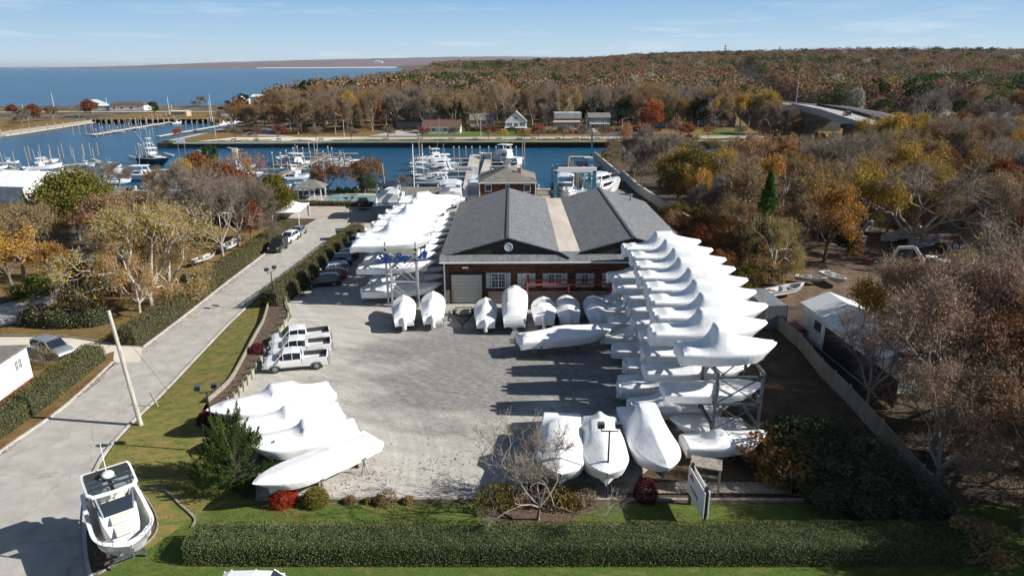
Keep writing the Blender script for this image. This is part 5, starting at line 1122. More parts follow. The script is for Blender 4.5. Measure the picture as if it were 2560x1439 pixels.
for (px, py, w_, h_, rh_, zz, wm, rm, lb) in ((1570, 290, 13, 3.5, 2.5, 2, M_sidegr, M_sidegr, 'grey roofed house peeping out of the trees above the bungalow'), (1375, 292, 8, 3, 2.4, 1, M_sidew, M_white, 'small pale roofed house deep among the trees'), (1690, 285, 14, 4, 3, 2, M_sidegr, M_roofbr, 'wide brown roofed house among the trees left of the dormered house'),
    (2318, 262, 8, 4, 4.0, 6, M_sidew, M_white, 'white gabled house among far trees at right'), (2375, 268, 9, 4, 4.0, 6, M_sidew, M_sidegr, 'grey gabled house among far trees, right of the white gable'), (2330, 156, 26, 7, 4, 40, M_shdark, M_shdark, 'dark long house on the far wooded ridge'), (2500, 298, 12, 4, 2.5, 4, M_shdark, M_ridge, 'dark roofed house at the far right edge of the woods'),
    (600, 262, 8, 4, 3, 1, M_sidew, M_white, 'small white gabled house by the bay'), (645, 252, 10, 4, 1.5, 1, M_sidew, M_white, 'white flat roofed house between bay and trees')):
    p = G(px, py, zz); d = 9; hz = float(th(p.x, p.y)) if p.y > 372 else 0
    house(lb, (p.x, p.y, min(hz, zz) if zz else 0), w_, d, h_ + max(0, zz - hz) * .0, rh_, 0, wm, rm, 'y' if 'gable' in lb else 'x', [(-2, 2, 1.2, 1.2), (2, 2, 1.2, 1.2)])
# beach side buildings
house('long white beach club building with red brown roof', far(318, 277), 22, 9, 3.4, 1.6, 0, M_sidew, M_roofbr, 'x', [(-8, 1.8, 2, 1), (-3, 1.8, 2, 1), (3, 1.8, 2, 1)], hip=3)
house('low white snack bar left of the beach club', far(263, 276), 17, 8, 2.8, .6, 0, M_sidew, M_white, 'x', [(-5, 1.8, 2, 1), (2, 1.8, 2, 1)])
house('open white gabled beach canopy at the far left shore', far(228, 274), 13, 8, 3.4, 2.6, 0, M_sidew, M_shut, 'y')
house('small beige block hut on the grass by the marina', far(447, 292), 9, 6, 2.8, .4, 0, M_stucco, M_cream, 'x', name='block_hut')
h6 = house('dark and white harbour master hut with tower by the marina', far(565, 291), 10, 6, 3, 1.3, 0, M_sidew, M_rooft, 'x', [(2.5, 1.8, 1.6, 1)], name='harbour_hut', hip=2)
MB().box((-2.5, 3, 3.8), (4.2, 4, 2.4)).build('tower', M_shdark, h6); MB().loft([[(-2.5 + a * s, 3 + b * s, z) for a, b in ((-1,-1),(1,-1),(1,1),(-1,1))] for s, z in ((2.6, 5.0), (.3, 6.2))]).build('tower_roof', M_roofbr, h6)
# hilltop white clubhouse on the far headland
p = GX(945, 154, 4200); house('white clubhouse on the far headland across the bay', (p.x, p.y, p.z - 8), 46, 24, 8, 6, 0, M_sidew, M_sidegr, 'x', name='clubhouse', hip=10)
# ---------------------------------------------------------------- cars and trucks
PAINT = {}
def paint(name, c, metal=0.0, rough=.3):
    if name not in PAINT: PAINT[name] = pmat('paint_' + name, c, rough=rough, metal=metal, coat=.6)
    return PAINT[name]
M_tyre = pmat('tyre', (.014, .014, .015), rough=.85); M_rim = pmat('rim', (.42, .43, .45), rough=.35, metal=.7)
M_lamp = pmat('lamp_glass', (.55, .57, .58), rough=.1); M_tail = pmat('tail_lamp', (.35, .01, .01), rough=.2); M_plastic = pmat('dark_plastic', (.03, .03, .032), rough=.6)
M_plate = pmat('plate', (.5, .42, .15), rough=.5)
def wheel(parent, x, y, r=.35, w=.24, s=1):
    t = MB(); prof = [(r * .62, -w / 2), (r * .93, -w / 2), (r, -w / 2 + .04), (r, w / 2 - .04), (r * .93, w / 2), (r * .62, w / 2)]
    t.loft([[(x + q * math.cos(a), y + z, r + q * math.sin(a)) for a in np.linspace(0, 2 * math.pi, 19)[:-1]] for q, z in prof], caps=False); ty = t.build('tyre', M_tyre)
    root = t; wo_ = ty; wo_.name = 'wheel'; wo_.parent = parent
    m = MB(); ys = y + s * w * .38
    m.loft([[(x + q * math.cos(a), ys + z, r + q * math.sin(a)) for a in np.linspace(0, 2 * math.pi, 19)[:-1]] for q, z in ((r * .63, -.05 * s), (r * .63, .02 * s), (r * .55, .03 * s), (r * .5, -.02 * s), (.02, -.01 * s))])
    for k in range(5):
        a = k * 2 * math.pi / 5; m.bar((x, ys + .025 * s, r), (x + r * .58 * math.cos(a), ys + .025 * s, r + r * .58 * math.sin(a)), .07, .03)
    m.build('rim', M_rim, wo_)
def car(kind, pmatl, loc, rz, label, name='parked_car', cat='car', group=None, rails=False, bedcol=None, text=None):
    """front at +x, origin on the ground under the centre"""
    r = empty(name, loc, rz, label, cat, group)
    # stations: x, z of belt, z of top, half-width bottom, half width top-of-cabin (None = no cabin)
    K = dict(
     suv=(4.6, 1.86, [(-2.3, .95, .95, .80), (-2.25, 1.02, 1.55, .86), (-1.9, 1.05, 1.66, .93), (-.6, 1.03, 1.70, .93), (.35, 1.0, 1.66, .93), (1.0, .99, 1.02, .92), (1.75, .92, .93, .90), (2.15, .80, .80, .84), (2.3, .62, .62, .74)]),
     sedan=(4.6, 1.78, [(-2.3, .80, .80, .74), (-2.2, .98, .99, .82), (-1.75, 1.0, 1.04, .88), (-1.05, .96, 1.38, .90), (-.3, .93, 1.45, .90), (.35, .92, 1.42, .90), (1.15, .90, .93, .89), (1.8, .82, .82, .86), (2.15, .70, .70, .80), (2.3, .55, .55, .70)]),
     wagon=(4.6, 1.82, [(-2.3, .9, .9, .78), (-2.2, 1.0, 1.30, .85), (-1.7, 1.0, 1.55, .91), (-.5, .98, 1.60, .91), (.3, .96, 1.55, .91), (1.15, .94, .97, .90), (1.8, .86, .87, .88), (2.15, .75, .75, .82), (2.3, .6, .6, .72)]),
     boxy=(4.3, 1.86, [(-2.15, .98, .98, .84), (-2.1, 1.02, 1.80, .90), (-1.2, 1.05, 1.86, .92), (.2, 1.05, 1.86, .92), (.75, 1.06, 1.10, .92), (1.9, 1.04, 1.04, .88), (2.1, .95, .95, .82), (2.15, .7, .7, .80)]),
     pickup=(5.8, 2.0, [(-.55, 1.22, 1.24, .97), (-.50, 1.22, 1.84, .99), (.25, 1.20, 1.92, .99), (1.05, 1.18, 1.88, .99), (1.75, 1.17, 1.19, .99), (2.5, 1.10, 1.12, .97), (2.8, .98, .98, .90), (2.9, .70, .70, .84)]))
    L, Wd, st = K[kind]; hw = Wd / 2; zb = .42 if kind == 'pickup' else (.34 if kind in ('suv', 'boxy') else .26); rr = .40 if kind == 'pickup' else .36 if kind in ('suv', 'boxy') else .32
    body = MB(); rings = []
    for x, zbt, zt, wb in st:
        k = wb / .99 if kind == 'pickup' else wb / .93; b = hw * k
        rings.append([(x, -b * .90, zb), (x, -b * .99, zb + .14), (x, -b, (zb + zbt) * .55), (x, -b * .96, zbt), (x, -b * .5, zbt + .03), (x, b * .5, zbt + .03), (x, b * .96, zbt), (x, b, (zb + zbt) * .55), (x, b * .99, zb + .14), (x, b * .90, zb)])
    body.loft(rings)
    cab = [(x, zbt, zt, wb) for x, zbt, zt, wb in st if zt - zbt > .2]; i0 = st.index(cab[0]); i1 = st.index(cab[-1])
    lo = [st[max(0, i0 - 1)]] + cab + [st[min(len(st) - 1, i1 + 1)]]
    # cabin outline: rows belt->roof edge
    def pr(s_, k): x, zbt, zt, wb = s_; b = hw * wb / (.99 if kind == 'pickup' else .93); return (x, b * (.94 - .14 * k if zt - zbt > .2 else .9), zbt + (zt - zbt - .06) * k if zt - zbt > .2 else zbt + .02)
    roof = MB(); rg = []
    for s_ in cab:
        x, zbt, zt, wb = s_; b = pr(s_, 1)[1]; rg.append([(x, -b, zt - .08), (x, -b * .85, zt - .01), (x, 0, zt + .015), (x, b * .85, zt - .01), (x, b, zt - .08)])
    roof.loft(rg, closed=False, caps=False)
    glass = MB()
    for a, b in zip(lo, lo[1:]):
        pa, pb = pr(a, 0), pr(b, 0); ra_, rb_ = pr(a, 1), pr(b, 1)
        for s in (-1, 1): glass.add([(pa[0], s * pa[1], pa[2]), (pb[0], s * pb[1], pb[2]), (rb_[0], s * rb_[1], rb_[2] - .02), (ra_[0], s * ra_[1], ra_[2] - .02)], [(0, 1, 2, 3)])
    for a, b in ((lo[-1], lo[-2]), (lo[0], lo[1])):
        pa = pr(a, 0); rb_ = pr(b, 1); w0 = pa[1]; w1 = rb_[1]; glass.add([(pa[0], -w0, pa[2]), (pa[0], w0, pa[2]), (rb_[0], w1, rb_[2] + .05), (rb_[0], -w1, rb_[2] + .05)], [(0, 1, 2, 3)])
    # pillars
    for k, s_ in enumerate(cab):
        if kind in ('sedan', 'wagon') and k in (0, len(cab) - 1): pass
        a = pr(s_, 0); c_ = pr(s_, 1)
        for s in (-1, 1): roof.bar((a[0], s * (a[1] + .006), a[2]), (c_[0], s * (c_[1] + .006), c_[2]), .05, .09)
    for a, b in ((lo[-1], lo[-2]), (lo[0], lo[1])):
        pa = pr(a, 0); rb_ = pr(b, 1)
        for s in (-1, 1): roof.bar((pa[0], s * pa[1], pa[2]), (rb_[0], s * rb_[1], rb_[2] + .05), .06, .06)
    bo = body.build('body', pmatl, r, smooth=False, bevel=.03); roof.build('roof', pmatl, r, smooth=False); glass.build('window', M_glass, r)
    if kind == 'pickup':
        bd = MB(); x0, x1, z0, z1 = -2.88, -.58, .75, 1.24
        bd.box(((x0 + x1) / 2, 0, (zb + z0) / 2 + .05), (x1 - x0, 1.94, z0 - zb)).box(((x0 + x1) / 2, -.95, (z0 + z1) / 2), (x1 - x0, .10, z1 - z0)).box(((x0 + x1) / 2, .95, (z0 + z1) / 2), (x1 - x0, .10, z1 - z0)).box((x0 + .05, 0, (z0 + z1) / 2), (.10, 1.80, z1 - z0)).box((x1 - .0, 0, (z0 + z1) / 2), (.06, 1.80, z1 - z0))
        bd.build('cargo_bed', pmatl, r, bevel=.02); MB().box(((x0 + x1) / 2, 0, z0 + .02), (x1 - x0 - .16, 1.78, .05)).box(((x0 + x1) / 2, -.89, 1.0), (x1 - x0 - .16, .03, .5)).box(((x0 + x1) / 2, .89, 1.0), (x1 - x0 - .16, .03, .5)).box((x0 + .12, 0, 1.0), (.03, 1.7, .5)).build('bed_liner', M_plastic, r)
        MB().box((-2.98, 0, .58), (.16, 1.9, .2)).build('bumper', M_rim, r); MB().box((2.92, 0, .58), (.14, 1.8, .24)).build('bumper', M_rim, r); MB().box((2.88, 0, .86), (.07, 1.1, .28)).build('grille', M_plastic, r)
        for s in (-1, 1): MB().box((-2.9, s * .93, 1.0), (.06, .14, .32)).build('tail_light', M_tail, r)
        wx_ = (-1.85, 1.85)
    else:
        MB().box((st[0][0] - .0, 0, zb + .18), (.10, Wd * .84, .2)).build('bumper', M_plastic, r); MB().box((st[-1][0] - .03, 0, zb + .14), (.12, Wd * .72, .2)).build('bumper', M_plastic, r)
        for s in (-1, 1): MB().box((st[0][0] + .04, s * hw * .78, .85), (.08, .22, .18)).build('tail_light', M_tail, r)
        wx_ = (-L * .305, L * .31)
    for s in (-1, 1):
        xf = st[-2][0] + .05; MB().box((xf, s * hw * .74, st[-2][1] - .08), (.16, .26, .12)).build('headlight', M_lamp, r); MB().box((cab[-1][0] + .35, s * (hw + .08), cab[-1][1] + .06), (.14, .18, .14)).build('mirror', pmatl if kind != 'boxy' else M_plastic, r)
        for x in wx_: 
            wheel(r, x, s * (hw - .11), rr, .24, s)
        ar = MB()
        for x in wx_:
            ar.loft([[(x + q * math.cos(a), s * (hw + .012 - .02 * j), rr + q * math.sin(a)) for a in np.linspace(-.15, math.pi + .15, 12)] for j, q in enumerate((rr + .10, rr + .02))], closed=False, caps=False)
        ar.build('wheel_arch', M_plastic, r)
    if rails:
        rl = MB()
        for s in (-1, 1): rl.bar((-1.7, s * .62, 1.74), (.3, s * .62, 1.74), .04)
        for x in (-1.3, -.2): rl.bar((x, -.64, 1.76), (x, .64, 1.76), .05)
        rl.build('roof_rails', M_plastic, r)
    if text:
        mb = MB(); mb.add([(.60, -1.0 - .012, 1.02), (.95, -1.0 - .012, 1.02), (.80, -1.0 - .012, 1.13)], [(0, 1, 2)]); mb.build('door_emblem', M_red, r)
        tx = text_mesh(text, .16, M_blueink); o = link('door_lettering', tx, r); o.location = (-.55, -1.013, .96); o.rotation_euler = (math.pi / 2, 0, 0)
    return r
M_blueink = pmat('sign_blue', (.02, .05, .18), rough=.5)
def text_mesh(s, size, mat, shear=0.0, ext=.004, bevel=0.0, spacing=1.0):
    cu = bpy.data.curves.new('lettering', 'FONT'); cu.body = s; cu.size = size; cu.shear = shear; cu.extrude = ext; cu.space_character = spacing; cu.offset = bevel
    o = bpy.data.objects.new('t', cu); COL.objects.link(o); dg = bpy.context.evaluated_depsgraph_get(); me = bpy.data.meshes.new_from_object(o.evaluated_get(dg)); bpy.data.objects.remove(o)
    me.materials.clear(); me.materials.append(mat); return me
def head(a, b): return math.atan2(b[1] - a[1], b[0] - a[0])
def car_px(kind, mat_, front, rear, label, **kw):
    a = G(*front); b = G(*rear); c = (a + b) / 2; return car(kind, mat_, (c.x, c.y, .02), math.atan2(a.y - b.y, a.x - b.x), label, **kw)
Wp = paint('white', (.72, .73, .74)); Bp = paint('black', (.012, .013, .015), rough=.2); Nv = paint('navy', (.015, .03, .09)); Mr = paint('maroon', (.08, .012, .016)); Rd = paint('red', (.42, .02, .015))
Sv = paint('silver', (.36, .39, .43), .5); Gb = paint('slate', (.06, .10, .15), .4); Pb = paint('pale_blue', (.50, .56, .62)); Yl = paint('yellow', (.55, .52, .04))
car_px('pickup', Wp, (694, 866), (812, 851), 'white crew cab pickup farthest from the camera of the three', name='pickup_truck', cat='pickup truck')
car_px('pickup', Wp, (694, 892), (814, 880), 'middle white pickup with red emblem and lettering on its door', name='pickup_truck', cat='pickup truck', text='MARINE')
car_px('pickup', Wp, (672, 925), (812, 912), 'white pickup truck nearest the four wrapped boats', name='pickup_truck', cat='pickup truck', text=None)
for k, m_, f_, b_, lb, rl in (('boxy', Wp, (836, 620), (900, 614), 'white boxy jeep style car, farthest of the row by the hedge', 0), ('suv', Gb, (838, 634), (900, 628), 'slate blue sport utility car next to the white jeep style car', 0), ('suv', Mr, (826, 654), (886, 648), 'dark maroon sport utility car in the shaded row', 0),
    ('boxy', Nv, (812, 668), (872, 664), 'dark navy sport utility car between the maroon car and the pale blue one', 0), ('suv', Pb, (800, 690), (856, 684), 'pale blue sport utility car with black roof rails', 1), ('wagon', Rd, (786, 703), (858, 696), 'bright red car with its tail in the sun', 0), ('wagon', Bp, (772, 717), (842, 711), 'black hatchback nearest the camera in the row by the hedge', 0)):
    car_px(k, m_, f_, b_, lb, rails=bool(rl))
car_px('boxy', Bp, (680, 637), (712, 615), 'black sport utility car parked on the road beside the hedge')
car_px('wagon', Wp, (712, 610), (736, 596), 'white car parked behind the black one on the road')
car_px('sedan', Sv, (735, 596), (757, 580), 'silver blue car parked farthest along the hedge by the lot')
car_px('suv', Sv, (188, 903), (86, 872), 'silver sport utility car on the driveway at lower left')
car_px('pickup', Bp, (908, 513), (910, 526), 'black pickup truck parked below the pool', name='pickup_truck', cat='pickup truck')
car_px('suv', Wp, (740, 1512), (590, 1512), 'white car passing at the bottom edge, only its roof in view')
# ---------------------------------------------------------------- utility trailer, empty
t = empty('boat_trailer', G(1158, 800), 0, 'empty dark boat trailer full of leaves between two wrapped boats', 'trailer'); t.rotation_euler = (0, 0, math.pi / 2 + .04)
m = MB(); m.bar((-2.6, 0, .45), (0, -.9, .5), .1).bar((-2.6, 0, .45), (0, .9, .5), .1).bar((0, -.9, .5), (2.8, -.9, .5), .1).bar((0, .9, .5), (2.8, .9, .5), .1)
for x in (0, .9, 1.9, 2.8): m.bar((x, -.9, .5), (x, .9, .5), .08)
m.bar((-3.3, 0, .45), (-2.4, 0, .45), .12).bar((-3.2, 0, .45), (-3.2, 0, 0), .06).build('frame', M_black, t)
m = MB(); m.box((1.2, 0, .58), (1.6, 1.3, .05)).build('plank', M_timber, t)
for s in (-1, 1): wheel(t, 1.7, s * 1.1, .36, .22, s)
# ---------------------------------------------------------------- excavator, tow truck (shaded yard at right)
ex = empty('excavator', G(2330, 690), R(150), 'white and red excavator with its arm folded down, in the shaded yard', 'excavator')
m = MB()
for s in (-1, 1): m.loft([[(x, s * 1.0 - .28, z) for x, z in ((-1.6, .35), (-1.3, 0), (1.3, 0), (1.6, .35), (1.3, .75), (-1.3, .75))], [(x, s * 1.0 + .28, z) for x, z in ((-1.6, .35), (-1.3, 0), (1.3, 0), (1.6, .35), (1.3, .75), (-1.3, .75))]])
m.build('track', M_black, ex); MB().box((-.5, 0, 1.25), (2.6, 2.2, .7)).build('body', M_red, ex); MB().box((-1.0, -.3, 1.9), (1.4, 1.4, .7)).build('engine_cover', M_white, ex)
c = MB(); c.box((.5, .55, 1.6), (1.3, 1.0, .2)).box((.5, .55, 2.75), (1.3, 1.0, .12))
for x in (-.1, 1.1):
    for y in (.1, 1.0): c.bar((x, y, 1.6), (x, y, 2.75), .1)
cb = c.build('cab', M_white, ex); MB().box((.5, .55, 2.2), (1.15, .86, 1.0)).build('pane', M_glass, cb)
MB().bar((.9, -.3, 1.4), (2.6, -.3, 3.6), .34, .4).bar((2.6, -.3, 3.6), (4.4, -.3, 3.3), .3, .36).build('boom', M_white, ex); MB().bar((4.4, -.3, 3.4), (5.4, -.3, 1.0), .24, .3).build('stick', M_white, ex); MB().loft([[(5.2, -.7, .9), (5.6, -.7, .9), (5.8, -.7, .3), (5.1, -.7, .2)], [(5.2, .1, .9), (5.6, .1, .9), (5.8, .1, .3), (5.1, .1, .2)]]).build('bucket', M_rack, ex)
ex2 = empty('excavator', G(2400, 655), R(20), 'old yellow digger standing in deep shade behind the yellow truck', 'excavator')
My = pmat('faded_yellow', (.24, .15, .02), (.32, .22, .04), 2, .7)
m = MB(); m.box((0, 0, 1.2), (3.4, 2.0, 1.0)); m.build('body', My, ex2); MB().box((0, 0, .4), (3.2, 2.3, .8)).build('track', M_black, ex2); c = MB(); c.box((-.5, 0, 3.0), (1.5, 1.5, .1))
for x in (-1.2, .2):
    for y in (-.7, .7): c.bar((x, y, 1.6), (x, y, 3.0), .1)
c.build('cab', M_shdark, ex2); MB().bar((1.5, 0, 1.5), (3.0, 0, 4.2), .3).bar((3.0, 0, 4.2), (3.9, 0, 2.0), .26).build('boom', My, ex2)
tk = empty('tow_truck', G(2415, 690), R(-12), 'yellow flatbed truck with long grey bed in the shaded yard', 'truck')
MB().loft([[(x, -1.05, z) for x, z in ((.6, .6), (3.4, .6), (3.4, 1.25), (2.2, 1.45), (1.7, 2.2), (.6, 2.25))], [(x, 1.05, z) for x, z in ((.6, .6), (3.4, .6), (3.4, 1.25), (2.2, 1.45), (1.7, 2.2), (.6, 2.25))]]).build('cab', Yl, tk)
MB().add([(2.21, -.9, 1.5), (2.21, .9, 1.5), (1.76, .85, 2.15), (1.76, -.85, 2.15)], [(0, 1, 2, 3)]).box((1.25, -1.06, 1.75), (.7, .03, .5)).box((1.25, 1.06, 1.75), (.7, .03, .5)).build('window', M_glass, tk)
o = link('door_lettering', text_mesh('TOWING', .34, M_black), tk); o.location = (.62, -1.065, 1.05); o.rotation_euler = (math.pi / 2, 0, 0)
MB().box((-2.7, 0, 1.05), (6.4, 2.3, .18)).build('flatbed', M_corr, tk)
for x in (-4.2, -3.2, 2.6):
    for s in (-1, 1): wheel(tk, x, s * .95, .45, .28, s)
# ---------------------------------------------------------------- display boat at lower left
db = empty('display_boat', G(300, 1352), 0, 'open white centre console boat with black glass hardtop displayed in the mulch bed', 'boat')
stern = G(268, 1222, 3.0); bowp = G(322, 1362, 2.2)
L = 8.6; ang = math.atan2(bowp.y - stern.y, bowp.x - stern.x); db.location = (stern.x, stern.y, 1.75); db.rotation_euler = (0, R(9), ang); DBL = (bowp.xy - stern.xy).length
print('display boat L', DBL, math.degrees(ang))
def hullring(u, L, B, hz, z0=0.0, rise=.5, full=.55):
    h = max(hb_fn(u, full, .9) * B / 2, .03); x = u * L; sh = hz + rise * max(0, (u - .2) / .8) ** 1.8; rk = .12 * L * u ** 4
    kz = max(0, u - .62) ** 2 * 3.2
    rk *= 1.7; return [(x - rk, 0, z0 + kz), (x - rk * .75, -h * .66, z0 + .42 * hz + kz * .5), (x - rk * .35, -h * .84, z0 + .75 * hz), (x, -h, sh), (x, h, sh), (x - rk * .35, h * .84, z0 + .75 * hz), (x - rk * .75, h * .66, z0 + .42 * hz + kz * .5)]
def open_boat(root, L, B, hz, hullm, deckm=M_deck, well=(.06, .93), wd=.55, gw=.16, n=28, full=.55, rise=.5):
    """hull with an open cockpit: outer skin, gunwale ring, inner liner and sole"""
    us = np.sin(np.linspace(0, math.pi / 2, n)) ** 1.0; us = (us + np.linspace(0, 1, n)) / 2; rg = [hullring(u, L, B, hz, 0, rise, full) for u in us]; m = MB()
    for a, b in zip(rg, rg[1:]):
        idx = [(3, 2), (2, 1), (1, 0), (0, 6), (6, 5), (5, 4)]
        m.add([a[i] for i, j in idx] + [], []) 
        for i, j in idx: m.add([a[i], a[j], b[j], b[i]], [(0, 1, 2, 3)])
    m.add(rg[0], [tuple(range(7))]); m.build('hull', hullm, root, recalc=True, smooth=False)
    g = MB(); ln = MB(); sole = MB(); pv = None
    for u, r_ in zip(us, rg):
        (xo, yo, zo) = r_[4]; inn = well[0] <= u <= well[1]; yi = max(0, yo - gw - (.0 if u < .75 else (u - .75) * 1.2)) if inn else 0.0; xi = xo - (.12 if u > .8 else 0)
        cur = (xo, yo, zo + .02, xi, yi, zo + .03, max(0.0, yi - .03), zo - wd)
        if pv:
            for s in (-1, 1):
                g.add([(pv[0], s * pv[1], pv[2]), (cur[0], s * cur[1], cur[2]), (cur[3], s * cur[4], cur[5]), (pv[3], s * pv[4], pv[5])], [(0, 1, 2, 3)])
                if pv[4] > 0 or cur[4] > 0: ln.add([(pv[3], s * pv[4], pv[5]), (cur[3], s * cur[4], cur[5]), (cur[3], s * cur[6], cur[7]), (pv[3], s * pv[6], pv[7])], [(0, 1, 2, 3)])
            if pv[4] > 0 or cur[4] > 0: sole.add([(pv[3], -pv[6], pv[7]), (pv[3], pv[6], pv[7]), (cur[3], cur[6], cur[7]), (cur[3], -cur[6], cur[7])], [(0, 1, 2, 3)])
        pv = cur
    g.build('gunwale', M_hullw, root); ln.build('liner', M_cush, root); sole.build('deck', deckm, root); return rg
Ld = DBL + .9
open_boat(db, Ld, 3.1, 1.6, M_hullg, wd=.75, gw=.2, full=.62, n=44)
m = MB(); m.loft([[(x, s * w_, z) for s in (-1, 1) for z in ((.9, h_) if s < 0 else (h_, .9))] for x, w_, h_ in ((.40 * Ld, .92, 2.1), (.50 * Ld, .95, 2.3), (.60 * Ld, .90, 2.0), (.72 * Ld, .72, 1.65), (.82 * Ld, .42, 1.25))]); m.build('console', M_white, db, bevel=.05)
m = MB(); m.box((.70 * Ld, 0, 1.80), (.9, .9, .16)).box((.60 * Ld, 0, 2.1), (.7, 1.0, .14)).box((.29 * Ld, 0, 1.5), (.6, 1.3, .7)).box((.26 * Ld, -.35, 2.0), (.16, .5, .55)).box((.26 * Ld, .35, 2.0), (.16, .5, .55)).box((.07 * Ld, 0, 1.35), (.4, 1.9, .5)); m.build('seat', M_cush, db, bevel=.05)
m = MB(); 
for s in (-1, 1): m.loft([[(x, s * (w_ + .0), 1.72), (x, s * (w_ - .38), 1.72), (x, s * (w_ - .38), 1.2), (x, s * w_, 1.2)] for x, w_ in ((.80 * Ld, 1.02), (.86 * Ld, .84), (.91 * Ld, .58))])
m.build('bow_cushion', pmat('cushion_grey', (.33, .33, .35), rough=.7), db)
# hardtop
hx0, hx1 = .08 * Ld, .46 * Ld; hz_ = 3.35
m = MB(); o_ = [(hx0, -1.18), (hx0 + .25, -1.28), (hx1 - .3, -1.28), (hx1, -1.05), (hx1 + .08, 0), (hx1, 1.05), (hx1 - .3, 1.28), (hx0 + .25, 1.28), (hx0, 1.18)]
i_ = [(x + (.12 if x < (hx0 + hx1) / 2 else -.12), y * .91) for x, y in o_]; n = len(o_)
vs = [(x, y, hz_) for x, y in o_] + [(x, y, hz_ + .04) for x, y in i_] + [(x, y, hz_ - .12) for x, y in o_] + [(x, y, hz_ - .12) for x, y in i_]
m.add(vs, [(i, (i + 1) % n, n + (i + 1) % n, n + i) for i in range(n)] + [(i, (i + 1) % n, 2 * n + (i + 1) % n, 2 * n + i) for i in range(n)] + [(n + i, n + (i + 1) % n, 3 * n + (i + 1) % n, 3 * n + i) for i in range(n)] + [(2 * n + i, 2 * n + (i + 1) % n, 3 * n + (i + 1) % n, 3 * n + i) for i in range(n)]); m.build('hardtop_frame', M_white, db)
gm, nt, oo = new_mat('smoked_glass'); b = N(nt, 'ShaderNodeBsdfPrincipled'); b.inputs['Base Color'].default_value = (.10, .14, .17, 1); b.inputs['Transmission Weight'].default_value = .75; b.inputs['Roughness'].default_value = .05; b.inputs['IOR'].default_value = 1.1; nt.links.new(b.outputs[0], oo.inputs[0])
m = MB(); m.add([(x, y, hz_ - .02) for x, y in i_], [tuple(range(n))]); m.build('hardtop_glass', gm, db)
m = MB(); 
for x in np.linspace(hx0 + .7, hx1 - .7, 3): m.bar((x, -1.15, hz_ - .04), (x, 1.15, hz_ - .04), .16, .06)
m.bar((hx0 + .1, 0, hz_ - .045), (hx1, 0, hz_ - .045), .2, .05).box((hx0 + .32, 0, hz_ - .03), (.42, 2.2, .06)); m.build('hardtop_beams', M_plastic, db)
m = MB()
for s in (-1, 1): m.bar((hx1 - .1, s * .95, hz_), (hx1 + .55, s * .72, 2.0), .08).bar((hx0 + .5, s * 1.1, hz_), (hx0 + .2, s * 1.15, 1.6), .09).bar((hx0 + 1.2, s * 1.1, hz_), (hx0 + .9, s * .8, 1.0), .07)
m.build('hardtop_supports', M_steel, db)
m = MB(); m.add([(hx1 + .1, -.88, 2.85), (hx1 + .1, .88, 2.85), (hx1 + .55, .75, 2.1), (hx1 + .55, -.75, 2.1)], [(0, 1, 2, 3)]); m.build('windshield', M_glass, db)
m = MB(); m.lathe([(.05, hz_), (.30, hz_ + .18), (.33, hz_ + .28), (.28, hz_ + .36), (.05, hz_ + .40)], 16, c=((hx0 + hx1) / 2 - .1, 0, 0)); m.build('radar_dome', M_white, db, smooth=True)
MB().tube((hx0 + .6, 0, hz_), (hx0 + .2, 0, hz_ + 1.9), .03, .015).build('antenna', M_white, db)
m = MB()
for s in (-1, 1): m.path([((.78 + .03 * k) * Ld, s * (1.3 * (1 - ((k) / 7) ** 2.6) + .02), 2.3 + .03 * k) for k in range(7)], .018); 
for s in (-1, 1):
    for k in (0, 3, 5): m.tube(((.78 + .03 * k) * Ld, s * (1.3 * (1 - (k / 7) ** 2.6) + .02), 2.3 + .03 * k), ((.78 + .03 * k) * Ld, s * (1.3 * (1 - (k / 7) ** 2.6) + .02), 1.9), .015)
m.build('bow_rail', M_steel, db)
m = MB(); 
for s in (-.38, .38): m.loft([[(-.1 - x, s + w_ * math.cos(a), 1.35 + w_ * 1.2 * math.sin(a)) for a in np.linspace(0, 6.283, 11)[:-1]] for x, w_ in ((0, .2), (.25, .25), (.6, .2))]).bar((-.45, s, 1.1), (-.45, s, .1), .22, .3)
m.build('outboard_motor', M_white, db); MB().bar((Ld - .2, 0, 2.0), (Ld + .25, 0, 1.85), .16, .08).bar((Ld + .2, 0, 1.9), (Ld + .3, 0, 1.5), .06).build('anchor_roller', M_steel, db)
tl = empty('display_stand', db.location, ang, 'dark steel cradle carrying the display boat above the mulch', 'stand'); tl.location = (db.location.x, db.location.y, 0); m = MB()
for x in (.15 * Ld, .6 * Ld): 
    for s in (-1, 1): m.bar((x, s * .9, .05), (x, s * .75, 1.9 if x < 3 else 1.0), .12)
    m.bar((x, -.9, .5), (x, .9, .5), .12).bar((x, -.8, .98), (x, .8, .98), .12)
m.build('frame', M_rack, tl)
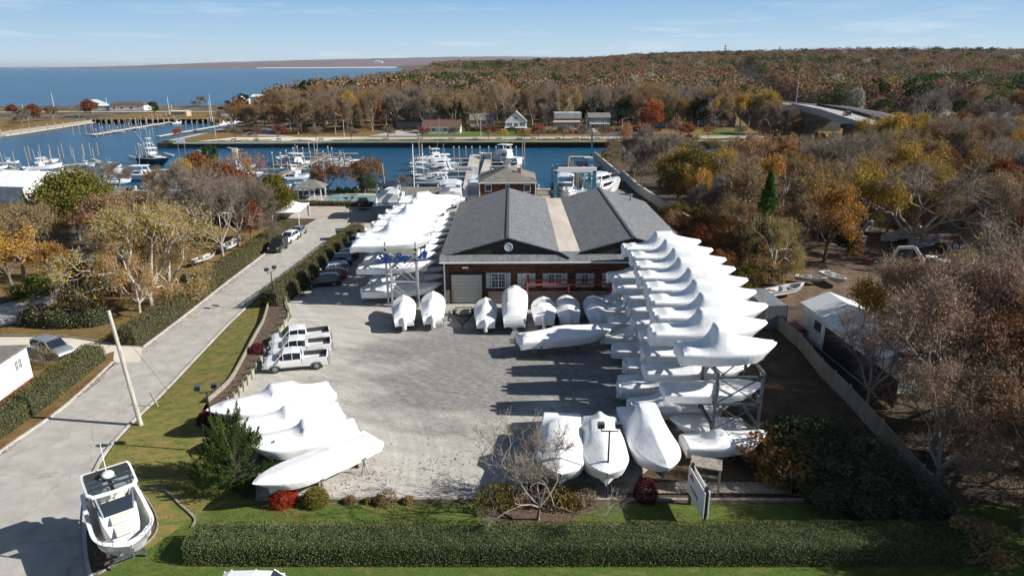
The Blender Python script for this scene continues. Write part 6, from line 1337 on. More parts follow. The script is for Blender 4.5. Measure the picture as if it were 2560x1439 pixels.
# ---------------------------------------------------------------- marina
def WG(px, py): return G(px, py, WZ)
def cruiser_parts(kind, L, B):
    """motor boat meshes once per kind; returns the root of a prototype"""
    root = empty('motor_boat', (0, 0, 0)); hz = dict(cruiser=1.5, fly=1.9, console=1.1, sportfish=1.9, dark=1.5)[kind]
    us = np.linspace(0, 1, 18); m = MB(); rg = [hullring(u, L, B, hz, -.3, .7, .5) for u in us]; m.loft(rg); m.build('hull', M_hullblue if kind in ('dark', 'sportfish') else M_hullw, root)
    st = MB(); 
    st.loft([[(u * L * .985 + .05, s * max(hb_fn(u, .5, .9) * B / 2 - .08, .02), hz + .7 * max(0, (u - .2) / .8) ** 1.8 + .04 - (.25 if u < .18 else 0)) for s in (-1, 1)] for u in np.linspace(.02, .98, 14)], closed=False, caps=False); st.build('deck', M_hullw if kind != 'console' else M_cush, root, recalc=True)
    bw = MB(); bw.loft([[(x, y * s, z) for s in (-1, 1)] for x, y, z in ((L * .02, B * .3, hz - .5), (L * .3, B * .3, hz - .5))], closed=False, caps=False)
    if kind in ('cruiser', 'fly', 'dark', 'sportfish'):
        f = 1.0 if kind != 'sportfish' else .85; c = MB(); w = B * .40
        ch = 1.15 if kind in ('fly', 'sportfish') else .95
        c.loft([[(x, s * w_, z) for s, z in ((-1, hz), (-.82, z1), (.82, z1), (1, hz))] for x, w_, z1 in ((.24 * L, w, hz + ch), (.46 * L, w, hz + ch + .1), (.58 * L, w * .9, hz + ch * .7 + .1), (.72 * L, w * .62, hz + .62), (.86 * L, w * .3, hz + .66))]); c.build('cabin', M_hullw, root, bevel=.05)
        g = MB()
        for s in (-1, 1): g.add([(.26 * L, s * (w * .95 + .03), hz + .35), (.48 * L, s * (w * .95 + .03), hz + .35), (.68 * L, s * (w * .70 + .03), hz + .50), (.56 * L, s * (w * .86 + .02), hz + ch * .8), (.30 * L, s * (w * .88 + .02), hz + ch * .85)], [(0, 1, 2, 3, 4)])
        g.add([(.465 * L, -w * .78, hz + ch + .12), (.465 * L, w * .78, hz + ch + .12), (.60 * L, w * .7, hz + ch * .62 + .13), (.60 * L, -w * .7, hz + ch * .62 + .13)], [(0, 1, 2, 3)]); g.build('window', M_glass, root)
    if kind == 'cruiser' or kind == 'dark':
        t = MB(); t.loft([[(x, s * w_, z) for s, z in ((-1, hz + 2.0), (-.6, hz + 2.15), (.6, hz + 2.15), (1, hz + 2.0), (.6, hz + 2.02), (-.6, hz + 2.02))] for x, w_ in ((.14 * L, B * .30), (.2 * L, B * .38), (.42 * L, B * .38), (.50 * L, B * .28))]); t.build('hardtop', M_canvasd if kind == 'dark' else M_hullw, root)
        p = MB()
        for s in (-1, 1): p.bar((.16 * L, s * B * .38, hz), (.24 * L, s * B * .34, hz + 2.05), .1, .3).bar((.46 * L, s * B * .32, hz + 2.05), (.56 * L, s * B * .33, hz + .9), .08, .1)
        p.build('hardtop_support', M_hullw, root)
    if kind in ('fly', 'sportfish'):
        t = MB(); t.box((.36 * L, 0, hz + 1.65), (.22 * L, B * .7, .7)); t.build('flybridge', M_hullw, root, bevel=.08); q = MB(); q.box((.36 * L, 0, hz + 3.3), (.24 * L, B * .72, .14))
        for s in (-1, 1):
            for x in (.27, .45): q.bar((x * L, s * B * .3, hz + 1.9), (x * L, s * B * .3, hz + 3.3), .07)
        q.build('hardtop', M_hullw, root)
        if kind == 'sportfish':
            q = MB(); 
            for s in (-1, 1):
                for x in (.28, .44): q.bar((x * L, s * B * .3, hz + 3.3), ((.36 + (x - .36) * .5) * L, s * B * .16, hz + 6.4), .06)
                q.bar((.36 * L, s * .3, hz + 3.0), (.22 * L, s * 2.8, hz + 9.0), .04)
            q.box((.36 * L, 0, hz + 4.8), (.13 * L, B * .36, .08)).box((.36 * L, 0, hz + 6.4), (.12 * L, B * .34, .1)); q.build('tuna_tower', M_white, root)
    if kind == 'console':
        t = MB(); t.box((.42 * L, 0, hz + .6), (1.0, .9, 1.2)); t.build('console', M_hullw, root, bevel=.06); q = MB(); q.box((.42 * L, 0, hz + 2.1), (2.3, B * .72, .1))
        for s in (-1, 1):
            for x in (-.7, .7): q.bar((.42 * L + x, s * .55, hz - .1), (.42 * L + x * .9, s * .6, hz + 2.1), .06)
        q.build('t_top', M_hullw, root)
        q = MB()
        for s in (-.4, .4): q.loft([[(-.15 - x, s + w_ * math.cos(a), hz - .1 + w_ * 1.3 * math.sin(a)) for a in np.linspace(0, 6.283, 9)[:-1]] for x, w_ in ((0, .18), (.25, .24), (.6, .18))]).bar((-.4, s, hz - .3), (-.4, s, -.3), .2, .28)
        q.build('outboard_motor', M_hullw, root)
    a = MB(); a.tube((.3 * L, .4, hz + (3.3 if kind in ('fly', 'sportfish') else 2.0)), (.26 * L, .5, hz + (6.6 if kind in ('fly', 'sportfish') else 4.6)), .025); a.build('antenna', M_white, root)
    r = MB(); pts = [(u * L, s * max(hb_fn(u, .5, .9) * B / 2 - .1, .02), hz + .7 * max(0, (u - .2) / .8) ** 1.8 + .65) for s in (-1,) for u in np.linspace(.6, .98, 7)]; r.path(pts, .02); r.path([(x, -y, z) for x, y, z in pts], .02); r.build('bow_rail', M_steel, root)
    return root
MK = {}
for k, L, B in (('cruiser', 11, 3.6), ('fly', 13.5, 4.4), ('console', 8.5, 2.7), ('sportfish', 14, 4.6), ('dark', 11, 3.6)): MK[k] = (cruiser_parts(k, L, B), L)
USED = set()
sk = empty('old_skiff', (0, 0, 0)); open_boat(sk, 6.5, 2.2, 1.0, M_hullg, wd=.5, gw=.14); MB().box((2.8, 0, 1.0), (.7, .8, .8)).build('console', M_hullg, sk); MB().box((1.2, 0, .8), (.5, 1.7, .3)).box((4.4, 0, .8), (.35, 1.5, .25)).build('seat', M_timber, sk); MK['skiff'] = (sk, 6.5)
def mboat(kind, bow, stern, label, z=WZ + .0, zoff=1.2, group=None):
    src, L0 = MK[kind]; a = G(bow[0], bow[1], z + zoff); b = G(stern[0], stern[1], z + zoff); L = (a - b).length; s = max(.6, min(1.5, L / L0)); rz = math.atan2(a.y - b.y, a.x - b.x)
    if kind not in USED: USED.add(kind); o = src; o.location = (b.x, b.y, z); o.rotation_euler = (0, 0, rz); o.scale = (s, s, s); tag(o, label, 'boat', group); return o
    return dup(src, (b.x, b.y, z), rz, s, label, group)
def at_(x, y): return (x, y)
for k, bow, stern, lb in (
    # middle marina, five cruisers in slips left of the main dock
    ('fly', (1030, 402), (1118, 396), 'white flybridge yacht, farthest of the five at the main dock'),
    ('cruiser', (1024, 417), (1140, 412), 'white cruiser with dark cabin glass, second nearest the far side of the dock'),
    ('cruiser', (1022, 429), (1146, 428), 'white express cruiser, middle of the five at the main dock'),
    ('dark', (1026, 442), (1120, 440), 'cruiser with dark hull and canopy beside the main dock'),
    ('cruiser', (1035, 452), (1135, 452), 'low white cruiser nearest the long grey shed'),
    ('fly', (1198, 394), (1300, 402), 'big white yacht with tall flybridge right of the main dock'),
    ('console', (1300, 418), (1235, 421), 'white centre console boat right behind the office roof'),
    ('dark', (912, 402), (840, 404), 'dark hulled boat at the outer end of the left dock'),
    ('cruiser', (886, 410), (806, 414), 'white cruiser with navy canopy at the left dock'),
    ('cruiser', (690, 402), (765, 408), 'white cruiser with a hardtop left of the plank dock'),
    ('cruiser', (700, 420), (745, 425), 'white cruiser tied behind the orange maple'),
    ('console', (795, 450), (740, 452), 'small white boat at the inner end of the left dock'),
    ('console', (730, 462), (660, 470), 'white boat half hidden behind the rust red maple'),
    ('sportfish', (424, 404), (352, 398), 'navy sport fishing boat with tall tuna tower'),
    ('console', (48, 400), (0, 402), 'white cuddy boat at the far left edge of the slips'),
    ('console', (158, 412), (64, 418), 'dark hulled centre console among the left slips'),
    ('console', (236, 408), (196, 408), 'white centre console at the end of the left pier'),
    ('console', (188, 422), (130, 428), 'white boat with a dark bimini in the left slips'),
    ('console', (30, 428), (-20, 432), 'centre console with dark canvas at the left edge'),
    ('cruiser', (275, 440), (390, 440), 'large white yacht behind the boat shed'),
    ('cruiser', (60, 446), (-30, 450), 'white cruiser beside the white storage shed'),
    ('console', (120, 440), (60, 440), 'small boat between the storage shed and the pier'),
    ('cruiser', (140, 398), (85, 402), 'white cruiser at the outer left pier'), ('console', (300, 410), (255, 413), 'white boat off the end of the left pier'), ('cruiser', (330, 448), (250, 452), 'white motor yacht beside the boat shed'), ('console', (20, 412), (-40, 416), 'white open boat cut by the left edge'), ('cruiser', (745, 395), (690, 400), 'white cruiser at the outer end of the left dock'), ('cruiser', (640, 412), (585, 418), 'white cruiser by the fuel sign'),
    ('cruiser', (50, 455), (-20, 462), 'white cruiser farther behind the storage shed'), ('console', (100, 425), (40, 432), 'white skiff in the left slips near the shed'), ('console', (215, 430), (160, 436), 'white boat with small console by the slip pier'), ('cruiser', (340, 428), (270, 432), 'white cruiser stern to the slip pier'), ('console', (320, 418), (262, 422), 'small white boat outside the slip pier'), ('cruiser', (650, 455), (590, 462), 'white cruiser behind the pinkish orange tree'), ('cruiser', (655, 430), (600, 436), 'white cruiser left of the left dock'), ('console', (775, 436), (715, 440), 'open white boat on the near side of the left dock'), ('fly', (575, 455), (480, 462), 'white flybridge boat hidden behind the rust maple'),
    ('console', (455, 303), (432, 305), 'small white boat moored at the long floating dock in the inner basin'),
    ('console', (575, 306), (545, 309), 'white boat at the right slips of the inner basin, left one'),
    ('console', (600, 302), (578, 304), 'white boat at the right slips of the inner basin, right one')):
    mboat(k, bow, stern, lb)
# boats out of the water near the travel lift
for k, bow, stern, z, lb in (('cruiser', (1415, 503), (1412, 470), .9, 'white boat hanging in slings under the blue travel lift'), ('cruiser', (1545, 462), (1462, 490), .8, 'white boat on stands, bow pointing right, behind the right gable'), ('console', (1500, 462), (1450, 478), .8, 'white skiff on stands beside the tan bulkhead'),
    ('cruiser', (1135, 474), (1126, 522), .9, 'white cuddy boat with twin outboards and open cockpit behind the left rack'), ('cruiser', (1194, 466), (1192, 498), .9, 'navy covered cruiser parked right of the left rack'), ('dark', (990, 486), (966, 528), .9, 'white boat with blue canvas cover and twin outboards on the sandy lot')):
    mboat(k, bow, stern, lb, z=z, zoff=1.3)
for bow, stern, lb in (((2010, 712), (1915, 725), 'old white skiff with a small cabin lying in the leafy yard'), ((2060, 690), (1990, 680), 'brown skiff with white console under the gold tree'), ((2115, 700), (2060, 672), 'dark inflatable style boat beside the brown skiff'), ((2520, 640), (2420, 628), 'old white and blue hull lying in deep shade at right'), ((2300, 575), (2230, 590), 'upturned white hull under the wide bare tree'), ((2180, 562), (2120, 578), 'pale skiff at the back of the yard, left of the wide oak'), ((2440, 600), (2380, 612), 'grey skiff in the litter right of the wide oak'), ((2500, 700), (2440, 715), 'small dull skiff before the yellow truck'), ((2545, 620), (2480, 600), 'long pale hull at the back right of the yard'), ((2350, 592), (2300, 606), 'low dark skiff behind the old digger'), ((2010, 560), (1925, 575), 'pale old boat glimpsed behind the green cedar')):
    mboat('skiff', bow, stern, lb, z=.3, zoff=1.0)
mboat('skiff', (470, 560), (420, 580), 'white boat parked behind the sycamore branches, left one', z=.5); mboat('skiff', (535, 625), (480, 640), 'white boat parked under the bare trees by the long hedge', z=.5); mboat('skiff', (600, 590), (555, 610), 'white boat parked behind the long hedge, nearest the dark maple', z=.5)
# docks
def dock(name, a, b, w, label, z=WZ + .7, mat=None, fing=(), piles=True):
    d = (b - a).normalized(); L = (b - a).length; r = empty(name, (a.x, a.y, 0), math.atan2(d.y, d.x), label, 'dock')
    m = MB(); m.box((L / 2, 0, z), (L, w, .22)); m.build('decking', mat or M_dockw, r)
    m = MB(); m.box((L / 2, w / 2, z - .12), (L, .12, .3)).box((L / 2, -w / 2, z - .12), (L, .12, .3)); m.build('fascia', M_timber, r)
    for x, l, s in fing: MB().box((x, s * (w / 2 + l / 2), z - .05), (.9, l, .18)).build('finger_pier', mat or M_dockw, r)
    return r
M_dockw = shingle_mat('dock_planks', (.36, .34, .31), (.50, .48, .44), .3, 5, mortar=(.18, .16, .14), ms=.06)
M_dockw2 = pmat('dock_concrete', (.55, .52, .46), (.66, .63, .57), 1, .9)
a = G(1173, 466); b = WG(1188, 398); a.z = b.z = 0; dock('main_dock', a, b, 3.2, 'wide pale plank dock running out from the long grey shed', z=-.6, fing=[(k * 9 + 10, 12, 1) for k in range(6)])
a2 = G(1200, 466); b2 = WG(1222, 404); dock('side_dock', a2, b2, 2.2, 'narrower dock beside the main one, behind the office', z=-.6, fing=[(k * 8 + 6, 8, -1) for k in range(6)])
a3 = WG(690, 452); b3 = WG(818, 395); dock('left_dock', a3, b3, 2.6, 'plank dock with white piles left of the red zelkova trees', z=-.9, fing=[(k * 9 + 5, 8, 1) for k in range(6)] + [(k * 9 + 5, 8, -1) for k in range(6)])
a4 = WG(232, 341); b4 = WG(440, 306); dock('floating_dock', a4, b4, 2.0, 'long pale floating dock in the inner basin', mat=M_dockw2, fing=[(k * 9 + 5, 5, (-1) ** k) for k in range(10)])
a5 = WG(0, 344); b5 = WG(235, 308); dock('wall_dock', a5 + Vector((2, 0, 0)), b5 + Vector((2, 0, 0)), 1.4, 'walkway dock along the timber wall of the inner basin', mat=M_dockw2)
dock('slip_pier', WG(0, 432), WG(250, 410), 1.6, 'pier serving the left slips', fing=[(k * 11 + 4, 9, 1) for k in range(7)])
dock('slip_pier', WG(330, 436), WG(455, 425), 1.8, 'short pier with white bollards beside the sport fishing boat')
dock('basin_edge_dock', WG(395, 345), WG(640, 302), 1.6, 'narrow dock along the right side of the inner basin', mat=M_dockw2)
PIL = MB().tube((0, 0, -1), (0, 0, 3.4), .17, .15, n=8).build('dock_piling', M_timberp if 'M_timberp' in globals() else M_timber); PILm = PIL.data; bpy.data.objects.remove(PIL)
cp_ = MB().lathe([(.2, 0), (.2, .06), (.02, .28)], 8).build('c', M_white); CPm = cp_.data; bpy.data.objects.remove(cp_)
prng = random.Random(3)
WHERE = [((1160, 410), 'at the main dock slips'), ((760, 410), 'along the left plank dock'), ((830, 430), 'near the red zelkovas'), ((150, 395), 'in the far left slips'), ((120, 415), 'beside the left slip pier'), ((370, 402), 'round the sport fishing boat'), ((215, 334), 'before the floating dock'), ((340, 320), 'along the long floating dock'), ((520, 318), 'along the right side of the inner basin'), ((100, 330), 'along the timber wall dock'), ((440, 298), 'against the dark basin bulkhead'), ((1435, 455), 'in the row beside the travel lift basin'), ((1240, 405), 'before the big flybridge yacht')]
def piling(p, h, white=False, grp='pilings in the marina', lab='weathered timber piling standing in the marina water'):
    q_ = PXY((p.x, p.y, 0)); wh = min(WHERE, key=lambda w: (w[0][0] - q_[0]) ** 2 + 4 * (w[0][1] - q_[1]) ** 2)[1]; hd = 'tall' if h > 4.1 else 'short'; grp += ' ' + wh
    r = link('piling', PILm); r.location = (p.x, p.y, WZ); s = h / 3.4; r.scale = (1, 1, s)
    tag(r, hd + (' white capped' if white else ' bare timber') + ' piling ' + wh, 'piling', ('white capped ' if white else 'bare ') + grp)
    if white: c = link('cap', CPm, r); c.location = (0, 0, 3.4); c.scale = (1, 1, 1 / s)
def prow(p, q, n, h, white, j=0.0):
    for i in range(n): 
        a = p.lerp(q, i / max(1, n - 1)); piling(a + Vector((prng.uniform(-j, j), prng.uniform(-j, j), 0)), h * prng.uniform(.85, 1.15), white)
for px in (1075, 1135, 1148, 1165, 1180, 1200, 1222, 1240, 1258, 1275, 1290): piling(WG(px, 402), 4.3, True)
for px, py in ((1058, 420), (1078, 436), (1040, 448), (1060, 462), (1210, 408), (1228, 418), (1146, 448), (1152, 430)): piling(WG(px, py), 4.0, prng.random() < .5)
for px, py, h in ((1306, 412, 8.5), (1311, 414, 8.5), (1035, 442, 9), (1050, 425, 11)): piling(WG(px, py), h, False)
prow(WG(688, 428), WG(795, 388), 9, 4.6, True, .6); prow(WG(715, 440), WG(830, 400), 9, 4.0, True, .6)
prow(WG(802, 445), WG(852, 405), 9, 4.2, False, 1.2); prow(WG(815, 452), WG(860, 418), 7, 4.4, False, 1.2)
prow(WG(60, 402), WG(250, 388), 9, 4.6, False, 1.0); prow(WG(10, 420), WG(240, 404), 9, 4.8, False, 1.0)
for px, py in ((352, 400), (358, 402), (366, 398), (374, 398), (380, 396), (388, 402), (392, 406), (345, 408), (370, 412), (396, 412)): piling(WG(px, py), 5.0, prng.random() < .6)
for px, py in ((184, 338), (200, 337), (214, 328), (228, 328), (216, 334), (352, 345), (368, 345), (384, 345)): piling(WG(px, py), 4.0, True)
prow(WG(236, 333), WG(440, 300), 16, 4.0, True, .4); prow(WG(242, 343), WG(436, 308), 14, 3.4, True, .4); prow(WG(300, 322), WG(420, 300), 9, 3.6, False, 2)
prow(WG(448, 330), WG(600, 303), 12, 3.6, True, .5); prow(WG(5, 345), WG(232, 311), 12, 2.8, True, .2)
for i in range(30): piling(Vector((-220 + i * 3.0, 371.4, 0)), 2.9, False)
# lift well piles on the right
prow(WG(1418, 428), WG(1450, 485), 15, 4.4, False, .05); 
dock('lift_pier', WG(1422, 404) + Vector((0, 0, 0)), WG(1480, 404), 1.2, 'outer cross pier of the lift basin', z=-.5, mat=M_dockw2)
dock('lift_pier', WG(1468, 404), WG(1492, 430), 2.6, 'pale concrete pier of the lift basin', z=-.5, mat=M_dockw2)
for i in range(7): 
    p = WG(1450 + i * 4, 418 + i * 9); MB()
    o = MB().bar((p.x, p.y, -1), (p.x + 7, p.y, -1), .5, .3).build('finger_pier', M_timber); tag(o, 'dark finger pier in the lift basin', 'pier', 'finger piers in the lift basin')
# tan sheet bulkhead
tb = MB(); A_ = pe; B_ = pf; D_ = G(1590, 478); E_ = G(1735, 575)
for a, b, z in ((A_, B_, 1.5), (B_ + Vector((1, 1, 0)), D_, 1.9), (D_, E_, 1.8)): tb.bar(Vector((a.x, a.y, -1 + z / 2)), Vector((b.x, b.y, -1 + z / 2)), .5, z + 2)
tag(tb.build('bulkhead_wall', M_concw), 'tan bulkhead wall running along the creek beside the woods', 'wall')
tag(MB().bar((-125, 256.8, -.1), (160, 256.8, -.1), .5, .5).build('quay_cap', M_dockw2), kind='structure')
tag(MB().bar((-130, QY + .1, -.1), (G(1380, 470).x, QY + .1, -.1), .6, .4).build('quay_cap', M_dockw2), kind='structure')
for i in range(30):
    x = -118 + i * 4.6
    if x < G(1380, 470).x: o = MB().box((x, QY + .5, .3), (.3, .3, 1.3)).box((x, QY + .5, 1.0), (.38, .38, .08)).build('bollard', M_white); tag(o, 'white quay bollard along the near waterfront', 'bollard', 'white bollards along the near quay')
# white mast poles and signs by the water
for px, py, h, lb in ((1036, 474, 22, 'tall white mast pole beside the long grey shed'), (1058, 440, 18, 'white pole at the cruisers in the main slips')):
    p = G(px, py); tag(MB().tube((p.x, p.y, -2), (p.x, p.y, h * .45), .12, .07).build('mast_pole', M_white), lb, 'pole')
# ---------------------------------------------------------------- travel lift
tlx0, tlx1 = G(1378, 500).x, G(1465, 500).x; ly0 = 129.0; ly1 = 137
tl2 = empty('travel_lift', (tlx0, ly0, 0), 0, 'blue travel lift gantry with white cross beam at the lift basin', 'boat hoist'); M_lb = pmat('lift_blue', (.03, .15, .24), (.05, .20, .30), 1, .5); w_ = tlx1 - tlx0
for x in (0, w_):
    for y in (0, ly1 - ly0): MB().bar((x, y, .8), (x, y, 8.0), .7, .7).build('leg', M_lb, tl2); wheel(tl2, x, y, .7, .5)
    MB().bar((x, 0, 7.8), (x, ly1 - ly0, 7.8), .6, .7).build('side_beam', M_lb, tl2)
MB().bar((-.4, 0, 8.2), (w_ + .4, 0, 8.2), .7, .9).build('cross_beam', M_white, tl2); MB().box((0, 0, 8.9), (.9, 1.2, .9)).box((0, 0, 9.6), (.4, .5, .8)).build('winch', M_lb, tl2); MB().box((w_, 6, 8.9), (.9, 1.2, .9)).build('winch', M_lb, tl2)
MB().box((.2, -1.0, 1.6), (1.4, 1.4, 1.6)).build('operator_cab', M_white, tl2)
# crane / davit at the lift pier
p = WG(1478, 408); tag(MB().bar((p.x, p.y, 0), (p.x, p.y, 7.5), .5).bar((p.x, p.y, 7.5), (p.x - .8, p.y, 9), .4).build('crane_mast', M_lb), 'dark blue crane mast at the outer corner of the lift basin', 'crane')
# ---------------------------------------------------------------- rack sign
sx0 = G(973, 765); sx1 = G(1046, 765); sg = empty('rack_sign', (sx0.x, sx0.y - .3, 0), 0, 'tall lattice sign frame with cream board and blue Sea Ray lettering', 'sign'); w_ = sx1.x - sx0.x; zt = 6.6
h0 = GX(968, 612, sx0.y).z
for x in (0, w_): MB().bar((x, 0, 0), (x, 0, h0 + .4), .2).build('post', M_rackw, sg)
zb_ = GX(968, 651, sx0.y).z; zt_ = GX(968, 619, sx0.y).z
m = MB(); nB = 5
for i in range(nB): m.box((w_ / 2, -.05, zb_ + (i + .5) * (zt_ - zb_) / nB), (w_ + .5, .1 + (.03 if i % 2 else 0), (zt_ - zb_) / nB - .01))
m.build('board', pmat('sign_cream', (.40, .39, .30), (.47, .46, .37), 2, .7), sg)
m = MB()
for za, zb2 in ((.4, 2.6), (2.6, zb_ - .1)):
    m.bar((0, .05, zb2), (w_, .05, zb2), .09).bar((0, .06, za), (w_, .06, zb2), .07).bar((0, -.04, zb2), (w_, -.04, za), .07)
m.build('bracing', M_rackw, sg)
M_signb = pmat('lettering_blue', (.015, .06, .26), rough=.4)
zc_ = zb_ + .12; o = link('lettering', text_mesh('Sea Ray', 1.3, M_signb, shear=.45, ext=.06, bevel=.035, spacing=.92), sg); o.location = (-1.0, -.22, zc_); o.rotation_euler = (math.pi / 2, 0, 0)
m = MB(); m.loft([[(x, -.2, z), (x, -.2, z + h_), (x, -.28, z + h_), (x, -.28, z)] for x, z, h_ in ((-1.4, zc_ - .16, .02), (-.6, zc_ - .28, .20), (w_ * .4, zc_ - .25, .14), (w_ * .75, zc_ - .12, .02))]); m.build('swoosh', M_signb, sg)
m = MB(); cx_ = w_ + .5
m.loft([[(x, -.2, z), (x, -.2, z + h_), (x, -.28, z + h_), (x, -.28, z)] for x, z, h_ in ((cx_ - 1.0, zc_ - .05, .03), (cx_ - .3, zc_ - .08, .2), (cx_ + .7, zc_ + .0, .22), (cx_ + 1.2, zc_ + .12, .03))])
m.add([(cx_ - .5, -.22, zc_ + .2), (cx_ + .5, -.22, zc_ + 1.2), (cx_ + .75, -.22, zc_ + 1.2), (cx_ + .1, -.22, zc_ + .2)], [(0, 1, 2, 3)]).add([(cx_ + .2, -.22, zc_ + .25), (cx_ + .62, -.22, zc_ + 1.1), (cx_ + .95, -.22, zc_ + 1.0), (cx_ + .7, -.22, zc_ + .25)], [(0, 1, 2, 3)]); m.build('emblem', M_signb, sg)
# ---------------------------------------------------------------- roadside sign near the hedge (seen from its back edge)
p0 = G(1757, 1326); rs_ = empty('roadside_sign', (p0.x, p0.y, 0), R(62), 'white double faced sign board on dark posts behind the front hedge', 'sign')
p1 = G(1752, 1325); rs_.rotation_euler = (0, 0, R(94)); 
MB().bar((0, 0, 0), (0, 0, 3.1), .16).build('post', M_black, rs_); MB().bar((2.6, 0, 0), (2.6, 0, 3.1), .16).build('post', M_black, rs_)
for s in (-1, 1):
    bb = MB().box((1.3, s * .14, 1.9), (3.0, .05, 1.8)).build('board', M_white, rs_); 
    if s > 0:
        o = link('lettering', text_mesh('MARINE', .42, M_blueink), bb); o.location = (2.3, .172, 1.5); o.rotation_euler = (math.pi / 2, 0, math.pi)
        MB().add([(2.6, .175, 2.2), (1.7, .175, 2.2), (2.1, .175, 2.6)], [(0, 1, 2)]).build('emblem', M_red, bb)
# twin board sign on the quay left of the left rack + dock banner
for (px, py, w, h, zz, lb, txt) in ((1012, 508, 3.0, 1.5, 1.3, 'small white sign board beside the blue canvas boat', None), (1166, 452, 6.0, 1.3, 2.2, 'long white banner sign at the head of the main dock', 'MARINE'), (458, 400, 2.4, 1.2, 5.0, 'small red and white sign on a post behind the left trees', None)):
    p = G(px, py); s_ = empty('sign_board', (p.x, p.y, 0), 0, lb, 'sign'); b_ = MB().box((0, 0, zz + h / 2), (w, .1, h)).build('board', M_white, s_)
    for x in (-w * .4, w * .4): MB().bar((x, .08, 0), (x, .08, zz + h), .1).build('post', M_timber, s_)
    if txt: o = link('lettering', text_mesh(txt, .9, M_blueink), b_); o.location = (-w * .3, -.06, zz + .35); o.rotation_euler = (math.pi / 2, 0, 0); MB().add([(-w * .45, -.06, zz + .5), (-w * .32, -.06, zz + .5), (-w * .38, -.06, zz + 1.0)], [(0, 1, 2)]).build('emblem', M_red, b_)
p = G(592, 420); fs_ = empty('fuel_sign', (p.x, p.y, 0), 0, 'tall white fuel sign with yellow shell coloured disc above the trees', 'sign'); z0 = GX(592, 398, p.y).z; z1 = GX(592, 370, p.y).z
MB().box((0, 0, (z0 + z1) / 2), (1.5, .3, z1 - z0)).build('board', M_white, fs_); MB().bar((0, 0, 0), (0, 0, z0), .25).build('post', M_white, fs_); MB().lathe([(.02, -.05), (.55, -.05), (.55, .05), (.02, .05)], 16).build('disc', pmat('sign_yellow', (.7, .42, .02)), fs_).matrix_local = Matrix.Translation((0, -.2, (z0 + z1) / 2 + .1)) @ Matrix.Rotation(math.pi / 2, 4, 'X')
# ---------------------------------------------------------------- lamps, poles
def floodpole(px, py, h, label, arms=2, rz=0.0):
    p = G(px, py); r = empty('lamp_post', (p.x, p.y, 0), rz, label, 'lamp post'); MB().tube((0, 0, 0), (0, 0, h), .07, .055).build('pole', M_shdark, r)
    MB().path([(-.55, 0, h + .25), (-.5, 0, h), (.5, 0, h), (.55, 0, h + .25)] if arms == 2 else [(0, 0, h), (.3, 0, h + .2)], .04).build('bracket', M_shdark, r)
    for x in ((-.55, .55) if arms == 2 else (.35,)): 
        hd = MB().box((x, 0, h + .42), (.42, .34, .34)).build('lamp_head', M_rack, r); MB().box((x, -.18, h + .42), (.34, .02, .27)).build('lens', M_glass, hd)
    return r
floodpole(1516, 1250, 5.1, 'twin floodlight post before the middle of the three wrapped bows')
floodpole(688, 774, 4.6, 'twin floodlight post at the end of the tall hedge', rz=R(60))
floodpole(880, 582, 5.6, 'thin lamp post where the tall hedge meets the sandy lot', rz=R(40))
floodpole(540, 1130, 4.9, 'twin floodlight post rising out of the juniper bush', rz=R(20))
up = G(353, 1063); u_ = empty('utility_pole', up, 0, 'tall leaning wooden utility pole beside the road', 'utility pole')
# top: leaning left, farther along; solve on the ray through its photo top
tp = GX(271, 776, up.y + .2); MB().tube((0, 0, -.2), (tp.x - up.x, tp.y - up.y, tp.z), .19, .13, n=12).build('pole', pmat('pole_wood', (.33, .30, .26), (.50, .46, .41), 2, .9, stretch=(3, 3, .4)), u_)
m = MB(); tz = Vector((tp.x - up.x, tp.y - up.y, tp.z)); m.tube(tz * .62, tz * .62 + Vector((.0, 0, .5)), .17).build('clamp', M_rackw, u_)
def wire(a, b, sag, label, r=.012, n=14):
    pts = [Vector(a).lerp(Vector(b), t) - Vector((0, 0, sag * 4 * t * (1 - t))) for t in np.linspace(0, 1, n)]; tag(MB().path(pts, r, 4).build('overhead_wire', M_black), label, 'wire')
wire(tp - Vector((0, 0, 1.2)), G(-60, 1015, 4.5), .6, 'overhead wire running down left across the trailer'); wire(tp - Vector((0, 0, 2.6)), G(-60, 980, 4.0), .6, 'lower overhead wire running left from the utility pole')
wire(tp - Vector((0, 0, .6)), up + Vector((2.2, 2.5, 0)), 0, 'guy wire staying the utility pole')
tag(MB().bar(G(396, 1018), G(396, 1018) + Vector((-.55, .2, 1.3)), .1).build('marker_post', M_timber), 'short leaning grey post on the lawn beside the utility pole', 'post')
for px, py, pt, lb in ((861, 345, 300, 'cobra head street light at the far left of the shore road'), (1202, 347, 296, 'street light before the small grey cottage'), (1554, 345, 297, 'street light by the driveway of the bungalow'), (1985, 300, 188, 'tall highway light pole beside the bridge'), (1098, 338, 296, 'wooden pole before the low white cottage'), (1466, 330, 275, 'wooden utility pole beside the balcony house'), (540, 345, 312, 'pole by the pale parking area')):
    p = G(px, py); z = GX(px, pt, p.y).z; r = empty('street_light', (p.x, p.y, 0), 0, lb, 'street light'); MB().tube((0, 0, 0), (0, 0, z), .14, .09).build('pole', M_rackw if 'wooden' not in lb else M_timber, r)
    if 'light' in lb: MB().bar((0, 0, z), (1.8, 0, z + .3), .1).build('arm', M_rackw, r); MB().box((2.0, 0, z + .28), (.8, .3, .15)).build('lamp_head', M_rackw, r)
# masts of boats and poles in the far marina
for px, py, pt in ((425, 290, 242), (432, 290, 262), (527, 300, 252), (531, 300, 236), (138, 282, 232), (60, 285, 262), (270, 275, 245)):
    p = G(px, py); z = GX(px, pt, p.y).z; tag(MB().tube((p.x, p.y, -1), (p.x, p.y, z), .14, .08).build('mast', M_white), 'thin white mast or pole beside the inner basin', 'mast', 'thin white masts round the inner basin')
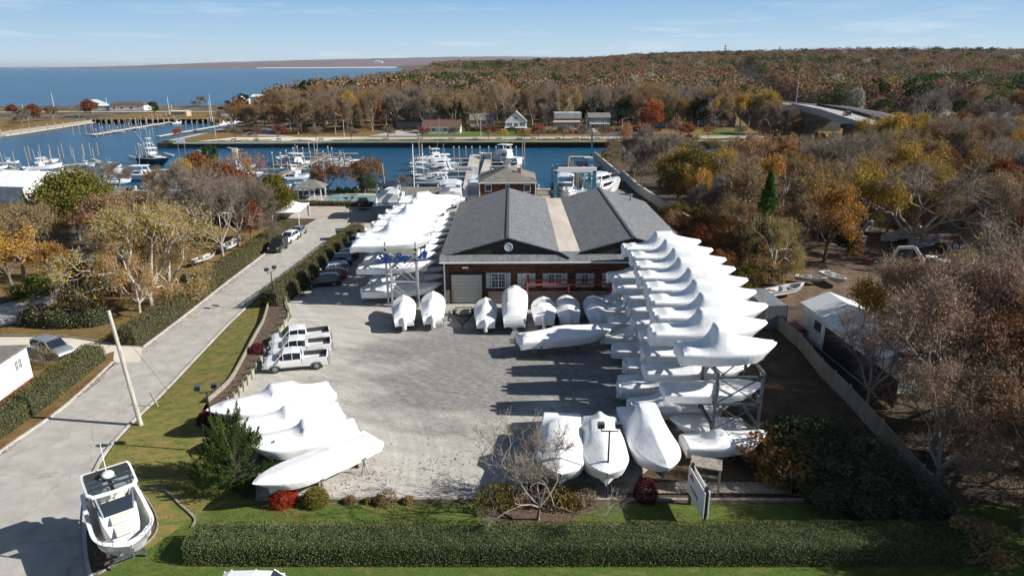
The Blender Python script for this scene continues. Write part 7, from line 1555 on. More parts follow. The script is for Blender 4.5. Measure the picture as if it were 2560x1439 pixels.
# benches on the quay
bench = empty('bench', (0, 0, 0)); m = MB(); m.box((0, 0, .45), (1.9, .5, .06)); m.build('seat', M_timber, bench); MB().box((0, .26, .75), (1.9, .06, .4)).build('backrest', M_timber, bench)
for x in (-.8, .8): MB().bar((x, 0, 0), (x, 0, .45), .08, .45).build('leg', M_black, bench)
BPX = [595, 650, 705, 808, 965, 1050, 1128, 1188, 1248, 1298, 1333, 1394, 1441, 1493, 1832]
for i, px in enumerate(BPX):
    p = G(px, 350.5); bench_o = bench if i == 0 else copy_tree(bench); bench_o.location = (p.x, 261.2, .03); tag(bench_o, 'wooden bench on the grass strip facing the far quay', 'bench', 'benches along the far quay')
# ---------------------------------------------------------------- far shore roads
sheet('shore_road', [(-88, 266), (420, 266), (420, 276), (-88, 276), (-110, 285), (-118, 320), (-110, 372), (-104, 372), (-108, 320), (-100, 290), (-86, 277)], .03, M_asph)
sheet('parking_area', [(-118, 262), (-68, 262), (-56, 276), (-110, 276)], .04, M_sand)
sheet('shore_path', [(-131, 259), (-128, 259), (-128, 372), (-131, 372)], .035, M_conc)
sheet('driveway', pxs((1500, 341), (1610, 341), (1590, 322), (1545, 322)), .045, M_asphd)
sheet('driveway', pxs((920, 340), (1040, 340), (1080, 326), (1000, 326)), .05, M_asph)
sheet('beach', [(-700, 430), (-160, 430), (-175, 505), (-215, 512), (-700, 512)], .6, M_sand, zf=lambda x, y: .35 - max(0, (y - 470) / 42) * 2.6)
sheet('marina_lawn', [(-222, 373), (-131, 373), (-131, 428), (-222, 428)], .12, M_leafy)
# fences: white rail fence in front of the houses
fn = empty('white_fence', (G(1313, 330).x, 300, 0), 0, 'white rail fence before the mansard house', 'fence'); fl = G(1390, 330).x - G(1313, 330).x
for i in range(12): MB().box((i * fl / 11, 0, .6), (.14, .14, 1.3)).build('post', M_white, fn)
MB().box((fl / 2, 0, 1.1), (fl, .08, .12)).box((fl / 2, 0, .5), (fl, .08, .6)).build('rail', M_white, fn)
fn = empty('white_fence', (G(1388, 333).x, 293, 0), 0, 'white board fence below the mansard house terrace', 'fence'); MB().box((10, 0, .8), (20, .1, 1.6)).build('panel', M_white, fn)
fn = empty('pool_fence', (G(745, 511).x, G(745, 511).y, 0), 0, 'dark chain fence round the swimming pool', 'fence'); fl = G(960, 511).x - G(745, 511).x
for i in range(14): MB().box((i * fl / 13, 0, .7), (.07, .07, 1.4)).build('post', M_black, fn)
MB().bar((0, 0, 1.38), (fl, 0, 1.38), .05).bar((0, 0, .1), (fl, 0, .1), .05).build('rail', M_black, fn)
# grey panel fence right of the yard
FP = pxs((1895, 778), (1930, 812), (2000, 875), (2050, 940), (2120, 1010), (2200, 1100), (2300, 1220), (2385, 1325))
fn = empty('panel_fence', (FP[0].x, FP[0].y, 0), 0, 'grey panel fence running down the right side of the boatyard', 'fence'); M_fp = pmat('fence_panel', (.20, .185, .155), (.31, .29, .245), 1.2, .9, stretch=(1, 1, .2))
for a, b in zip(FP, FP[1:]):
    n = max(1, int((b - a).length / 2.4))
    for i in range(n):
        p, q = a.lerp(b, i / n) - fn.location, a.lerp(b, (i + 1) / n) - fn.location; MB().bar(p + Vector((0, 0, .85)), q.lerp(p, .03) + Vector((0, 0, .85)), .07, 1.6).build('panel', M_fp, fn); MB().tube(p, p + Vector((0, 0, 1.85)), .05).build('post', M_rackw, fn)
# wooden crates and the storage box at the lower right
p = G(1760, 1222); bx = empty('wooden_bin', (p.x, p.y, 0), R(-18), 'weathered open wooden bin raised on a frame at the lower right', 'bin')
MB().box((0, 0, 2.0), (2.0, 1.3, .1)).build('lid', M_timber, bx); m = MB()
for x in (-.9, .9):
    for y in (-.6, .6): m.bar((x, y, 0), (x, y, 2.0), .12)
m.bar((-.9, -.6, 1.4), (.9, -.6, 1.4), .12).bar((-.9, .6, 1.4), (.9, .6, 1.4), .12).build('frame', M_timber, bx)
p = G(1735, 1232); ladder = empty('metal_ladder', (p.x, p.y, .3), R(5), 'galvanised metal ladder lying at the edge of the lawn under the wooden bin', 'ladder'); m = MB()
for y in (0, .5): m.tube((-.9, y, .3), (.9, y, .3), .03)
for x in np.linspace(-.8, .8, 6): m.tube((x, 0, .3), (x, .5, .3), .025)
for x in (-.9, .9): m.tube((x, 0, -.3), (x, 0, .3), .03)
m.build('rails', M_rackw, ladder)
p = G(1705, 1058); ld = empty('step_ladder', (p.x, p.y, 0), R(20), 'red step ladder leaning beside the front rack', 'ladder'); m = MB()
for s in (-.3, .3): m.bar((s, -.5, 0), (s * .7, 0, 2.4), .07).bar((s, .5, 0), (s * .7, 0, 2.4), .06)
for k in range(1, 7): m.bar((-.3, -.5 + k * .07, k * .34), (.3, -.5 + k * .07, k * .34), .06)
m.build('frame', M_red, ld)
# dumpster / shed at the end of the parked row
p = G(862, 598); r = empty('utility_bin', (p.x, p.y, 0), R(15), 'small dark green bin shed at the end of the tall hedge', 'bin'); MB().box((0, 0, .8), (2.6, 1.6, 1.6)).build('body', pmat('bin_green', (.02, .07, .055)), r); MB().box((0, 0, 1.66), (2.8, 1.8, .12)).build('lid', M_ridge, r)
# highway bridge
hw = [Vector((104.5, 206, 9.5)), Vector((107, 219, 9.6)), Vector((116, 262, 10)), Vector((124, 310, 9.6)), Vector((140, 400, 6.5))] + [Vector((x, y, float(th(x, y)) + 1.0)) for x, y in ((175, 540), (225, 720), (262, 860), (300, 1050))]
def ribbon3(name, pts, off0, off1, dz, mat, th=.0, kind='structure', label=None, cat=None, parent=None):
    m = MB(); prev = None
    for i, p in enumerate(pts):
        d = (pts[min(i + 1, len(pts) - 1)] - pts[max(0, i - 1)]); d.z = 0; d.normalize(); n = Vector((d.y, -d.x, 0)); a = p + n * off0 + Vector((0, 0, dz)); b = p + n * off1 + Vector((0, 0, dz)); cur = [a, b, b - Vector((0, 0, th)), a - Vector((0, 0, th))]
        if prev: m.add([*prev, *cur], [(0, 1, 5, 4), (1, 2, 6, 5), (2, 3, 7, 6), (3, 0, 4, 7)])
        prev = cur
    o = m.build(name, mat, parent); return tag(o, label, cat, kind=kind)
br = empty('highway_bridge', hw[1], 0, 'concrete highway bridge crossing the creek at the right', 'bridge')
sub = lambda pts: [p - hw[1] for p in pts]
ribbon3('deck', sub(hw[0:4]), -1, 20, 0, M_conc, .7, None, parent=br); ribbon3('girder', sub(hw[0:4]), -.7, -.3, -.7, M_sidegr, .9, None, parent=br)
ribbon3('parapet', sub(hw[0:4]), -1.2, -.8, 1.0, M_conc, 1.0, None, parent=br); ribbon3('median_barrier', sub(hw[0:4]), 9.3, 9.7, .9, M_shdark, .9, None, parent=br)
MB().box((16 + 4, 76, -5.4), (21, 5, 8.6)).build('abutment', pmat('abutment_shade', (.10, .095, .085), (.17, .16, .145), .5, .9), br)  # concrete coloured dark to stand in for the shade under the deck
ribbon3('highway', hw, -.4, 9, .02, M_asph, .3); ribbon3('highway', hw, 10, 19.4, .02, M_asphd, .3)
ribbon3('embankment', hw[3:6], -3, 22, -.4, M_floor, 12); ribbon3('embankment', hw[0:2], -3, 22, -.5, M_floor, 11)
for i, (t, o_, c_, lb) in enumerate(((.6, 4, Gb, 'dark blue car crossing the highway bridge'), (5.3, 3, Bp, 'dark car on the distant highway, nearest of the queue'), (5.6, 7, Wp, 'white car on the distant highway'), (5.9, 3, Bp, 'dark car on the distant highway, middle of the queue'), (6.2, 7, Sv, 'silver car on the distant highway'), (6.5, 3, Bp, 'dark car on the distant highway, farthest of the queue'))):
    k = int(t) + (1 if i == 0 else 0); p = hw[k].lerp(hw[k + 1], t % 1) ; d = hw[k + 1] - hw[k]; n = Vector((d.y, -d.x, 0)).normalized(); q = p + n * o_; car('wagon', c_, (q.x, q.y, q.z + .05), math.atan2(d.y, d.x) + (math.pi if i % 2 else 0), lb, cat='car', name='highway_car')
ov = hw[6] + Vector((20, 0, 0)); gs = empty('highway_sign', ov, 0, 'green highway sign beside the distant road', 'sign'); MB().box((0, 0, 6), (7, .2, 3)).build('board', pmat('sign_green', (.01, .16, .08)), gs); MB().bar((0, .2, -1), (0, .2, 6), .3).build('post', M_rackw, gs)
# towers
for px, pb, pt, Yd, lb, arr in ((1811, 150, 112, 1500, 'slim communication tower with antenna rings above the woods', 1), (1945, 160, 116, 1100, 'plain tall monopole above the woods', 0)):
    a = GX(px, pb, Yd); b = GX(px, pt, Yd); r = empty('radio_tower', (a.x, Yd, a.z - 12), 0, lb, 'tower'); hh_ = b.z - a.z + 12; MB().tube((0, 0, 0), (0, 0, hh_), .9, .6, n=8).build('mast', M_rack, r)
    if arr:
        for k in range(3): MB().lathe([(.5, 0), (2.4, 0), (2.4, 1.6), (.5, 1.6)], 8, c=(0, 0, hh_ - 4 - k * 5)).build('antenna_ring', M_rack, r)
# ---------------------------------------------------------------- plants and trees
def T(kind, px, py, H, W=1.0, label=None, group=None, z=0.0, **k):
    p = G(px, py, z); return tree(kind, (p.x, p.y, z), H, W, label, group, **k)
T('juniper', 592, 1205, 5.2, .95, 'big spreading green juniper beside the low wrapped boats', cat='bush', rz=.3)
T('nearbare', 1345, 1300, 7.0, 1.05, 'leafless pale ornamental tree in the mulch bed before the three bows', rz=.6)
def ball(name, px, py, r, h, leaf, label, n=5200, ls=.075, seed=0, cat='shrub'):
    rs = np.random.default_rng(seed); q = rs.normal(size=(n, 3)); q /= np.linalg.norm(q, axis=1, keepdims=True); q[:, 2] = np.abs(q[:, 2]) * 1.0; q *= rs.uniform(.74, 1.03, (n, 1)); q *= np.array([r, r, h]); q[:, :2] *= (1 - .15 * (1 - q[:, 2:3] / h) ** 3)
    v, f = leaves_np(q, ls, rs, .75); p = G(px, py); root = empty(name, (p.x, p.y, 0), rs.uniform(0, 6), label, cat); link('foliage', np_mesh(name, v, [f], [leaf]), root)
    rs2 = np.random.default_rng(seed + 50); st = [(np.zeros(3), np.array([rs2.uniform(-.6, .6) * r, rs2.uniform(-.6, .6) * r, h * .8])) for _ in range(9)]; w, wf = tubes_np([s[0] for s in st], [s[1] for s in st], [.03] * 9, [.01] * 9, 4); link('stem', np_mesh(name + '_stem', w, [wf], [M_barkd]), root)
    return root
L_crim = leafmat('burning_bush', [(.22, .008, .015), (.36, .015, .03), (.46, .04, .05)], .2, .1)
L_crimd = leafmat('barberry', [(.05, .012, .014), (.11, .025, .028), (.16, .05, .05)], .2, .1)
ball('red_bush', 711, 1258, 1.0, 1.75, L_crim, 'round bright crimson bush at the tip of the long low wrapped boat', seed=1)
ball('green_bush', 790, 1258, .95, 1.15, L_olive, 'round olive green bush right of the crimson bush', seed=2)
ball('red_bush', 1613, 1246, .9, 1.5, L_crimd, 'round dark red bush in the shade before the tall wrapped boat', seed=3)
ball('barberry_bush', 645, 888, .95, 1.3, L_crimd, 'dull purple rounded bush in the bed by the pickups', seed=4)
ball('gold_bush', 112, 912, 1.35, 1.9, L_hside, 'rounded brown and gold bush before the silver car', seed=5, n=3400)
ball('barberry_bush', 520, 1060, .9, 1.2, L_crimd, 'dark red bush behind the juniper', seed=6)
ball('green_bush', 468, 705, .9, 1.2, L_dark, 'small dark round bush on the leafy lawn inside the long hedge', seed=7)
for i, (px, w_) in enumerate(((968, .8), (950, .5), (1022, .45), (875, .45), (920, .35))): ball('dry_shrub', px, 1256, w_, w_ * 1.1, L_tan, ['broad dry tan shrub on the front edging', 'small dry shrub touching the broad tan one', 'thin dry twiggy shrub left of the bare tree bed', 'low dry shrub right of the green bush', 'tiny dry tuft on the front edging'][i], n=700, ls=.09, seed=10 + i)
for i, (px, py, r_, lf) in enumerate(((1235, 1262, 1.5, L_olive), (1275, 1252, 1.3, L_tan), (1400, 1255, 1.4, L_tan), (1450, 1250, 1.2, L_grey), (1425, 1262, 1.0, L_olive), (1330, 1250, 1.2, L_crimd))): ball('bed_shrub', px, py, r_, r_ * .95, lf, ['olive shrub at the left of the bare tree bed', 'tan shrub left of the bare trunk', 'tan shrub right of the bare trunk', 'grey twiggy shrub at the right of the bed', 'small olive shrub at the right of the bed', 'dull red shrub behind the bare trunk'][i], n=1500, ls=.11, seed=30 + i)
for i in range(9):
    px = 748 + i * 14; py = 738 - i * 15.2; T('arbor', px + 8, py + 4, 1.8, 1.15, 'pointed dark arborvitae in the row behind the parked cars', 'arborvitae row behind the parked cars', cat='arborvitae')
ball('green_bush', 505, 690, .8, .8, L_bright, 'loose bright green plant on the lawn inside the long hedge', seed=61)
# --- left group
T('sycamore', 382, 778, 12.2, 1.1, 'large sycamore with pale forking trunk beside the dark cottage', v=0, rz=1.0)
T('sycamore', 430, 742, 10.5, .9, 'smaller dark trunked tree right of the large sycamore', v=1, rz=2.2)
T('sycamore', 352, 792, 9.5, .8, 'leaning sycamore stem left of the large one', v=1, rz=4.1)
T('tan', 60, 690, 9.5, 1.15, 'tan leaved tree at the left edge above the driveway', v=0)
T('gold', 30, 720, 8, 1.2, 'yellow green thicket tree at the left edge', v=1)
T('olive', 200, 600, 11.0, 1.1, 'large dense olive and gold maple before the white storage shed')
T('tan', 110, 650, 8.5, 1.1, 'tan tree below the olive maple', v=1)
T('orange', 270, 655, 9.5, 1.2, 'orange tinged tree between the maple and the sycamore', v=0)
T('tan', 330, 640, 10, 1.2, 'thin tan crown behind the large sycamore', v=0)
T('bare', 560, 655, 11.0, 1.0, 'bare grey tree inside the long hedge, nearest the dark parked car', v=0)
T('bare', 600, 625, 11, .95, 'bare tree with upright limbs by the black parked car', v=1)
T('bare', 520, 600, 11.5, 1.0, 'bare brownish tree behind the hedge, middle of the group', v=2)
T('redmound', 628, 600, 6.5, .8, 'small dull red tree beside the white tent')
T('rustmound', 575, 555, 10, 1.15, 'broad rust red maple before the marina')
T('olive', 690, 560, 8.5, .8, 'green and gold maple at the left end of the sandy lot')
T('bare', 455, 570, 11, .8, 'tall bare pale tree before the boat shed', v=3)
T('gold', 470, 510, 9, .9, 'golden tree before the sport fishing boat', v=0)
T('rustmound', 500, 470, 8, .9, 'rust brown round tree behind the golden one')
T('green', 530, 440, 8, .8, 'round green pine above the orange trees at the marina edge')
T('orange', 620, 500, 10, 1.0, 'pinkish orange thin tree before the left dock', v=1)
T('tan', 555, 505, 9, .9, 'tan tree between the golden and the pinkish trees', v=1)
T('tan', 400, 520, 8, .9, 'tan tree right of the boat shed', v=0)
T('gold', 15, 650, 6.5, 1.1, 'yellow tree low at the left edge', v=0); T('tan', -60, 600, 6.5, 1.2, 'tan tree cut by the left edge', v=0)
T('bare', 240, 490, 7, 1.2, 'low bare brown tree behind the olive maple', v=2); T('bare', 300, 470, 6, 1.2, 'low bare brown tree by the pier', v=3)
T('shrubdark', 90, 745, 2.6, 1.4, 'yellow green shrub hedge along the upper driveway', cat='shrub'); T('gold', 130, 700, 5, 1.2, 'small golden shrub tree over the upper driveway', v=1)
T('quayred', 912, 482, 7.5, 1.15, 'broad reddish zelkova by the pool, right one of the pair', rz=1)
T('quayred', 822, 486, 6.8, .95, 'reddish zelkova by the pool, left one of the pair', rz=3)
T('spruce', 800, 487, 4.5, 1.0, 'small dark pointed spruce beside the pool pavilion'); T('shrubdark', 918, 480, 4.2, .8, 'dark round evergreen under the right zelkova', cat='shrub')
T('young', 1010, 482, 4, 1.0, 'bare young tree left of the long grey shed', v=1)
for i, px in enumerate((850, 868, 888, 960, 985)): T('shrubdark', px, 483, 1.3, 1.0, 'clipped low shrub on the grass behind the pool', 'low shrubs behind the pool', cat='shrub')
# --- right: near dark oaks
NEAR = [('oak_pink', 2335, 1130, 13, .95, 'big dry leaved oak over the white shed roof'), ('oak_pink', 2400, 1060, 13, 1.0, 'dry leaved oak right of the white shed'), ('oak_rusty', 2560, 1330, 9.5, 1.0, 'rusty oak hanging over the end of the front hedge'), ('oak_pink', 2560, 1010, 13.5, 1.1, 'dry leaved oak cut by the right edge'),
    ('oak_rusty', 2590, 1180, 12.5, 1.0, 'dark rusty oak at the right edge above the fence'), ('oak_pink', 2330, 1240, 9.5, .85, 'low dry oak over the lower fence'), ('gold', 2150, 885, 7.5, 1.1, 'golden brown tree beyond the white shed'), ('bare', 2160, 1050, 9, .75, 'thin bare tree at the near end of the white shed'),
    ('oak_rusty', 2700, 1330, 13, 1.0, 'rusty oak just outside the right edge'), ('oak_pink', 2480, 900, 12, 1.1, 'pale dry leaved oak between shed and yellow truck'), ('bare', 2560, 850, 12, 1.0, 'bare grey oak at the right edge above the yard'), ('oak_pink', 2330, 930, 11, 1.0, 'dry oak behind the white shed roof')]
for i, (k, px, py, H, W_, lb) in enumerate(NEAR): T(k, px, py, H, W_, lb)
for i, (px, py, s_, w_) in enumerate(((1940, 1180, 4.6, 1.6), (2040, 1170, 5.0, 1.6), (2130, 1215, 4.6, 1.6), (1990, 1220, 3.6, 1.5), (2210, 1270, 4.4, 1.5), (2090, 1250, 3.4, 1.6), (2430, 1385, 3.6, 1.4))):
    T('thicket' if i % 3 else 'under', px, py, s_ * .62, w_ * 1.05, ['large dark olive shrub right of the front rack frame', 'tall grey green shrub at the middle of the dark thicket', 'dark shrub beside the panel fence', 'low dark shrub at the lawn edge', 'dark shrub at the foot of the fence', 'low shrub between lawn and thicket', 'green bush at the right end of the front hedge'][i], cat='shrub')
# trees outside the frame at right that throw the shade on the hedge
for (x, y, H) in ((38, 28, 12), (42, 34, 13), (37, 21, 11), (44, 26, 14), (46, 40, 14), (40, 46, 13), (35.5, 36, 9)): tree('oak_rusty' if H % 2 else 'oak_pink', (x, y, 0), H, 1.05, 'oak at the right edge shading the front hedge', 'oaks shading the end of the front hedge')
# --- right woods, named singles
MID = [('sycamore', 1930, 700, 8.5, .75, 'pinkish twiggy tree right of the boat racks'), ('cedar', 1905, 640, 12.5, 1.15, 'bright green cedar standing in the brown woods'), ('gold', 2060, 655, 11.5, 1.0, 'large golden oak in the middle of the yard woods'), ('bare', 2270, 640, 13, 1.75, 'very wide grey bare oak above the excavator'), ('tan', 1990, 660, 9.5, 1.0, 'tan tree between the cedar and the golden oak'),
    ('oak_rusty', 1850, 640, 9, .9, 'rusty tree left of the cedar'), ('bare', 1780, 600, 10.5, .9, 'bare tree behind the building corner'), ('gold', 1740, 545, 9, .9, 'gold tree behind the right gable'), ('orange', 1895, 480, 13, 1.1, 'broad orange leaved tree in the upper woods'), ('bare', 2075, 480, 12, 1.5, 'wide grey bare tree above the golden oak'),
    ('orange', 1560, 400, 11, .9, 'orange tipped tree at the creek mouth'), ('bare', 1600, 440, 12, .9, 'bare tree beside the tan bulkhead'), ('bare', 1650, 470, 12, .9, 'bare pale stemmed tree behind the tan bulkhead'), ('dark', 2120, 640, 4, 1.1, 'dark bush beneath the wide bare oak'), ('redmound', 2560, 560, 11, 1.0, 'dark red oak at the right edge above the yard')]
for (k, px, py, H, W_, lb) in MID: T(k, px, py, H, W_, lb)
rnd = random.Random(11)
def inpoly(x, y, P):
    c = False; j = len(P) - 1
    for i in range(len(P)):
        if (P[i][1] > y) != (P[j][1] > y) and x < (P[j][0] - P[i][0]) * (y - P[i][1]) / (P[j][1] - P[i][1]) + P[i][0]: c = not c
        j = i
    return c
LMK = []
SEEN_L = {}
def relabel(base, x, y, z, H, marks):
    px, py = PXY((x, y, z)); best = min(marks, key=lambda m: (m[0] - px) ** 2 + 4 * (m[1] - py) ** 2); dx, dy = px - best[0], (py - best[1]) * 1.6
    a = math.degrees(math.atan2(-dy, dx)) % 360; w = ['right of', 'behind and right of', 'behind', 'behind and left of', 'left of', 'before and left of', 'before', 'before and right of'][int((a + 22.5) // 45) % 8]
    size = 'tall' if H > 12.2 else ('middling' if H > 10.4 else 'low')
    far_ = 'just' if math.hypot(dx, dy) < 90 else 'farther'
    return '%s %s, %s %s %s' % (size, base, far_, w, best[2])
MK_A = 0
def scatter(poly, n, mind, kinds, Hr, label, group, avoid=(), zf=None, Wr=(.8, 1.05), marks=None):
    xs = [p[0] for p in poly]; ys = [p[1] for p in poly]; pts = []; tries = 0
    while len(pts) < n and tries < n * 60:
        tries += 1; x = rnd.uniform(min(xs), max(xs)); y = rnd.uniform(min(ys), max(ys))
        if not inpoly(x, y, poly): continue
        if any((x - a) ** 2 + (y - b) ** 2 < mind ** 2 for a, b in pts) or any((x - a) ** 2 + (y - b) ** 2 < r * r for a, b, r in avoid): continue
        pts.append((x, y)); k = rnd.choice(kinds); z = float(zf(x, y)) if zf else 0
        H = rnd.uniform(*Hr) * (.8 if k in ('dark', 'green', 'redmound') else 1); lb = '%s %s' % (TDESC[k], label)
        if marks is MK_A and y > 120:
            while H > 5 and PXY((x, y, H))[1] < (lambda q: 354 if q < 1960 else (325 if q < 2150 else 284))(PXY((x, y, 0))[0]) + 25 * ((x * 7.3) % 1): H -= .4
        if marks: lb = relabel(TDESC[k], x, y, z, H, marks)
        tree(k, (x, y, z), H, rnd.uniform(*Wr), lb, group + ', ' + TDESC[k])
    return pts
def P2(*q): return [(G(x, y).x, G(x, y).y) for x, y in q]
woodsA = P2((1535, 428), (1600, 480), (1740, 572), (1820, 665), (1900, 735), (1960, 668), (2010, 640), (2200, 612), (2560, 585), (2900, 590), (3000, 410), (2300, 375), (1900, 362), (1500, 372))
av = [(G(px, py).x, G(px, py).y, 4.5) for k, px, py, H, W_, lb in MID]
MK_A = [(1905, 640, 'the bright green cedar'), (2060, 655, 'the large golden oak'), (2270, 620, 'the very wide bare oak'), (1740, 545, 'the right roof gable'), (1895, 480, 'the broad orange tree'), (2075, 470, 'the wide grey tree'), (1560, 400, 'the creek mouth'), (2060, 330, 'the highway bridge'), (2400, 420, 'the right edge woods'), (1650, 470, 'the tan bulkhead')]
scatter(woodsA, 150, 4.4, ['bare'] * 6 + ['tan'] * 4 + ['orange', 'orange', 'gold', 'gold', 'oak_rusty', 'dark', 'oak_pink', 'oak_pink', 'rustmound', 'olive'], (8.5, 12.5), 'in the woods right of the boatyard', 'trees in the woods right of the boatyard', av, marks=MK_A)
scatter(woodsA, 90, 3.6, ['under'], (2.5, 5), 'in the woods right of the boatyard', 'undergrowth in the woods right of the boatyard', marks=MK_A, Wr=(.9, 1.5))
scatter(P2((1640, 545), (1760, 640), (1900, 760), (1960, 690), (1870, 600), (1760, 520)), 34, 2.2, ['under'], (2.2, 4.5), 'behind the right boat racks', 'undergrowth behind the right boat racks', marks=MK_A, Wr=(.8, 1.3))
scatter([(130, 226), (300, 226), (300, 150), (150, 150)], 26, 8, ['tan', 'gold', 'olive', 'bare', 'green', 'rustmound'], (10, 14), 'in the woods beyond the junk yard', 'trees beyond the junk yard')
# opposite shore trees
MK_B = [(1104, 334, 'the low white cottage'), (1073, 300, 'the tall blue grey house'), (1205, 316, 'the small grey cottage'), (1290, 322, 'the steep gabled cottage'), (1420, 326, 'the mansard house'), (1552, 307, 'the bungalow'), (1662, 320, 'the dim cottage'), (1790, 316, 'the dormered house'), (985, 318, 'the shore road bend'), (700, 310, 'the pale parking area')]
young_px = [(655, 0), (708, 0), (605, 1), (468, 0), (800, 1), (885, 1), (975, 1), (1060, 0), (1138, 1), (1222, 0), (1345, 0), (1408, 1), (1454, 1), (1504, 1), (1608, 0), (1848, 1), (1700, 0), (1770, 0)]
for i, (px, v_) in enumerate(young_px): p = G(px, 348); tree('young', (p.x, 263.2, 0), rnd.uniform(5, 6.2), 1.1, relabel('young tree', p.x, 263.2, 0, 9, MK_B), 'young trees along the far quay', v=v_)
HS = [(G(px, py).x, G(px, py).y + d, r) for px, py, d, r in ((1104, 334, 3, 10.5), (1073, 316, 4, 8), (1024, 318, 3, 8), (1205, 316, 4, 8), (1290, 322, 4, 8.5), (1420, 326, 4, 9), (1498, 326, 4, 7.5), (1552, 307, 6, 9), (1662, 320, 4, 8), (1790, 316, 4, 11))]
front = [(-60, 278), (112, 278), (112, 300), (-60, 300)]
SING = [('bare', 1955, 338, 11, .9, 'bare tree before the wing wall of the highway bridge'), ('tan', 1925, 335, 13, .9, 'tan tree left of the highway bridge opening'), ('rustmound', 1990, 346, 7, .9, 'low rusty tree under the highway bridge'), ('bare', 2040, 350, 7.5, 1.0, 'low bare tree before the bridge opening'), ('spruce', 1152, 328, 12, 1.25, 'dark wide evergreen right of the low white cottage'), ('sycamore', 1262, 300, 22, .95, 'great pale branched sycamore behind the small cottage'), ('sycamore', 1075, 322, 17, .9, 'wide pale sycamore before the tall blue grey house'), ('bare', 985, 318, 15, .9, 'pale bare tree beside the shore road bend'), ('spruce', 1112, 300, 15, .9, 'dark narrow conifer left of the small grey cottage'), ('bare', 1365, 318, 10, .9, 'round grey bare tree left of the mansard house'),
    ('green', 1328, 285, 17, 1.0, 'big round green pine above the steep white gable'), ('dark', 1560, 325, 9, 1.0, 'dark evergreen before the bungalow'), ('redmound', 1625, 328, 12, .9, 'reddish maple before the dim cottage'), ('green', 1665, 326, 10, .9, 'thin green pine before the dim cottage'), ('spruce', 1725, 312, 13, 1.1, 'dark pine left of the dormered house'), ('gold', 1850, 318, 14, 1.1, 'gold green tree right of the dormered house'), ('gold', 1905, 318, 16, 1.2, 'tall gold green tree beside the highway embankment'),
    ('rustmound', 1430, 285, 14, .9, 'copper tree above the mansard house'), ('spruce', 1450, 300, 15, .8, 'dark conifer behind the mansard house'), ('bare', 1462, 305, 15, .8, 'grey bare tree right of the mansard house'), ('orange', 1530, 300, 13, .8, 'ivy clad orange tree behind the balcony house'), ('redmound', 1515, 340, 4, 1.0, 'small red tree by the road at the balcony house'), ('young', 1345, 340, 5, 1.3, 'small reddish tree by the white rail fence'), ('rustmound', 1720, 342, 5, 1.1, 'orange round shrub tree before the dormered house'), ('orange', 1690, 338, 7, 1.0, 'orange leaved tree left of the path to the dormered house')]
for (k, px, py, H, W_, lb) in SING: T(k, px, py, H, W_, lb)
for i, (px, lf) in enumerate(((1175, L_dark), (1190, L_dark), (1205, L_dark), (1240, L_dark), (1258, L_gold), (1318, L_gold), (1340, L_red), (1360, L_tan), (1378, L_olive), (1395, L_tan), (1415, L_gold), (1432, L_red), (1450, L_olive), (1470, L_gold), (1300, L_rust), (1280, L_dark), (1020, L_dark), (1060, L_tan), (1590, L_dark), (1640, L_dark))):
    ball('garden_shrub', px, 334 if lf is not L_dark else 328, 2.4, 2.0, lf, relabel('rounded garden shrub', G(px, 334).x, G(px, 334).y, 0, 5, MK_B), n=500, ls=.35, seed=100 + i, cat='shrub')['group'] = 'garden shrubs along the shore road'
scatter(P2((2170, 420), (2330, 440), (2500, 420), (2560, 385), (2300, 366), (2160, 372)), 26, 4, ['tan', 'gold', 'bare', 'tan', 'oak_rusty'], (13, 17), '', 'trees hiding the near end of the bridge', marks=MK_A)
scatter([(97, 186), (128, 186), (132, 203), (98, 203)], 12, 4.5, ['tan', 'bare', 'gold'], (14, 16), '', 'trees hiding the near end of the bridge', marks=MK_A)
scatter(P2((2440, 660), (2700, 690), (2900, 560), (2480, 520)), 16, 5.5, ['bare', 'oak_rusty', 'tan', 'oak_pink', 'rustmound'], (10, 14), '', 'trees shading the junk yard', marks=MK_A)
scatter(P2((1960, 600), (2250, 640), (2300, 560), (2000, 560)), 9, 6, ['bare', 'tan', 'gold'], (9, 12), '', 'trees round the junk yard', [(G(2270, 620).x, G(2270, 620).y, 6)], marks=MK_A)
gz = HS + [(G(px, py).x, G(px, py).y, 5) for k, px, py, H, W_, lb in SING]
scatter([(-56, 305), (112, 305), (112, 371), (-56, 371)], 72, 5.4, ['bare', 'bare', 'bare', 'tan', 'oak_rusty', 'green', 'dark', 'orange', 'sycamore', 'oak_pink', 'tan'], (14, 19), 'behind the waterfront houses', 'trees behind the waterfront houses', gz, marks=MK_B)
scatter([(-127, 288), (-113, 288), (-113, 371), (-127, 371)], 9, 7.5, ['rustmound', 'oak_rusty', 'tan'], (11, 14), 'left of the shore road', 'trees left of the shore road', marks=MK_B)
scatter([(-101, 288), (-58, 288), (-58, 371), (-101, 371)], 36, 6.2, ['rustmound', 'oak_rusty', 'oak_rusty', 'orange', 'tan', 'bare', 'gold'], (13, 18), 'between the shore road and the first houses', 'trees between the shore road and the houses', marks=MK_B)
scatter([(160, 262), (330, 262), (330, 371), (160, 371)], 34, 9, ['tan', 'gold', 'olive', 'bare', 'silver', 'rustmound', 'green'], (12, 16), 'beyond the highway bridge', 'trees beyond the highway bridge')
scatter([(60, 300), (108, 300), (112, 371), (60, 371)], 12, 7, ['gold', 'tan', 'gold', 'bare'], (12, 16), 'left of the highway bridge', 'trees left of the highway bridge', gz)
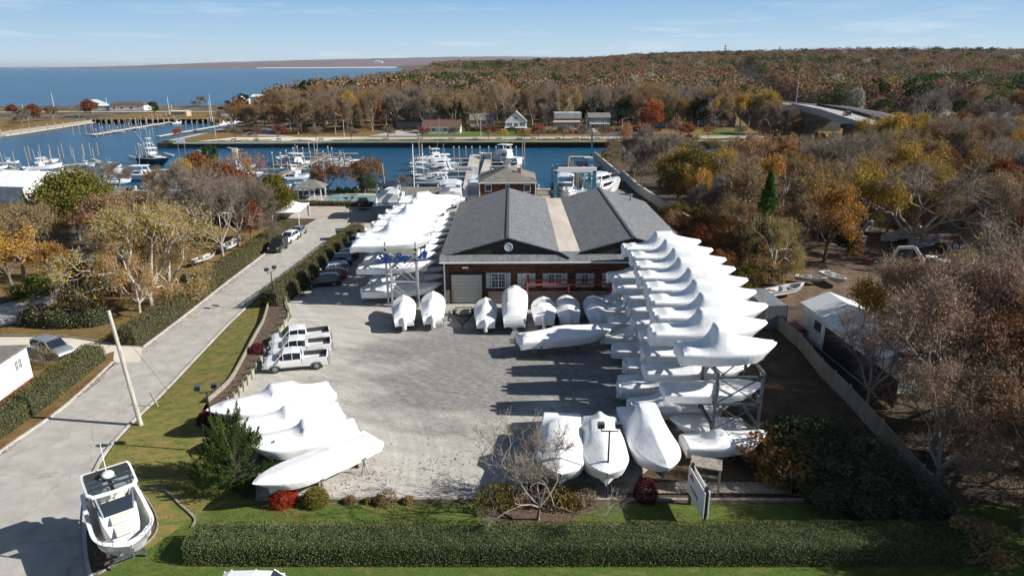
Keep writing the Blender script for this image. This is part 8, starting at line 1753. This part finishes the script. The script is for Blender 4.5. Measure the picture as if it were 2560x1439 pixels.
# left bank bushes
scatter([(-330, 345), (-228, 330), (-228, 395), (-330, 420)], 26, 8, ['rustmound', 'tan', 'bare', 'dark'], (6, 10), 'on the bank left of the inner basin', 'bushy trees left of the inner basin')
T('green', 388, 296, 9, .8, 'lone leaning pine on the grass by the inner basin'); scatter([(-225, 470), (-165, 470), (-165, 500), (-225, 500)], 8, 7, ['bare', 'dark', 'tan'], (5, 8), 'along the beach beyond the basin', 'trees along the beach')
T('dark', 612, 285, 12, .8, 'dark evergreen beside the white bay house'); T('dark', 600, 288, 8, 1.1, 'lower dark evergreen beside the white bay house')
# ---------------------------------------------------------------- far woodland: uncountable, one object
def low_tree(key, seed, H, Rc, leaf, n, ls, base, flat, grey=False):
    rs = np.random.default_rng(seed); nc = 16; th_ = rs.uniform(0, 6.283, nc); zz = rs.uniform(-.7, 1, nc); rr = np.sqrt(1 - zz ** 2 * .95) * rs.uniform(.35, .8, nc); zc = H * (base + (1 - base) / 2); hz = H * (1 - base) / 2
    C = np.stack([Rc * rr * np.cos(th_), Rc * rr * np.sin(th_), zc + hz * zz * .8], 1); P = np.repeat(C, n // nc, 0); q = rs.normal(size=P.shape); q /= np.linalg.norm(q, axis=1, keepdims=True); q[:, 2] *= flat; P = P + q * Rc * .36 * rs.uniform(.5, 1, (len(P), 1))
    v, f = leaves_np(P, ls, rs, .8 if not grey else .35)
    w, wf = tubes_np([np.zeros(3)] + [np.array([0, 0, H * .3])] * 5, [np.array([0, 0, H * .6])] + [c * .95 for c in C[:5]], [H * .02] + [H * .008] * 5, [H * .01] + [H * .003] * 5, 4)
    return np_mesh(key, np.concatenate([v, w]), [f, wf + len(v)], [leaf, M_bark], [0, 1])
L_fr = leafmat('far_rust', [(.13, .07, .04), (.225, .13, .075), (.29, .19, .12)], .15, .12, .2)
L_fg = leafmat('far_grey', [(.13, .10, .075), (.21, .165, .125), (.29, .235, .18)], .15, .12, .2)
L_fred = leafmat('far_red', [(.12, .035, .025), (.19, .065, .045), (.22, .10, .065)], .15, .12, .2); L_fgold = leafmat('far_gold', [(.14, .10, .03), (.22, .165, .05), (.26, .20, .08)], .15, .12, .2)
LOW = bpy.data.collections.new('woodland_kinds')
for i, a in enumerate(((L_fr, 300, .9, .2, .8), (L_fr, 260, .8, .25, .8), (L_fg, 420, .9, .15, .9, True), (L_fg, 380, .8, .2, .9, True), (L_tan, 300, .8, .2, .8), (L_green, 260, .9, .3, .5), (L_dark, 240, .9, .35, .5), (L_fred, 240, .85, .25, .8), (L_fgold, 240, .8, .25, .8), (L_fr, 260, .8, .25, .8), (L_silver, 260, .8, .1, .9))):
    me = low_tree('woodland_kind', 200 + i, 12, 5.4, *a[:3], *a[3:]); o = bpy.data.objects.new('woodland_%02d' % i, me); LOW.objects.link(o)
rs = np.random.default_rng(77); pts = []; idx = []; scl = []
def road_near(x, y):
    for a, b in zip(hw, hw[1:]):
        t = max(0, min(1, ((x - a.x) * (b.x - a.x) + (y - a.y) * (b.y - a.y)) / ((b.x - a.x) ** 2 + (b.y - a.y) ** 2))); 
        if a.x + t * (b.x - a.x) - 3 < x < a.x + t * (b.x - a.x) + 29 and a.y <= y <= b.y: return True
    return False
w8 = np.array([4, 3, 5, 4, 3, 1.9, 1.5, .9, .8, 1.2, .25]); w8 /= w8.sum()
y = 374.0
while y < 2100:
    sp = 7.6 if y < 700 else (9.5 if y < 1100 else 14); x = float(coast(y)) + 8 if y > 512 else -125; xm = y * .80 + 30
    while x < xm:
        px_, py_ = x + rs.uniform(-sp, sp) * .45, y + rs.uniform(-sp, sp) * .45
        if px_ > -130 and not road_near(px_, py_) :
            k = rs.choice(11, p=w8); cl = math.sin(px_ * .018 + 2) + math.sin(py_ * .014 + px_ * .006)
            if cl > 1.1 and rs.random() < .5: k = 5 + (rs.random() < .4)
            if cl < -1.2 and rs.random() < .5: k = 7 if px_ > 200 else 0
            if y > 505 and px_ < float(coast(py_)) + 45 and rs.random() < .85: k = 10
            pts.append((px_, py_, float(th(px_, py_)) - .3)); idx.append(k); scl.append(rs.uniform(1.0, 1.75) * (1 if y < 1100 else 1.25))
        x += sp
    y += sp * .9
print('far trees', len(pts))
me = bpy.data.meshes.new('woodland'); me.from_pydata(pts, [], []); a = me.attributes.new('kind_index', 'INT', 'POINT'); a.data.foreach_set('value', np.array(idx, np.int32)); a = me.attributes.new('tree_scale', 'FLOAT', 'POINT'); a.data.foreach_set('value', np.array(scl, np.float32))
wd = link('woodland', me); tag(wd, 'mixed autumn woodland covering the land behind the waterfront houses', 'woodland', kind='stuff')
ng = bpy.data.node_groups.new('scatter', 'GeometryNodeTree'); ng.interface.new_socket('Geometry', in_out='INPUT', socket_type='NodeSocketGeometry'); ng.interface.new_socket('Geometry', in_out='OUTPUT', socket_type='NodeSocketGeometry')
gi = ng.nodes.new('NodeGroupInput'); go = ng.nodes.new('NodeGroupOutput'); ip = ng.nodes.new('GeometryNodeInstanceOnPoints'); ci = ng.nodes.new('GeometryNodeCollectionInfo'); ci.inputs[0].default_value = LOW; ci.inputs[1].default_value = True; ci.inputs[2].default_value = True
n1 = ng.nodes.new('GeometryNodeInputNamedAttribute'); n1.data_type = 'INT'; n1.inputs[0].default_value = 'kind_index'; n2 = ng.nodes.new('GeometryNodeInputNamedAttribute'); n2.data_type = 'FLOAT'; n2.inputs[0].default_value = 'tree_scale'
rv = ng.nodes.new('FunctionNodeRandomValue'); rv.data_type = 'FLOAT_VECTOR'; rv.inputs[0].default_value = (0, 0, 0); rv.inputs[1].default_value = (.08, .08, 6.28)
ip.inputs['Pick Instance'].default_value = True; l = ng.links
l.new(gi.outputs[0], ip.inputs['Points']); l.new(ci.outputs[0], ip.inputs['Instance']); l.new(n1.outputs[0], ip.inputs['Instance Index']); l.new(rv.outputs[0], ip.inputs['Rotation']); l.new(n2.outputs[0], ip.inputs['Scale']); l.new(ip.outputs[0], go.inputs[0])
mo = wd.modifiers.new('scatter', 'NODES'); mo.node_group = ng

for i, q in enumerate((((1020, 344), (1225, 344), (1220, 328), (1060, 330)), ((1225, 344), (1315, 343), (1335, 322), (1245, 318)), ((1745, 341), (1855, 341), (1850, 325), (1790, 322)), ((930, 336), (1015, 336), (1020, 327), (960, 325)), ((1500, 318), (1560, 318), (1560, 308), (1510, 308)), ((390, 356), (2560, 356.5), (2560, 353), (420, 352)))): sheet('garden_lawn', pxs(*q), .02 + .003 * i, M_lawng)
scatter([(150, 170), (260, 170), (260, 120), (120, 100)], 16, 7, ['tan', 'bare', 'oak_rusty', 'oak_pink'], (9, 13), 'right of the junk yard', 'trees right of the junk yard')

# thin autumn air over the land and the bay
hm, nt, ho = new_mat('haze'); pv = N(nt, 'ShaderNodeVolumePrincipled'); pv.inputs['Color'].default_value = (.86, .91, 1, 1); pv.inputs['Density'].default_value = .000026; pv.inputs['Anisotropy'].default_value = .2; nt.links.new(pv.outputs[0], ho.inputs['Volume'])
tag(MB().box((0, 22000, 72), (70000, 50000, 150)).build('haze', hm), kind='stuff')

sheet('junk_yard', P2((1880, 790), (1960, 640), (2150, 590), (2560, 560), (3000, 600), (3000, 900), (2300, 900), (2060, 745)), .03, pmat('yard_litter', (.05, .035, .025), (.24, .14, .085), .9, .95, .6, 5, c3=(.12, .08, .05), world=True, detail=10, lo=.3, hi=.75))
for i, (px, py, w_, c_, lb) in enumerate(((2140, 610, 2.2, M_corr, 'rusty grey drum crate pile by the golden oak'), (2215, 600, 1.6, M_white, 'white fridge sized box left of the wide oak trunk'), (2310, 608, 1.4, M_sidegr, 'grey box standing right of the wide oak trunk'), (2480, 650, 2.4, M_canvas, 'blue tarpaulined heap at the right of the yard'), (2380, 725, 1.5, M_timber, 'stack of old planks before the excavator'), (2540, 655, 2.0, M_corr, 'grey metal bin at the right edge of the yard'), (2170, 660, 1.2, M_redst, 'small rusty crate under the wide oak'))):
    p = G(px, py); r = empty('scrap_box', (p.x, p.y, 0), i * .7, lb, 'box'); MB().box((0, 0, w_ * .3), (w_, w_ * .7, w_ * .6)).build('body', c_, r, bevel=.04); MB().box((0, 0, w_ * .6 + .04), (w_ * 1.06, w_ * .76, .08)).build('lid', M_timber if i % 2 else c_, r)
# fallen leaves: thick under the trees and along kerbs, thin on the open yard
rs = np.random.default_rng(5); LP = []
def leaf_zone(poly, n, z):
    xs = [p[0] for p in poly]; ys = [p[1] for p in poly]; Q = np.stack([rs.uniform(min(xs), max(xs), n * 3), rs.uniform(min(ys), max(ys), n * 3)], 1)
    den = .5 + .5 * np.sin(Q[:, 0] * .9 + 2 * np.sin(Q[:, 1] * .37)) * np.sin(Q[:, 1] * .8 + Q[:, 0] * .21); k = 0
    for q, d in zip(Q, den):
        if k >= n: break
        if rs.random() < d ** 1.5 and inpoly(q[0], q[1], poly): LP.append((q[0], q[1], z(q[0], q[1]) if callable(z) else z)); k += 1
leaf_zone(P2((212, 1290), (285, 1105), (500, 885), (648, 745), (668, 780), (600, 930), (505, 1035), (560, 1225), (470, 1300)), 2600, lambda x, y: hslope(x, y) + .02)
leaf_zone(P2((640, 1249), (1300, 1249), (1560, 1249), (1500, 1100), (900, 1150), (600, 1100)), 1500, .04)
leaf_zone(P2((700, 900), (1500, 880), (1500, 1240), (700, 1240)), 900, .04)
leaf_zone(P2((640, 1262), (2400, 1280), (2400, 1320), (480, 1318)), 1800, .07)
leaf_zone(P2((0, 842), (260, 858), (300, 860), (700, 600), (300, 640), (0, 740)), 4200, .03)
leaf_zone(P2((0, 1110), (285, 900), (300, 915), (0, 1145)), 1300, .04)
leaf_zone(P2((345, 880), (560, 712), (740, 580), (750, 586), (570, 720), (365, 885)), 1300, .04)
leaf_zone(P2((640, 850), (690, 770), (712, 790), (690, 850), (590, 1000), (560, 1000)), 900, .46)
leaf_zone(P2((1900, 800), (2020, 900), (2300, 1250), (2000, 1255), (1560, 1249), (1690, 1120), (1850, 900)), 4200, .04)
leaf_zone(P2((1960, 760), (2560, 760), (2560, 600), (1960, 640)), 3500, .04)
LP = np.array(LP); v, f = leaves_np(LP, .13, rs, .8, up=0); v[:, 2] = np.repeat(LP[:, 2], 4) + (v[:, 2] - np.repeat(LP[:, 2], 4)) * .2 + .01
tag(link('fallen_leaves', np_mesh('fallen_leaves', v, [f], [leafmat('leaf_litter', [(.10, .05, .025), (.24, .13, .06), (.38, .24, .11)], .1, .1)])), 'fallen brown leaves scattered over lawn, kerbs and yard', 'fallen leaves', kind='stuff')

# things that cannot be told apart share one group
byl = {}
for o in bpy.data.objects:
    if o.parent is None and 'label' in o: byl.setdefault(o['label'], []).append(o)
for l_, os_ in byl.items():
    if len(os_) > 1 and len({o.get('group') for o in os_}) > 1:
        for o in os_: o['group'] = 'look-alikes: ' + ' '.join(l_.split()[:8])
print('TREES', NTREE[0])
